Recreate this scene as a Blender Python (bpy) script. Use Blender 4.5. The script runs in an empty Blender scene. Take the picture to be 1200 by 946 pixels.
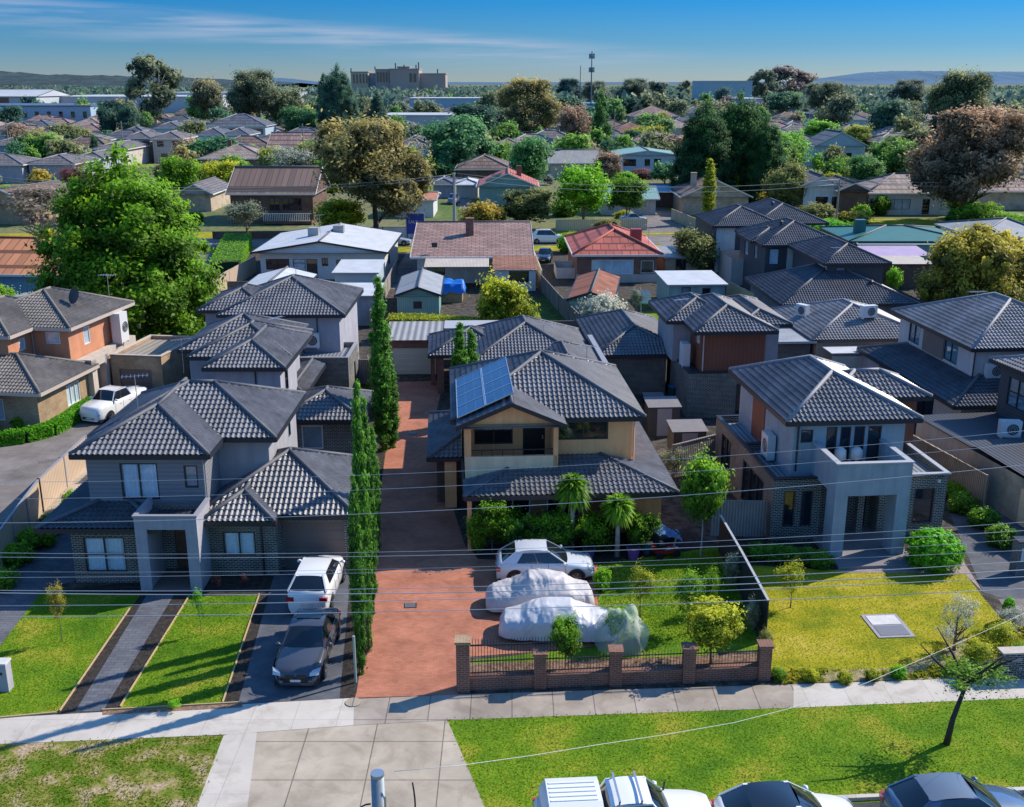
import bpy, math, random
import numpy as np
from mathutils import Vector, Matrix
random.seed(7); RNG = np.random.default_rng(7)
sc = bpy.context.scene
col = bpy.data.collections.new("suburb"); sc.collection.children.link(col)
# ------------------------------------------------------------ camera geometry
CH, CF = 21.0, 1250.0
CP = math.atan(376/1250); SN, CS = math.sin(CP), math.cos(CP)
def P(px, py, z=0.0):
    u = (px-600)/CF; v = (py-473)/CF
    t = (CH-z)/(SN+v*CS)
    return (u*t, t*(CS-v*SN))
def Zat(py, y):
    v = (py-473)/CF
    return CH-y*(SN+v*CS)/(CS-v*SN)
def PY(px, py, y):                      # point of a vertical plane at distance y
    u = (px-600)/CF; v = (py-473)/CF
    t = y/(CS-v*SN)
    return (u*t, y, CH-t*(SN+v*CS))
cam_d = bpy.data.cameras.new("camera"); cam = bpy.data.objects.new("camera", cam_d)
sc.collection.objects.link(cam); sc.camera = cam
cam_d.sensor_width = 36; cam_d.lens = 36*CF/1200; cam_d.clip_end = 30000; cam_d.clip_start = .5
cam.location = (0, 0, CH); cam.rotation_euler = (math.pi/2-CP, 0, 0)
# ------------------------------------------------------------ light
SEL, SAZ = math.radians(38), math.radians(61)
w = bpy.data.worlds.new("World"); sc.world = w; w.use_nodes = True
nt = w.node_tree; nt.nodes.clear()
def N(nt, t, **k):
    n = nt.nodes.new(t)
    for a, b in k.items(): setattr(n, a, b)
    return n
sky = N(nt, 'ShaderNodeTexSky', sky_type='NISHITA', sun_disc=False, sun_elevation=SEL, sun_rotation=SAZ)
sky.air_density = 1.0; sky.dust_density = .1; sky.ozone_density = 1.5
tc = N(nt, 'ShaderNodeTexCoord'); sx = N(nt, 'ShaderNodeSeparateXYZ'); L = nt.links.new; L(tc.outputs['Generated'], sx.inputs[0])
def MATH(op, a, b=None, c=None):
    n = N(nt, 'ShaderNodeMath', operation=op)
    for k, v in enumerate((a, b, c)):
        if v is None: continue
        if isinstance(v, (int, float)): n.inputs[k].default_value = v
        else: L(v, n.inputs[k])
    return n.outputs[0]
def RAMP(src, stops):
    r = N(nt, 'ShaderNodeValToRGB'); e = r.color_ramp.elements
    for k, (p, c) in enumerate(stops):
        q = e[k] if k < 2 else e.new(p); q.position = p; q.color = (*c, 1) if len(c) == 3 else c
    L(src, r.inputs[0]); return r.outputs[0]
grad = RAMP(sx.outputs[2], [(0, (.46, .47, .62)), (1, (1.8, 1.55, 1.25)), (.03, (.21, .37, .57)), (.07, (.06, .32, .55)), (.20, (1.0, 1.05, 1.1)), (.45, (1.8, 1.55, 1.25))])  # low stops tint the visible sky; unseen upper sky brightened as fill light
hs = N(nt, 'ShaderNodeHueSaturation'); hs.inputs['Saturation'].default_value = 1.25; hs.inputs['Value'].default_value = .9
tint = N(nt, 'ShaderNodeMix', data_type='RGBA', blend_type='MULTIPLY'); tint.inputs[0].default_value = 1; tint.inputs[7].default_value = (.62, .86, 1.2, 1)
t2_ = N(nt, 'ShaderNodeMix', data_type='RGBA', blend_type='MULTIPLY'); t2_.inputs[0].default_value = 1
mp = N(nt, 'ShaderNodeMapping'); mp.inputs['Scale'].default_value = (3.2, 1.0, 60); mp.inputs['Rotation'].default_value = (0, math.radians(4), 0)
nz = N(nt, 'ShaderNodeTexNoise'); nz.inputs['Scale'].default_value = 2.0; nz.inputs['Detail'].default_value = 8; nz.inputs['Roughness'].default_value = .55
L(tc.outputs['Generated'], mp.inputs[0]); L(mp.outputs[0], nz.inputs[0])
sl = MATH('MULTIPLY_ADD', sx.outputs[0], .07, sx.outputs[2]); sl = MATH('MULTIPLY_ADD', nz.outputs[0], .014, sl)
band = RAMP(MATH('MULTIPLY', MATH('SUBTRACT', sl, .0), 10), [(0, (0, 0, 0)), (1, (0, 0, 0)), (.16, (.02, .02, .02)), (.40, (.85, .85, .85)), (.49, (.0, .0, .0)), (.62, (0, 0, 0))])
side = RAMP(MATH('ADD', sx.outputs[0], .5), [(0, (1, 1, 1)), (1, (.0, .0, .0)), (.5, (1, 1, 1)), (.68, (.05, .05, .05))])
wisp = RAMP(nz.outputs[0], [(0, (.35, .35, .35)), (1, (1, 1, 1)), (.40, (.12, .12, .12)), (.64, (1, 1, 1))])
fac = MATH('MULTIPLY', MATH('MULTIPLY', band, side), wisp)
mx = N(nt, 'ShaderNodeMix', data_type='RGBA'); mx.inputs[7].default_value = (2.7, 3.2, 4.2, 1)
bg = N(nt, 'ShaderNodeBackground'); bg.inputs['Strength'].default_value = .165
out = N(nt, 'ShaderNodeOutputWorld')
L(sky.outputs[0], hs.inputs['Color']); L(hs.outputs[0], tint.inputs[6]); L(tint.outputs[2], t2_.inputs[6]); L(grad, t2_.inputs[7]); L(t2_.outputs[2], mx.inputs[6]); L(fac, mx.inputs[0])
L(mx.outputs[2], bg.inputs[0]); L(bg.outputs[0], out.inputs[0])
sd = bpy.data.lights.new("sun", 'SUN'); sd.energy = 4.6; sd.angle = math.radians(.5); sd.color = (1, .92, .79)
so = bpy.data.objects.new("sun", sd); sc.collection.objects.link(so)
sv = Vector((math.sin(SAZ)*math.cos(SEL), math.cos(SAZ)*math.cos(SEL), math.sin(SEL)))
sd.energy = 5.9; so.rotation_euler = sv.to_track_quat('Z', 'Y').to_euler()
sc.view_settings.view_transform = 'Standard'; sc.view_settings.look = 'None'; sc.view_settings.exposure = 0
try:
    sc.cycles.max_bounces = 6; sc.cycles.transparent_max_bounces = 8; sc.cycles.use_denoising = True
except Exception: pass
# ------------------------------------------------------------ materials
def newmat(name):
    m = bpy.data.materials.new(name); m.use_nodes = True
    nt = m.node_tree; b = nt.nodes['Principled BSDF']
    return m, nt, b
def C4(c, k=1): return (c[0]*k, c[1]*k, c[2]*k, 1)
def varied(nt, c, var, scale, coord='Object', detail=5):
    tc = N(nt, 'ShaderNodeTexCoord'); nz = N(nt, 'ShaderNodeTexNoise'); nz.inputs['Scale'].default_value = scale
    nz.inputs['Detail'].default_value = detail; nz.inputs['Roughness'].default_value = .6
    nt.links.new(tc.outputs[coord], nz.inputs[0])
    r = N(nt, 'ShaderNodeValToRGB'); r.color_ramp.elements[0].position = .3; r.color_ramp.elements[1].position = .7
    r.color_ramp.elements[0].color = C4(c, 1-var); r.color_ramp.elements[1].color = C4(c, 1+var)
    nt.links.new(nz.outputs[0], r.inputs[0])
    return tc, nz, r
def mul(nt, a, b, f=1.0, mode='MULTIPLY'):
    m = N(nt, 'ShaderNodeMix', data_type='RGBA', blend_type=mode); m.inputs[0].default_value = f
    nt.links.new(a, m.inputs[6]); nt.links.new(b, m.inputs[7]); return m.outputs[2]
def bumpit(nt, b, h, strength=.5, dist=.02):
    bp = N(nt, 'ShaderNodeBump'); bp.inputs['Strength'].default_value = strength; bp.inputs['Distance'].default_value = dist
    nt.links.new(h, bp.inputs['Height']); nt.links.new(bp.outputs[0], b.inputs['Normal'])
MC = {}
def mat(name, c, rough=.8, var=.12, scale=2.0, metal=0, bump=0, spec=.4, coat=0):
    if name in MC: return MC[name]
    m, nt, b = newmat(name); tc, nz, r = varied(nt, c, var, scale)
    n2 = N(nt, 'ShaderNodeTexNoise'); n2.inputs['Scale'].default_value = scale*9; n2.inputs['Detail'].default_value = 3
    nt.links.new(tc.outputs['Object'], n2.inputs[0])
    r2 = N(nt, 'ShaderNodeMapRange'); r2.inputs['To Min'].default_value = 1-var*.8; r2.inputs['To Max'].default_value = 1+var*.8
    nt.links.new(n2.outputs[0], r2.inputs[0])
    o = mul(nt, r.outputs[0], r2.outputs[0])
    nt.links.new(o, b.inputs['Base Color'])
    b.inputs['Roughness'].default_value = rough; b.inputs['Metallic'].default_value = metal
    b.inputs['Specular IOR Level'].default_value = spec; b.inputs['Coat Weight'].default_value = coat
    if coat: b.inputs['Coat Roughness'].default_value = .04
    if bump: bumpit(nt, b, n2.outputs[0], bump, .03)
    if name.startswith('render'):          # rain streaks running down painted render
        mpp = N(nt, 'ShaderNodeMapping'); mpp.inputs['Scale'].default_value = (2.2, 2.2, .22); n3 = N(nt, 'ShaderNodeTexNoise'); n3.inputs['Scale'].default_value = 1.6; n3.inputs['Detail'].default_value = 6
        nt.links.new(tc.outputs['Object'], mpp.inputs[0]); nt.links.new(mpp.outputs[0], n3.inputs[0]); r3 = N(nt, 'ShaderNodeMapRange'); r3.inputs['From Min'].default_value = .35; r3.inputs['From Max'].default_value = .65; r3.inputs['To Min'].default_value = .92; r3.inputs['To Max'].default_value = 1.06
        nt.links.new(n3.outputs[0], r3.inputs[0]); nt.links.new(mul(nt, o, r3.outputs[0]), b.inputs['Base Color'])
    MC[name] = m; return m
def brick(name, c1, c2, mortar, bw=.24, rh=.086, ms=.012, off=.5, rough=.85, bump=.5, var=.25):
    if name in MC: return MC[name]
    m, nt, b = newmat(name)
    tc, nz, r = varied(nt, (1, 1, 1), var, .6, 'UV')
    br = N(nt, 'ShaderNodeTexBrick'); br.offset = off
    br.inputs['Color1'].default_value = C4(c1); br.inputs['Color2'].default_value = C4(c2); br.inputs['Mortar'].default_value = C4(mortar)
    br.inputs['Scale'].default_value = 1; br.inputs['Brick Width'].default_value = bw; br.inputs['Row Height'].default_value = rh
    br.inputs['Mortar Size'].default_value = ms; br.inputs['Bias'].default_value = 0
    nt.links.new(tc.outputs['UV'], br.inputs[0])
    n4 = N(nt, 'ShaderNodeTexNoise'); n4.inputs['Scale'].default_value = .9; n4.inputs['Detail'].default_value = 10; n4.inputs['Roughness'].default_value = .68; n4.inputs['Distortion'].default_value = .6
    nt.links.new(tc.outputs['UV'], n4.inputs[0]); r4 = N(nt, 'ShaderNodeValToRGB'); r4.color_ramp.elements[0].position = .36; r4.color_ramp.elements[0].color = (.80, .78, .76, 1); r4.color_ramp.elements[1].position = .52; r4.color_ramp.elements[1].color = (1, 1, 1, 1)
    nt.links.new(n4.outputs[0], r4.inputs[0])
    nt.links.new(mul(nt, mul(nt, br.outputs[0], r.outputs[0]), r4.outputs[0]), b.inputs['Base Color'])
    b.inputs['Roughness'].default_value = rough; b.inputs['Specular IOR Level'].default_value = .3
    bumpit(nt, b, br.outputs[1], -bump, .015)
    MC[name] = m; return m
def striped(name, c, period, axis='X', rough=.6, bump=.6, dark=.8, var=.15, metal=0, prof='SIN', dist=.03):
    """UV-based ribs: corrugated iron, weatherboard, palings"""
    if name in MC: return MC[name]
    m, nt, b = newmat(name); tc, nz, r = varied(nt, c, var, .7, 'UV')
    wv = N(nt, 'ShaderNodeTexWave', wave_type='BANDS', bands_direction=axis, wave_profile=prof)
    wv.inputs['Scale'].default_value = (math.pi*2/20)/period; wv.inputs['Distortion'].default_value = 0
    nt.links.new(tc.outputs['UV'], wv.inputs[0])
    mr = N(nt, 'ShaderNodeMapRange'); mr.inputs['To Min'].default_value = dark; mr.inputs['To Max'].default_value = 1.05
    nt.links.new(wv.outputs['Fac'], mr.inputs[0])
    nt.links.new(mul(nt, r.outputs[0], mr.outputs[0]), b.inputs['Base Color'])
    b.inputs['Roughness'].default_value = rough; b.inputs['Metallic'].default_value = metal
    bumpit(nt, b, wv.outputs['Fac'], bump, dist)
    MC[name] = m; return m
def tilefar(name, c, var=.25, rough=.75):
    """roof tiles for far roofs: rolls and courses from UV"""
    if name in MC: return MC[name]
    m, nt, b = newmat(name)
    br = N(nt, 'ShaderNodeTexBrick'); br.offset = 0
    br.inputs['Color1'].default_value = C4(c, .8); br.inputs['Color2'].default_value = C4(c, 1.2); br.inputs['Mortar'].default_value = C4(c, .35)
    br.inputs['Scale'].default_value = 1; br.inputs['Brick Width'].default_value = .9; br.offset = .5; br.inputs['Row Height'].default_value = .36; br.inputs['Mortar Size'].default_value = .045
    tc, nz, r = varied(nt, (1, 1, 1), var, .35, 'UV')
    nt.links.new(tc.outputs['UV'], br.inputs[0])
    nt.links.new(mul(nt, br.outputs[0], r.outputs[0]), b.inputs['Base Color'])
    b.inputs['Roughness'].default_value = rough
    bumpit(nt, b, br.outputs[1], -.8, .04)
    MC[name] = m; return m
def tilenear(name, c, rough=.45):
    if name in MC: return MC[name]
    m, nt, b = newmat(name); tc, nz, r = varied(nt, c, .3, .5)
    n2 = N(nt, 'ShaderNodeTexWhiteNoise', noise_dimensions='2D'); sn = N(nt, 'ShaderNodeVectorMath', operation='SNAP')
    sn.inputs[1].default_value = (.235, .33, 1); nt.links.new(tc.outputs['UV'], sn.inputs[0]); nt.links.new(sn.outputs[0], n2.inputs[0])
    r2 = N(nt, 'ShaderNodeMapRange'); r2.inputs['To Min'].default_value = .78; r2.inputs['To Max'].default_value = 1.22
    nt.links.new(n2.outputs[0], r2.inputs[0])
    nt.links.new(mul(nt, r.outputs[0], r2.outputs[0]), b.inputs['Base Color'])
    b.inputs['Roughness'].default_value = rough; b.inputs['Specular IOR Level'].default_value = .5
    MC[name] = m; return m
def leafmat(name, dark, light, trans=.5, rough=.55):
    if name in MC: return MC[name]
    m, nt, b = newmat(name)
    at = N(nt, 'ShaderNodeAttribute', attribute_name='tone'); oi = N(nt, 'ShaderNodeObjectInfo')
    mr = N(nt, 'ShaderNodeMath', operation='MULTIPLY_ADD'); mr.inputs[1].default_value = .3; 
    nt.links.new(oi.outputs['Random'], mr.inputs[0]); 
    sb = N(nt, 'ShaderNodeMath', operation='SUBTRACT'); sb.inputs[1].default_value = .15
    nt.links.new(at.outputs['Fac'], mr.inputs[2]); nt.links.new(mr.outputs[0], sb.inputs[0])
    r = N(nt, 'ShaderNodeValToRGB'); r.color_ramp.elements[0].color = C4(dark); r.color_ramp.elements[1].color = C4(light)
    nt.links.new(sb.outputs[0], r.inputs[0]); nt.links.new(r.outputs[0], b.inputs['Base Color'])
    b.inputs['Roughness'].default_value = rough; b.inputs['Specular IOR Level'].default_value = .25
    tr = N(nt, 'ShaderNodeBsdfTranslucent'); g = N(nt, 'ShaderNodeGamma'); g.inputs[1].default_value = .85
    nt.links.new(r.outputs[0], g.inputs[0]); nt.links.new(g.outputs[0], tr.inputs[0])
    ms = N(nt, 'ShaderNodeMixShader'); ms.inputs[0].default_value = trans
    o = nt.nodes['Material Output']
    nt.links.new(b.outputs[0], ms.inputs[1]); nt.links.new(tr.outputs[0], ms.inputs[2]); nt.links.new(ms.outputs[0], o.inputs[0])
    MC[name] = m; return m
def ground2(name, c1, c2, s1=.6, s2=9, rough=.95, bump=.6, pos=(.4, .62), c3=None):
    if name in MC: return MC[name]
    m, nt, b = newmat(name)
    tc = N(nt, 'ShaderNodeTexCoord'); a = N(nt, 'ShaderNodeTexNoise'); a.inputs['Scale'].default_value = s1; a.inputs['Detail'].default_value = 9; a.inputs['Roughness'].default_value = .62
    nt.links.new(tc.outputs['Object'], a.inputs[0])
    r = N(nt, 'ShaderNodeValToRGB'); r.color_ramp.elements[0].position = pos[0]; r.color_ramp.elements[1].position = pos[1]
    r.color_ramp.elements[0].color = C4(c1); r.color_ramp.elements[1].color = C4(c2)
    if c3:
        e = r.color_ramp.elements.new((pos[0]+pos[1])/2); e.color = C4(c3)
    nt.links.new(a.outputs[0], r.inputs[0])
    n2 = N(nt, 'ShaderNodeTexNoise'); n2.inputs['Scale'].default_value = s2; n2.inputs['Detail'].default_value = 4; nt.links.new(tc.outputs['Object'], n2.inputs[0])
    r2 = N(nt, 'ShaderNodeMapRange'); r2.inputs['From Min'].default_value = .3; r2.inputs['From Max'].default_value = .7
    r2.inputs['To Min'].default_value = .65; r2.inputs['To Max'].default_value = 1.3
    nt.links.new(n2.outputs[0], r2.inputs[0]); nt.links.new(mul(nt, r.outputs[0], r2.outputs[0]), b.inputs['Base Color'])
    b.inputs['Roughness'].default_value = rough; b.inputs['Specular IOR Level'].default_value = .15
    if bump: bumpit(nt, b, n2.outputs[0], bump, .06)
    MC[name] = m; return m
def glassmat(name, tint=(.75, .85, .9), refl=.28):
    if name in MC: return MC[name]
    m, nt, b = newmat(name); nt.nodes.remove(b)
    t = N(nt, 'ShaderNodeBsdfTransparent'); t.inputs[0].default_value = C4(tint)
    g = N(nt, 'ShaderNodeBsdfGlossy'); g.inputs['Roughness'].default_value = .02
    fr = N(nt, 'ShaderNodeFresnel'); fr.inputs[0].default_value = 1.5
    ad = N(nt, 'ShaderNodeMath', operation='ADD'); ad.inputs[1].default_value = refl; ad.use_clamp = True
    ms = N(nt, 'ShaderNodeMixShader'); o = nt.nodes['Material Output']
    nt.links.new(fr.outputs[0], ad.inputs[0]); nt.links.new(ad.outputs[0], ms.inputs[0])
    nt.links.new(t.outputs[0], ms.inputs[1]); nt.links.new(g.outputs[0], ms.inputs[2]); nt.links.new(ms.outputs[0], o.inputs[0])
    MC[name] = m; return m
def plain(name, c, rough=.5, metal=0, coat=0, spec=.5):
    if name in MC: return MC[name]
    m, nt, b = newmat(name); b.inputs['Base Color'].default_value = C4(c); b.inputs['Roughness'].default_value = rough
    b.inputs['Metallic'].default_value = metal; b.inputs['Coat Weight'].default_value = coat; b.inputs['Specular IOR Level'].default_value = spec
    MC[name] = m; return m
# ------------------------------------------------------------ mesh builder
class MB:
    def __init__(s): s.v = []; s.f = []; s.blocks = []
    def poly(s, pts):
        n = len(s.v); s.v += [tuple(p) if len(p) == 3 else (p[0], p[1], 0) for p in pts]; s.f.append(tuple(range(n, n+len(pts)))); return s
    def box(s, x0, x1, y0, y1, z0, z1):
        n = len(s.v)
        s.v += [(x0, y0, z0), (x1, y0, z0), (x1, y1, z0), (x0, y1, z0), (x0, y0, z1), (x1, y0, z1), (x1, y1, z1), (x0, y1, z1)]
        s.f += [tuple(n+i for i in q) for q in ((0, 3, 2, 1), (4, 5, 6, 7), (0, 1, 5, 4), (1, 2, 6, 5), (2, 3, 7, 6), (3, 0, 4, 7))]; return s
    def bar(s, a, b, w, h, up=(0, 0, 1)):
        """rectangular bar from a to b: w sideways, h along up"""
        a = Vector(a); b = Vector(b); d = (b-a).normalized(); u = Vector(up); sd = d.cross(u)
        if sd.length < 1e-4: sd = d.cross(Vector((1, 0, 0)))
        sd.normalize(); u = sd.cross(d).normalized(); n = len(s.v)
        for p in (a, b):
            for i, j in ((-1, -1), (1, -1), (1, 1), (-1, 1)): s.v.append(tuple(p+sd*w/2*i+u*h/2*j))
        s.f += [tuple(n+i for i in q) for q in ((3, 2, 1, 0), (4, 5, 6, 7), (0, 1, 5, 4), (1, 2, 6, 5), (2, 3, 7, 6), (3, 0, 4, 7))]; return s
    def tube(s, pts, rad, n=7, cap=True):
        pts = [Vector(p) for p in pts]; rads = rad if isinstance(rad, (list, tuple)) else [rad]*len(pts)
        base = len(s.v); ref = Vector((.13, .97, .21))
        for i, p in enumerate(pts):
            d = (pts[min(i+1, len(pts)-1)]-pts[max(i-1, 0)]).normalized()
            a = d.cross(ref)
            if a.length < .05: a = d.cross(Vector((1, 0, 0)))
            a.normalize(); b = d.cross(a)
            for k in range(n):
                t = 2*math.pi*k/n; s.v.append(tuple(p+(a*math.cos(t)+b*math.sin(t))*rads[i]))
        for i in range(len(pts)-1):
            for k in range(n):
                a0 = base+i*n+k; a1 = base+i*n+(k+1) % n; s.f.append((a0, a1, a1+n, a0+n))
        if cap:
            s.f.append(tuple(base+k for k in reversed(range(n)))); e = base+(len(pts)-1)*n; s.f.append(tuple(e+k for k in range(n)))
        return s
    def grid(s, V, F):
        n = len(s.v); s.v += V; s.f += [tuple(n+i for i in q) for q in F]; return s
    def build(s, name, m, parent=None, smooth=False, tone=None, loc=None):
        me = bpy.data.meshes.new(name); me.from_pydata(s.v, [], s.f)
        nl = len(me.loops)
        if nl:
            co = np.empty(len(me.vertices)*3, np.float32); me.vertices.foreach_get('co', co); co = co.reshape(-1, 3)
            li = np.empty(nl, np.int32); me.loops.foreach_get('vertex_index', li)
            pn = np.empty(len(me.polygons)*3, np.float32); me.polygons.foreach_get('normal', pn); pn = pn.reshape(-1, 3)
            lt = np.empty(len(me.polygons), np.int32); me.polygons.foreach_get('loop_total', lt)
            nn = np.repeat(pn, lt, axis=0); p = co[li]
            h = np.hypot(nn[:, 0], nn[:, 1]); flat = h < .12
            tx = np.where(flat, 1, -nn[:, 1]/np.maximum(h, 1e-6)); ty = np.where(flat, 0, nn[:, 0]/np.maximum(h, 1e-6))
            bx = np.where(flat, 0, -nn[:, 2]*ty); by = np.where(flat, 1, nn[:, 2]*tx); bz = np.where(flat, 0, nn[:, 0]*ty-nn[:, 1]*tx)
            u = p[:, 0]*tx+p[:, 1]*ty; v = np.where(flat, p[:, 1], p[:, 0]*bx+p[:, 1]*by-p[:, 2]*bz)
            uv = me.uv_layers.new(name='UVMap'); uv.data.foreach_set('uv', np.stack([u, np.abs(v)], 1).astype(np.float32).ravel())
        if smooth: me.polygons.foreach_set('use_smooth', [True]*len(me.polygons))
        me.materials.append(m)
        return link(name, me, parent, loc)
def link(name, me, parent=None, loc=None):
    o = bpy.data.objects.new(name, me); col.objects.link(o)
    if parent: o.parent = parent
    if loc: o.location = loc
    return o
def tag(o, label=None, cat=None, group=None, kind=None):
    if label: o['label'] = label
    if cat: o['category'] = cat
    if group: o['group'] = group
    if kind: o['kind'] = kind
    return o
def thing(name, label, cat, loc=(0, 0, 0), rz=0, group=None):
    o = bpy.data.objects.new(name, None); col.objects.link(o); o.location = loc if len(loc) == 3 else (loc[0], loc[1], 0)
    o.rotation_euler = (0, 0, rz); o.empty_display_size = .1
    return tag(o, label, cat, group)
def copytree(o, parent=None):
    c = o.copy(); col.objects.link(c); c.parent = parent
    for ch in list(o.children): copytree(ch, c)
    return c
def struct(name, mb, m, z=None):
    o = mb.build(name, m); o['kind'] = 'structure'; return o
def pxpoly(pts, z=0.0): return [(*P(a, b, z), z) for a, b in pts]
# ------------------------------------------------------------ roof tile planes
def tileplane(mb, poly, course=.33, pitch=.235, amp=.055, lip=.04, seg=6):
    """poly: planar convex, first edge = eave (left to right seen from outside)"""
    p = [Vector(q) for q in poly]; u = (p[1]-p[0]).normalized()
    n = (p[1]-p[0]).cross(p[-1]-p[0]).normalized()
    if n.z < 0: n = -n
    v = n.cross(u).normalized()
    if v.z < 0: v = -v
    Q = [((q-p[0]).dot(u), (q-p[0]).dot(v)) for q in p]
    vmax = max(q[1] for q in Q)
    def ext(t):
        xs = []
        for i in range(len(Q)):
            (a, b), (c, d) = Q[i], Q[(i+1) % len(Q)]
            if abs(b-d) < 1e-6:
                if abs(b-t) < 1e-4: xs += [a, c]
            elif min(b, d)-1e-5 <= t <= max(b, d)+1e-5: xs.append(a+(c-a)*(t-b)/(d-b))
        return (min(xs), max(xs)) if xs else (0, 0)
    umin, umax = min(q[0] for q in Q), max(q[0] for q in Q)
    k0, k1 = math.floor(umin/(pitch/seg)), math.ceil(umax/(pitch/seg))
    us = np.arange(k0, k1+1)*(pitch/seg); ph = np.mod(np.arange(k0, k1+1), seg)
    prof = np.array([0, .55, 1, .55, 0, -.12])[ph]*amp
    rows = []; t = 0
    while t < vmax-.02:
        t2 = min(t+course, vmax); rows.append((t, lip)); rows.append((t2-1e-3 if t2 < vmax else vmax, 0.0)); t = t2
    V = []; K = len(us)
    for t, h in rows:
        a, b = ext(min(t, vmax)); uu = np.clip(us, a, b); hh = np.where((us <= a) | (us >= b), 0, prof)+h
        pts = np.array(p[0])[None]+uu[:, None]*np.array(u)[None]+t*np.array(v)[None]+hh[:, None]*np.array(n)[None]
        V.append((pts, uu))
    n0 = len(mb.v); F = []
    for pts, _ in V: mb.v += [tuple(x) for x in pts.tolist()]
    for i in range(len(V)-1):
        ua, ub = V[i][1], V[i+1][1]
        ok = ((ua[1:]-ua[:-1]) > 1e-5) | ((ub[1:]-ub[:-1]) > 1e-5)
        for k in np.nonzero(ok)[0].tolist():
            a = n0+i*K+k; b = a+K
            if ua[k+1]-ua[k] < 1e-5: F.append((a, b+1, b))
            elif ub[k+1]-ub[k] < 1e-5: F.append((a, a+1, b))
            else: F.append((a, a+1, b+1, b))
    mb.f += F
GLASS = None
class House:
    def __init__(s, name, label, cat, O=(0, 0), rz=0, group=None, frame=None):
        s.root = thing(name, label, cat, O, rz, group); s.walls = {}; s.frame = frame or M['frame_dark']
    def W(s, m): return s.walls.setdefault(m.name, (m, MB()))[1]
    def wall(s, a, b, z0, z1, m, ops=(), th=.14):
        """vertical wall a->b (outside on the right hand), ops=(s0,s1,h0,h1,kind,nv,nh)"""
        a = Vector((a[0], a[1], 0)); b = Vector((b[0], b[1], 0)); L_ = (b-a).length; d = (b-a)/L_; nrm = Vector((d.y, -d.x, 0))
        us = sorted({0, L_, *[round(x, 4) for o in ops for x in o[:2]]}); zs = sorted({z0, z1, *[round(x, 4) for o in ops for x in o[2:4]]})
        mb = s.W(m)
        for i in range(len(us)-1):
            for j in range(len(zs)-1):
                cu, cz = (us[i]+us[i+1])/2, (zs[j]+zs[j+1])/2
                if any(o[0] < cu < o[1] and o[2] < cz < o[3] for o in ops): continue
                mb.poly([a+d*us[i]+Vector((0, 0, zs[j])), a+d*us[i+1]+Vector((0, 0, zs[j])), a+d*us[i+1]+Vector((0, 0, zs[j+1])), a+d*us[i]+Vector((0, 0, zs[j+1]))])
        for o in ops:
            q = lambda u, z, t=0: a+d*u-nrm*t+Vector((0, 0, z))
            u0, u1, h0, h1 = o[:4]
            mb.poly([q(u0, h0), q(u0, h0, th), q(u0, h1, th), q(u0, h1)]); mb.poly([q(u1, h0, th), q(u1, h0), q(u1, h1), q(u1, h1, th)])
            mb.poly([q(u0, h0, th), q(u0, h0), q(u1, h0), q(u1, h0, th)]); mb.poly([q(u0, h1), q(u0, h1, th), q(u1, h1, th), q(u1, h1)])
            s.opening(q, o)
    def opening(s, q, o):
        u0, u1, h0, h1, kind = o[:5]; nv = o[5] if len(o) > 5 else 1; nh = o[6] if len(o) > 6 else 1
        if kind == 'open': return
        if kind == 'garage':
            g = MB(); n = 5; hh = (h1-h0)/n
            for i in range(n):
                g.poly([q(u0, h0+hh*i, .10), q(u1, h0+hh*i, .10), q(u1, h0+hh*(i+1)-.03, .085), q(u0, h0+hh*(i+1)-.03, .085)])
                g.poly([q(u0, h0+hh*(i+1)-.03, .085), q(u1, h0+hh*(i+1)-.03, .085), q(u1, h0+hh*(i+1), .10), q(u0, h0+hh*(i+1), .10)])
            g.build('garage_door', o[7] if len(o) > 7 else M['garage'], s.root); return
        if kind == 'door':
            g = MB(); g.poly([q(u0, h0, .08), q(u1, h0, .08), q(u1, h1, .08), q(u0, h1, .08)])
            for i in range(1, 6):
                uu = u0+(u1-u0)*i/6; g.bar(q(uu, h0+.1, .075), q(uu, h1-.1, .075), .02, .02)
            d = g.build('door', o[7] if len(o) > 7 else M['door_wood'], s.root)
            MB().bar(q(u1-.12, h0+.95, .04), q(u1-.12, h0+1.15, .04), .03, .05, (1, 0, 0)).build('handle', M['metal'], d); return
        f = MB(); t = .06
        def fb(a, b): f.bar(a, b, t, t)
        for uu in [u0+t/2]+[u0+(u1-u0)*k/nv for k in range(1, nv)]+[u1-t/2]: f.bar(q(uu, h0, .05), q(uu, h1, .05), t, .07, tuple((q(0, 0, 1)-q(0, 0, 0))))
        for hh in [h0+t/2]+[h0+(h1-h0)*k/nh for k in range(1, nh)]+[h1-t/2]: fb(q(u0, hh, .05), q(u1, hh, .05))
        w_ = f.build('window', s.frame if len(o) < 8 or o[7] is None else o[7], s.root)
        if kind == 'c':
            MB().poly([q(u0, h0, .08), q(u1, h0, .08), q(u1, h1, .08), q(u0, h1, .08)]).build('pane', M['glass'], w_)
            c = MB(); n = int((u1-u0)/.035); Vv = []
            for k in range(n+1):
                uu = u0+(u1-u0)*k/n; dd = .15+.045*math.sin(k*.9+math.sin(k*.31)*2)
                Vv += [tuple(q(uu, h0, dd)), tuple(q(uu, h1, dd))]
            gap = (u0+(u1-u0)*.47, u0+(u1-u0)*.53)
            c.grid(Vv, [(2*k, 2*k+2, 2*k+3, 2*k+1) for k in range(n)]); c.build('curtain', M['curtain'], w_, True)
        else:
            MB().poly([q(u0, h0, .08), q(u1, h0, .08), q(u1, h1, .08), q(u0, h1, .08)]).build('pane', M['pane_'+kind] if 'pane_'+kind in M else M['pane_d'], w_)
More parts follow.
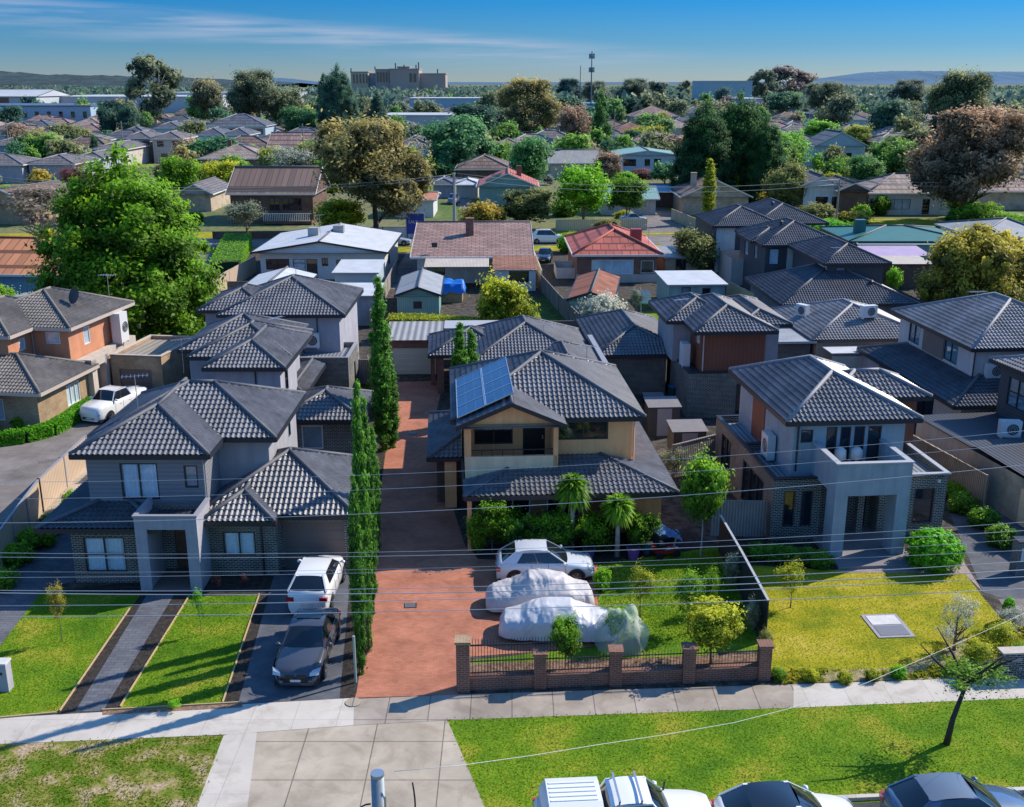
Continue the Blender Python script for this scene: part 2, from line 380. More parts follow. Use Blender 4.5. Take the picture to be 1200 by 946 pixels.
    def vol(s, x0, x1, y0, y1, z0, z1, m, f=(), r=(), b=(), l=(), sides='frbl'):
        if 'f' in sides: s.wall((x0, y0), (x1, y0), z0, z1, m, f)
        if 'r' in sides: s.wall((x1, y0), (x1, y1), z0, z1, m, r)
        if 'b' in sides: s.wall((x1, y1), (x0, y1), z0, z1, m, b)
        if 'l' in sides: s.wall((x0, y1), (x0, y0), z0, z1, m, l)
    def part(s, name, m, *boxes, parent=None, smooth=False):
        mb = MB()
        for b in boxes: mb.box(*b)
        return mb.build(name, m, parent or s.root, smooth)
    def roof(s, x0, x1, y0, y1, z, t=.45, hips='frbl', m=None, near=True, cap=None, gm=None, gutter=None, soffit=True, axis=None, capr=.1):
        """hip/gable roof on the eave rectangle; letters in hips name hipped ends"""
        m = m or M['tile_dark']; cap = cap or M['cap_dark']; W_, D_ = x1-x0, y1-y0
        ax = axis or ('x' if W_ >= D_ else 'y')
        if ax == 'x':
            h = D_/2; zt = z+h*t; a = x0+(h if 'l' in hips else 0); b = x1-(h if 'r' in hips else 0); b = max(a, b); ym = (y0+y1)/2
            R0, R1 = (a, ym, zt), (b, ym, zt)
            faces = [[(x0, y0, z), (x1, y0, z), R1, R0], [(x1, y1, z), (x0, y1, z), R0, R1]]
            if 'l' in hips: faces.append([(x0, y1, z), (x0, y0, z), R0])
            if 'r' in hips: faces.append([(x1, y0, z), (x1, y1, z), R1])
            lines = [(R0, R1)]+([((x0, y0, z), R0), ((x0, y1, z), R0)] if 'l' in hips else [])+([((x1, y0, z), R1), ((x1, y1, z), R1)] if 'r' in hips else [])
            gab = ([((x0, y1), (x0, y0), R0)] if 'l' not in hips else [])+([((x1, y0), (x1, y1), R1)] if 'r' not in hips else [])
        else:
            h = W_/2; zt = z+h*t; a = y0+(h if 'f' in hips else 0); b = y1-(h if 'b' in hips else 0); b = max(a, b); xm = (x0+x1)/2
            R0, R1 = (xm, a, zt), (xm, b, zt)
            faces = [[(x0, y1, z), (x0, y0, z), R0, R1], [(x1, y0, z), (x1, y1, z), R1, R0]]
            if 'f' in hips: faces.append([(x0, y0, z), (x1, y0, z), R0])
            if 'b' in hips: faces.append([(x1, y1, z), (x0, y1, z), R1])
            lines = [(R0, R1)]+([((x0, y0, z), R0), ((x1, y0, z), R0)] if 'f' in hips else [])+([((x0, y1, z), R1), ((x1, y1, z), R1)] if 'b' in hips else [])
            gab = ([((x0, y0), (x1, y0), R0)] if 'f' not in hips else [])+([((x1, y1), (x0, y1), R1)] if 'b' not in hips else [])
        mb = MB()
        for fc in faces:
            fc = [q for i, q in enumerate(fc) if (Vector(q)-Vector(fc[i-1])).length > .02]
            if near: tileplane(mb, fc)
            else: mb.poly(fc)
        r = mb.build('roof', m, s.root)
        if cap is not False:
            c = MB()
            for p, q in lines:
                if (Vector(p)-Vector(q)).length > .1: c.tube([Vector(p)+Vector((0, 0, .05)), Vector(q)+Vector((0, 0, .05))], capr, 7)
            c.build('ridge_cap', cap, r, True)
        g = MB(); gw = .12
        segs = [((x0, y0), (x1, y0)), ((x1, y0), (x1, y1)), ((x1, y1), (x0, y1)), ((x0, y1), (x0, y0))]
        gset = {tuple(sorted([q[0], q[1]])) for q in gab}
        for p, q in segs:
            if tuple(sorted([p, q])) in gset:
                top = [g_[2] for g_ in gab if tuple(sorted([g_[0], g_[1]])) == tuple(sorted([p, q]))][0]
                for e in (p, q): g.bar((e[0], e[1], z-.05), (top[0], top[1], top[2]-.05), .05, .2)
            else:
                g.bar((p[0], p[1], z-.09), (q[0], q[1], z-.09), gw, .21)
        g.build('gutter', gutter or M['gutter_dark'], r)
        if soffit: MB().poly([(x0, y0, z-.1), (x0, y1, z-.1), (x1, y1, z-.1), (x1, y0, z-.1)]).build('soffit', M['soffit'], r)
        for p, q, top in gab:          # gable wall set back under the verge
            P0, P1 = Vector((*p, z-.1)), Vector((*q, z-.1)); d = (P1-P0).normalized(); nin = -Vector((d.y, -d.x, 0))*.35
            k = 0.0
            s.W(gm or M['render_grey']).poly([P0+d*.1+nin, P1-d*.1+nin, Vector(top)+nin-Vector((0, 0, .08))])
        return r
    def flat(s, x0, x1, y0, y1, z, par=.3, m=None, cop=None, deck=None, th=.2):
        """flat roof with parapet"""
        m = m or M['brick_dark']
        s.part('parapet', cop or M['coping'], (x0-.03, x1+.03, y0-.03, y0+th, z, z+.06), (x0-.03, x1+.03, y1-th, y1+.03, z, z+.06), (x0-.03, x0+th, y0+th, y1-th, z, z+.06), (x1-th, x1+.03, y0+th, y1-th, z, z+.06))
        W = s.W(m)
        for b in ((x0+th, x1-th, y0+th, 1), (x0+th, x1-th, y1-th, 1)): W.poly([(b[0], b[2], z-par), (b[1], b[2], z-par), (b[1], b[2], z), (b[0], b[2], z)])
        for xx in (x0+th, x1-th): W.poly([(xx, y0+th, z-par), (xx, y1-th, z-par), (xx, y1-th, z), (xx, y0+th, z)])
        MB().poly([(x0+th, y0+th, z-par), (x1-th, y0+th, z-par), (x1-th, y1-th, z-par), (x0+th, y1-th, z-par)]).build('roof', deck or M['deck_metal'], s.root)
    def ac(s, x, y, z, rz=0, w=.9, h=.8, d=.35):
        b = MB().box(-w/2, w/2, -d/2, d/2, 0, h); b.box(-w/2+.05, -w/2+.12, -d/2, d/2, -.1, 0).box(w/2-.12, w/2-.05, -d/2, d/2, -.1, 0)
        o = b.build('air_conditioner', M['ac_white'], s.root, loc=(x, y, z)); o.rotation_euler = (0, 0, rz)
        f = MB(); Vv = []; n = 20; r = min(h, w)*.36
        f.poly([(w*.08+r*math.cos(2*math.pi*k/n), -d/2-.006, h/2+r*math.sin(2*math.pi*k/n)) for k in range(n)]).build('fan', M['ac_fan'], o)
        g = MB()
        for k in range(3):
            rr = r*(k+1)/3; g.tube([(w*.08+rr*math.cos(2*math.pi*j/16), -d/2-.015, h/2+rr*math.sin(2*math.pi*j/16)) for j in range(17)], .008, 4)
        g.build('guard', M['ac_white'], o)
        return o
    def antenna(s, x, y, z0, h=1.4, rz=.6):
        g = MB().tube([(x, y, z0-.3), (x, y, z0+h)], .02, 5); c, n = math.cos(rz), math.sin(rz)
        g.tube([(x-c*.6, y-n*.6, z0+h), (x+c*.6, y+n*.6, z0+h)], .015, 4)
        for k in range(-3, 4): g.tube([(x+c*k*.18+n*.3, y+n*k*.18-c*.3, z0+h), (x+c*k*.18-n*.3, y+n*k*.18+c*.3, z0+h)], .01, 4)
        return g.build('antenna', M['metal'], s.root)
    def chimney(s, x, y, z0, z1, m, w=.7, d=.6):
        o = s.part('chimney', m, (x-w/2, x+w/2, y-d/2, y+d/2, z0, z1), (x-w/2-.05, x+w/2+.05, y-d/2-.05, y+d/2+.05, z1, z1+.1))
        return o
    def downpipe(s, x, y, z0, z1, m=None):
        MB().tube([(x, y, z0), (x, y, z1)], .045, 6).build('downpipe', m or M['gutter_dark'], s.root)
    def done(s):
        for k, (m, mb) in s.walls.items(): mb.build('wall', m, s.root)
        return s.root
M = {}
M['frame_dark'] = plain('frame_dark', (.02, .022, .028), .4); M['frame_white'] = plain('frame_white', (.7, .7, .68), .5)
M['garage'] = mat('garage', (.17, .13, .115), .55, .06, 1); M['garage_cream'] = mat('garage_cream', (.62, .55, .42), .5, .05, 1)
M['door_wood'] = mat('door_wood', (.13, .07, .045), .4, .3, 3); M['door_orange'] = mat('door_orange', (.5, .17, .05), .4, .15, 3)
M['metal'] = plain('galvanised_metal', (.55, .57, .6), .35, .8)
M['glass'] = glassmat('window_glass', (.93, .97, 1.0), .0)
M['curtain'] = mat('curtain', (.80, .90, 1.0), .9, .1, 6)
M['pane_d'] = plain('pane_dark', (.012, .02, .03), .03, 0, 0, 1.0)
M['pane_b'] = mat('pane_blue', (.10, .22, .30), .04, .3, .8, spec=1)
M['pane_l'] = mat('pane_light', (.45, .55, .62), .08, .3, .8, spec=1)
M['gutter_dark'] = plain('gutter_dark', (.022, .024, .032), .45); M['gutter_white'] = plain('gutter_white', (.68, .66, .62), .45)
M['soffit'] = plain('soffit', (.25, .24, .24), .8)
M['tile_dark'] = tilenear('roof_tile_charcoal', (.145, .143, .155), .38); M['tile_grey'] = tilenear('roof_tile_slate', (.25, .235, .235)); M['cap_dark'] = mat('ridge_cap_charcoal', (.12, .122, .135), .6, .15, 3)
M['tile_black'] = tilenear('roof_tile_dark', (.085, .087, .1), .4)
M['cap_light'] = mat('ridge_cap_light', (.26, .26, .28), .6, .15, 3)
M['render_grey'] = mat('render_grey', (.34, .33, .35), .85, .10, 1.2); M['render_lilac'] = mat('render_lilac', (.36, .35, .39), .85, .10, 1.2)
M['render_blue'] = mat('render_bluegrey', (.28, .345, .40), .85, .10, 1.2); M['render_white'] = mat('render_white', (.62, .6, .57), .85, .10, 1.2)
M['render_cream'] = mat('render_cream', (.98, .47, .20), .85, .10, 1.1); M['render_cream_pale'] = mat('render_cream_pale', (.9, .62, .38), .85, .10, 1.1)
M['render_orange'] = mat('render_orange', (.55, .24, .13), .85, .10, 1); M['render_sand'] = mat('render_sand', (.52, .45, .39), .85, .10, 1)
M['board_grey'] = striped('weatherboard_grey', (.25, .25, .27), .2, 'Y', .7, .5, .72, .06, prof='SAW')
M['board_white'] = striped('weatherboard_white', (.66, .67, .66), .2, 'Y', .7, .4, .8, .06, prof='SAW')
M['board_blue'] = striped('weatherboard_blue', (.42, .52, .58), .2, 'Y', .7, .4, .8, .06, prof='SAW')
M['board_dark'] = striped('weatherboard_dark', (.075, .08, .09), .2, 'Y', .7, .4, .75, .08, prof='SAW')
M['board_brown'] = striped('cladding_brown', (.2, .065, .035), .25, 'X', .6, .3, .8, .1, prof='SAW')
M['brick_dark'] = brick('brick_charcoal', (.035, .038, .046), (.085, .08, .085), (.36, .34, .28), ms=.014)
M['brick_black'] = brick('brick_black', (.018, .02, .03), (.055, .057, .065), (.38, .37, .32), ms=.014)
M['brick_tan'] = brick('brick_tan', (.38, .24, .12), (.30, .17, .09), (.42, .35, .26)); M['brick_cream'] = brick('brick_cream', (.5, .38, .26), (.44, .32, .22), (.45, .4, .33))
M['brick_red'] = brick('brick_red', (.24, .065, .035), (.16, .045, .03), (.3, .24, .2)); M['brick_brown'] = brick('brick_brown', (.15, .065, .04), (.11, .05, .035), (.2, .16, .13))
M['brick_grey'] = brick('brick_grey', (.10, .10, .11), (.15, .145, .15), (.26, .25, .24))
M['coping'] = plain('coping', (.3, .3, .33), .5); M['coping_white'] = plain('coping_white', (.42, .42, .44), .5)
M['deck_metal'] = striped('deck_metal', (.27, .28, .31), .25, 'X', .45, .8, .5, .1)
M['deck_dark'] = striped('deck_dark', (.05, .055, .07), .25, 'X', .45, .6, .6, .1)
M['iron_white'] = striped('iron_white', (.62, .63, .64), .12, 'X', .5, .4, .85, .12); M['iron_grey'] = striped('iron_grey', (.36, .37, .38), .12, 'X', .5, .5, .75, .2)
M['iron_green'] = striped('iron_green', (.03, .17, .15), .2, 'X', .5, .4, .8, .12); M['iron_palegreen'] = striped('iron_palegreen', (.25, .42, .36), .2, 'X', .5, .4, .8, .12)
M['iron_rust'] = striped('iron_rust', (.3, .1, .05), .15, 'X', .8, .5, .7, .5)
M['ac_white'] = plain('ac_white', (.62, .62, .62), .5); M['ac_fan'] = plain('ac_fan', (.06, .065, .07), .5)

R = math.radians
# ============================================================ HOUSE A : grey two-storey, front left (axis aligned)
A = House('townhouse', 'grey two storey townhouse with square portico, behind the lawn with the stone path', 'house')
A.vol(-18.65, -13.45, 43.95, 50, 2.7, 5.6, M['board_grey'], f=[(1.45, 3.1, 3.35, 5.05, 'c', 2, 1), (4.25, 4.85, 3.9, 4.95, 'b', 1, 1)])
A.vol(-13.45, -11.15, 46.2, 52.5, 2.7, 5.6, M['render_grey'], sides='f')
A.wall((-11.15, 46.2), (-11.15, 52.5), 2.7, 5.6, M['render_grey'], [(4.3, 4.9, 4.0, 5.0, 'b')])
A.wall((-18.65, 52.5), (-18.65, 50), 2.7, 5.6, M['render_grey']); A.wall((-11.15, 52.5), (-18.65, 52.5), 2.7, 5.6, M['render_grey'])
A.roof(-19.1, -10.7, 45.75, 52.95, 5.6, .45); A.roof(-19.1, -13.1, 43.45, 50.8, 5.6, .45, 'fl')
A.vol(-19.1, -15.95, 42.55, 53, 0, 2.75, M['brick_dark'], f=[(.5, 2.3, .5, 2.15, 'c', 2, 2)])
A.vol(-15.95, -13.35, 43.7, 46, 0, 3.2, M['brick_dark'], sides='f', f=[(.95, 1.85, .05, 2.2, 'door')])
A.vol(-13.35, -10.35, 43.25, 50, 0, 2.75, M['brick_dark'], f=[(.62, 2.05, .95, 2.1, 'c', 2, 1)], sides='fr')
A.vol(-10.35, -7.1, 43.95, 50, 0, 2.75, M['brick_dark'], f=[(.15, 2.85, 0, 2.3, 'garage')], sides='fr')
A.roof(-20.3, -14.9, 41.95, 47.5, 2.8, .22, 'fl', m=M['tile_black'])  # blacker tile puts the upper storey's shade into this low roof
A.roof(-13.5, -10.3, 42.75, 47, 2.8, .5, 'f'); A.roof(-13.9, -6.85, 43.45, 50.7, 2.8, .5, 'fb')
# portico
A.part('portico', M['render_lilac'], (-16.0, -15.5, 41.75, 43.6, 0, 2.85), (-13.85, -13.35, 41.75, 43.6, 0, 2.85), (-16.0, -13.35, 41.75, 43.8, 2.85, 2.95), (-16.0, -13.35, 41.75, 41.9, 2.95, 3.42), (-16.0, -15.85, 41.9, 43.8, 2.95, 3.42), (-13.5, -13.35, 41.9, 43.8, 2.95, 3.42))
A.part('portico_roof', M['deck_dark'], (-15.85, -13.5, 41.9, 43.8, 2.96, 3.0))
A.part('portico_coping', M['coping'], (-16.05, -13.3, 41.7, 41.9, 3.42, 3.5), (-16.05, -15.85, 41.9, 43.8, 3.42, 3.5), (-13.5, -13.3, 41.9, 43.8, 3.42, 3.5))
A.part('porch_floor', M['garage'], (-15.5, -13.85, 41.7, 43.7, 0, .12))
A.downpipe(-13.5, 43.85, 2.7, 5.5, M['coping']); A.downpipe(-11.0, 43.2, 0, 2.7); A.downpipe(-10.0, 46.0, 2.7, 2.9)
A.antenna(-17.2, 46.9, 6.9, 1.3, .3)
A.done()
# ============================================================ HOUSE B : grey townhouse unit behind A
B = House('townhouse', 'grey two storey townhouse with three stepped hip roofs, behind the front left house', 'house')
B.vol(-16.95, -13.2, 58.6, 63.2, 0, 5.6, M['render_lilac'], r=[(1.2, 2.1, 3.7, 5.0, 'd', 1, 2)]); B.vol(-19.6, -14.0, 62.8, 68.2, 0, 5.6, M['render_lilac'])
B.vol(-20.0, -12.05, 72.9, 81.6, 0, 5.6, M['render_lilac']); B.vol(-21.8, -19, 74.4, 80, 0, 5.6, M['render_lilac'])
B.vol(-20, -13.4, 67, 74, 0, 2.9, M['brick_dark'])
B.roof(-17.45, -12.8, 58.1, 66.5, 5.6, .45, 'fb'); B.roof(-20.1, -13.5, 62.3, 69, 5.6, .45); B.roof(-19, -12.9, 60.6, 67.5, 5.6, .42)
B.roof(-20.4, -11.6, 72.4, 82.0, 5.6, .42); B.roof(-22.2, -17, 73.9, 80.5, 5.6, .42)
B.vol(-14.8, -11.1, 70.0, 74.6, 0, 3.15, M['brick_dark'], r=[(2.6, 3.3, .2, 2.2, 'd')]); B.flat(-14.8, -11.1, 70.0, 74.6, 3.15, .3)
B.roof(-14.4, -12.6, 62.5, 70, 2.8, .3, 'fr', near=True)
B.vol(-13.0, -8.9, 57.8, 62.5, 0, 2.75, M['brick_dark'], f=[(1.0, 2.2, .9, 2.3, 'b', 1, 1, M['frame_white'])]); B.roof(-13.3, -8.4, 57.2, 62.8, 2.8, .42)
B.ac(-14.0, 72.55, 3.3, 0, 1.1, 1.0)
B.antenna(-15.4, 75.5, 7.2, 1.2, .2); B.antenna(-19.8, 62.2, 4.5, 1.8, .5); B.antenna(-14.6, 64.6, 6.6, .5, 1.0)
for x, y in ((-13.6, 72.85), (-14.6, 58.55)): B.downpipe(x, y, .2 if y < 60 else 3.2, 5.5)
B.done()
# ============================================================ HOUSE C : cream house front centre
C = House('house', 'cream two storey house with solar panels and front balcony, beside the red driveway', 'house', (-2.2, 45.6), R(3.5), frame=plain('frame_brown', (.06, .045, .035), .5))
C.wall((.1, 5.3), (.1, 2.25), 2.7, 5.6, M['render_cream']); C.wall((4.5, 3.3), (8.3, 3.3), 2.7, 5.6, M['render_cream'], [(.15, 2.6, 4.35, 5.4, 'd', 2, 1)])
C.wall((8.3, 3.3), (8.3, 11.8), 2.7, 5.6, M['render_cream']); C.wall((0, 11.8), (0, 5.3), 2.7, 5.6, M['render_cream']); C.wall((8.3, 11.8), (0, 11.8), 2.7, 5.6, M['render_cream'])
C.wall((.1, 4.2), (4.5, 4.2), 2.7, 5.6, M['render_cream'], [(.5, 2.4, 3.9, 5.1, 'd', 2, 1), (2.9, 4.0, 3.15, 5.2, 'door', 1, 1, plain('door_black', (.01, .01, .012), .5))])
C.part('balcony', M['render_cream_pale'], (.1, 4.5, 2.2, 2.38, 2.75, 3.95), (.1, .28, 2.38, 4.2, 2.75, 3.95), (.1, 4.5, 2.38, 4.2, 2.95, 3.02), (4.32, 4.5, 2.38, 3.3, 2.75, 3.95))
C.part('balcony_pier', M['render_cream'], (.1, .4, 2.2, 2.45, 3.95, 5.6), (4.32, 4.55, 2.2, 3.3, 2.78, 5.6), (.1, 4.5, 2.2, 4.2, 5.55, 5.62))
b = MB().tube([(.3, 2.3, 4.25), (4.4, 2.3, 4.25)], .03)
for i in range(9): b.tube([(.4+i*.5, 2.3, 3.9), (.4+i*.5, 2.3, 4.25)], .015, 4)
b.build('railing', M['gutter_dark'], C.root)
C.roof(-.5, 8.8, 2.8, 12.3, 5.6, .45); C.roof(-.25, 4.85, 1.75, 8, 5.6, .43, '', gm=M['render_cream'])
C.part('gable_wall', M['render_cream'], (0, 4.6, 2.1, 2.2, 5.45, 5.62))
C.vol(1.0, 9.3, 1.9, 18, 0, 2.75, mat('render_brown', (.5, .23, .11), .85, .08, 1), f=[(.5, 2.2, .9, 2.2, 'd', 2, 1, M['frame_white']), (3.0, 4.6, .9, 2.2, 'd', 2, 1, M['frame_white'])], sides='flb')
C.wall((9.3, 1.9), (9.3, 22), 0, 2.75, M['render_cream_pale']); C.part('render_panel', mat('render_apricot', (.95, .34, .13), .85, .08, 1), (6.9, 9.35, .9, 1.85, .7, 2.75))
C.part('verandah_post', M['render_cream'], (.15, .35, .2, .4, 0, 2.7)); C.part('verandah_post', M['brick_brown'], (5.3, 5.7, .3, .7, 0, 2.7))
tz = .25; sk = MB(); Q = lambda x, y, d: (x, y, 2.8+tz*d)
tileplane(sk, [Q(0, 0, 0), Q(4.6, 0, 0), Q(4.6, 2.15, 2.15), Q(2.15, 2.15, 2.15)]); tileplane(sk, [Q(4.6, 0, 0), Q(9.95, 0, 0), Q(6.7, 3.25, 3.25), Q(4.6, 3.25, 3.25)])
tileplane(sk, [Q(9.95, 0, 0), Q(9.95, 12, 0), Q(8.3, 12, 1.65), Q(8.3, 3.25, 1.65), Q(6.7, 3.25, 3.25)]); tileplane(sk, [Q(0, 2.15, 0), Q(0, 0, 0), Q(2.15, 2.15, 2.15)])
skr = sk.build('roof', M['tile_dark'], C.root); MB().tube([Q(0, 0, .1), Q(2.15, 2.15, 2.25)], .1, 7).build('ridge_cap', M['cap_dark'], skr, True); MB().tube([Q(9.95, 0, .1), Q(6.7, 3.25, 3.35)], .1, 7).build('ridge_cap', M['cap_dark'], skr, True)
MB().bar((0, 0, 2.71), (9.95, 0, 2.71), .12, .21).bar((9.95, .06, 2.71), (9.95, 12, 2.71), .12, .21).bar((0, .06, 2.71), (0, 5.3, 2.71), .12, .21).build('gutter', M['gutter_dark'], skr); MB().poly([(0, 0, 2.69), (0, 4, 2.69), (9.95, 4, 2.69), (9.95, 0, 2.69)]).build('soffit', M['soffit'], skr)
C.roof(0, 9.95, 12, 18.5, 2.8, .36, 'b', axis='y')

C.roof(-1.75, 3, 5.4, 13, 2.8, .36, 'flb'); C.vol(-1.3, 2, 6.4, 12.6, 0, 2.7, M['brick_brown'], sides='flb'); C.part('entry_post', M['render_cream'], (-.9, -.3, 5.6, 5.9, 0, 2.7))
C.part('parapet', M['coping'], (9.55, 9.9, 17, 30, 2.9, 3.35)); C.part('firewall', M['brick_brown'], (9.58, 9.87, 17.05, 30, 0, 2.9))
sp = MB(); panels = C.root
solm = brick('solar_cells', (.006, .05, .15), (.008, .065, .19), (.04, .12, .24), .33, .33, .012, 0, .12, .1, .1)
for j in range(2):
    for i in range(4):
        # on the left slope: x from eave -.5 rising with .45
        y0 = 2.3+i*1.72; u0 = .3+j*1.48
        k = math.sqrt(1+.45**2); xa, xb = -.5+u0/k, -.5+(u0+1.42)/k
        za, zb = 5.6+(xa+.5)*.45+.16, 5.6+(xb+.5)*.45+.16
        q = MB().poly([(xa, y0+1.68, za), (xa, y0, za), (xb, y0, zb), (xb, y0+1.68, zb)]).poly([(xa, y0, za-.05), (xa, y0+1.68, za-.05), (xb, y0+1.68, zb-.05), (xb, y0, zb-.05)])
        o = q.build('solar_panel', solm, C.root)
        f = MB(); c4 = [(xa, y0+1.68, za), (xa, y0, za), (xb, y0, zb), (xb, y0+1.68, zb)]
        for a in range(4): f.bar(c4[a], c4[(a+1) % 4], .04, .04)
        f.build('frame', M['metal'], o)
C.antenna(7.6, 15.5, 4.8, 1.2, .2); C.antenna(8.6, 8.5, 3.2, .5, .4); C.downpipe(8.35, 3.2, 2.8, 5.5, M['render_cream'])
C.done()
# rear unit of C
C2 = House('house', 'low brick unit with hip roofs and carport, behind the house with solar panels', 'house', (-2.2, 45.6), R(3.5))
C2.roof(.1, 9.5, 22.5, 34, 2.8, .45); C2.roof(-2.0, 4, 26.6, 33, 2.8, .42); C2.roof(4.7, 9.5, 18.6, 27, 3.1, .42)
C2.vol(.6, 9.3, 23, 33.6, 0, 2.75, M['brick_brown']); C2.part('carport_post', M['brick_red'], (-1.4, -.95, 26.8, 27.2, 0, 2.7)); C2.part('carport_post', M['brick_red'], (-1.9, -1.6, 29.0, 29.4, 0, 2.7))
C2.antenna(6, 26.5, 4.5, .4, .2); C2.done()
G1 = House('garage', 'red brick garage with cream roller door and ribbed metal roof at end of red driveway', 'garage', (-9.3, 77.3), R(2))
G1.wall((0, 0), (3.9, 0), 0, 2.7, M['brick_red'], [(.3, 3.6, 0, 2.05, 'garage', 1, 1, M['garage_cream'])]); G1.vol(0, 3.9, .02, 5.2, 0, 2.6, M['brick_red'], sides='rbl')
MB().poly([(-.2, -.3, 2.72), (4.1, -.3, 2.72), (4.1, 5.4, 2.9), (-.2, 5.4, 2.9)]).build('roof', striped('deck_beige', (.42, .4, .38), .5, 'X', .5, .7, .45, .1), G1.root)
G1.part('roof_slab', M['coping_white'], (4.15, 9.8, 3.2, 6.0, 2.7, 2.82)); G1.done()
# ============================================================ HOUSE D
Dm = plain('frame_charcoal', (.03, .033, .04), .4)
D = House('house', 'blue grey two storey house with balcony portico and black brick, behind dry lawn', 'house', (12.3, 46.9), R(5), frame=Dm)
D.vol(0, 2.35, 0, 10, 0, 3.1, M['brick_black'], f=[(.55, 1.1, .75, 2.55, 'm'), (1.4, 1.95, .75, 2.55, 'm')], l=[(1.2, 3.0, .8, 2.6, 'm', 2, 1), (5.2, 8.6, .3, 2.5, 'd', 3, 1)], sides='fl')
D.vol(2.35, 5.3, 1.2, 10, 0, 3.1, M['brick_black'], f=[(1.0, 1.85, .05, 2.35, 'door', 1, 1, M['door_orange']), (2.3, 2.8, .05, 2.35, 'm')], sides='f')
D.vol(5.3, 8.6, .2, 5, 0, 3.1, M['brick_black'], f=[(.5, 1.15, .6, 2.4, 'm'), (1.75, 2.75, .6, 2.4, 'm')], sides='frbl'); D.vol(2, 7, 5, 10, 0, 3.1, M['brick_black'], sides='rb')
D.flat(0, 5, 0, 5.2, 3.16, .3, M['brick_black'], M['gutter_dark']); D.flat(5.02, 8.6, 0, 5.2, 3.16, .3, M['brick_black'], M['coping_white']); D.flat(0, 3, 5.15, 10, 3.15, .3, M['brick_black'], M['gutter_dark'])
D.vol(1.15, 6.6, 1.0, 9.6, 2.8, 5.8, M['render_blue'], f=[(.35, .95, 4.6, 5.25, 'm'), (1.6, 2.12, 3.4, 5.35, 'm'), (2.28, 2.8, 3.4, 5.35, 'm'), (2.96, 3.48, 3.4, 5.35, 'm'), (3.64, 4.3, 3.4, 5.35, 'm')])
D.part('cladding', M['board_brown'], (1.1, 1.14, 5.2, 7.2, 3.0, 5.7)); D.vol(6.6, 8.8, 4.5, 7.5, 2.8, 5.8, M['board_brown'])
D.roof(.6, 7.15, .5, 10.1, 5.8, .45, cap=M['cap_light']); D.roof(4, 9.3, 4.0, 8.0, 5.8, .45, cap=M['cap_light'])
D.part('portico', M['render_blue'], (2.1, 2.7, -2.2, -1.2, 0, 3.1), (5.0, 5.6, -2.2, -1.2, 0, 3.1), (2.1, 5.6, -2.2, -2.0, 3.1, 4.62), (2.1, 2.3, -2.0, 1.0, 3.1, 4.62), (5.4, 5.6, -2.0, 1.0, 3.1, 4.62), (2.3, 5.4, -2.0, 1.0, 3.1, 3.5))
D.part('balcony_coping', M['coping_white'], (2.05, 5.65, -2.25, -1.97, 4.62, 4.68), (2.05, 2.33, -1.97, 1.0, 4.62, 4.68), (5.37, 5.65, -1.97, 1.0, 4.62, 4.68))
D.part('porch_floor', mat('paving_grey', (.22, .2, .21), .8, .1, 2), (2.1, 5.9, -3.3, 1.2, 0, .15))
D.part('brick_pier', M['brick_black'], (4.3, 4.6, .2, .6, .15, 3.1))
D.ac(.85, 3.6, 3.05, R(-90), 1.0, 1.2, .4); D.downpipe(1.35, .95, 3.2, 5.75)
ch = D.part('security_lamp', M['ac_white'], (8.1, 8.22, .1, .2, 2.7, 2.85))
for xx in (3.3, 4.1):
    c = MB().tube([(xx, .5, 3.5), (xx, .5, 3.85)], .04, 6); c.tube([(xx, .5, 3.85), (xx, .5, 3.95), (xx, .5, 4.35), (xx, .5, 4.5)], [.12, .3, .27, .1], 12)
    o = c.build('balcony_chair', M['render_white'], None, True); o.matrix_world = Matrix.Translation((12.3, 46.9, 0)) @ Matrix.Rotation(R(5), 4, 'Z')
    tag(o, 'white round tub chair on the balcony, %s the glazing bar' % ('left of' if xx < 4 else 'right of'), 'chair')
D.done()
# ============================================================ HOUSE J
J = House('house', 'two storey house with terracotta brown clad upper box over dark brick', 'house', (11.4, 66.5), R(3.5))
J.vol(0, 6.6, 0, 9, 0, 3.0, M['brick_dark'], f=[(3.2, 4.3, .2, 2.3, 'd')], l=[(1, 3.4, .3, 2.5, 'd', 2, 1)])
J.part('roof_deck', M['deck_dark'], (.02, 6.58, .02, 8.98, 3.0, 3.04)); J.part('coping', M['gutter_dark'], (-.05, 6.65, -.05, .1, 3.04, 3.12), (-.05, .1, .1, 9, 3.04, 3.12))
J.vol(.8, 5.0, .3, 8.5, 3.0, 5.8, M['board_brown']); J.vol(5.0, 6.2, 1.4, 8.5, 3.0, 5.8, M['render_grey'], sides='frb'); J.vol(-.4, 2.4, 3.4, 8.5, 3.0, 5.8, M['render_grey'], sides='flb')
J.roof(.2, 5.6, -.3, 9, 5.8, .42); J.roof(-.9, 4, 3.0, 9.6, 5.8, .42); J.roof(3.6, 7.1, 1.6, 10, 5.8, .36)
J.ac(.15, 2.0, 3.1, R(90), 1.0, 1.5, .5); J.ac(.78, 1.0, 4.9, R(-90), .5, .5, .1)
J.vol(-4.8, -.3, 5.6, 16, 0, 2.9, M['brick_dark']); J.roof(-5.3, 1, 5.1, 17, 3.0, .42)
J.part('canopy', M['iron_grey'], (7.5, 11.3, 8.7, 13, 2.85, 2.9)); J.part('canopy_frame', M['coping_white'], (7.4, 11.4, 8.6, 8.75, 2.78, 2.95), (11.25, 11.4, 8.75, 13, 2.78, 2.95)); J.vol(7.8, 11.2, 9.4, 13, 0, 2.75, M['brick_grey'])
J.antenna(.3, 4.4, 6.3, .7, .4); J.downpipe(.95, .25, 3.1, 5.7, M['render_sand']); J.done()
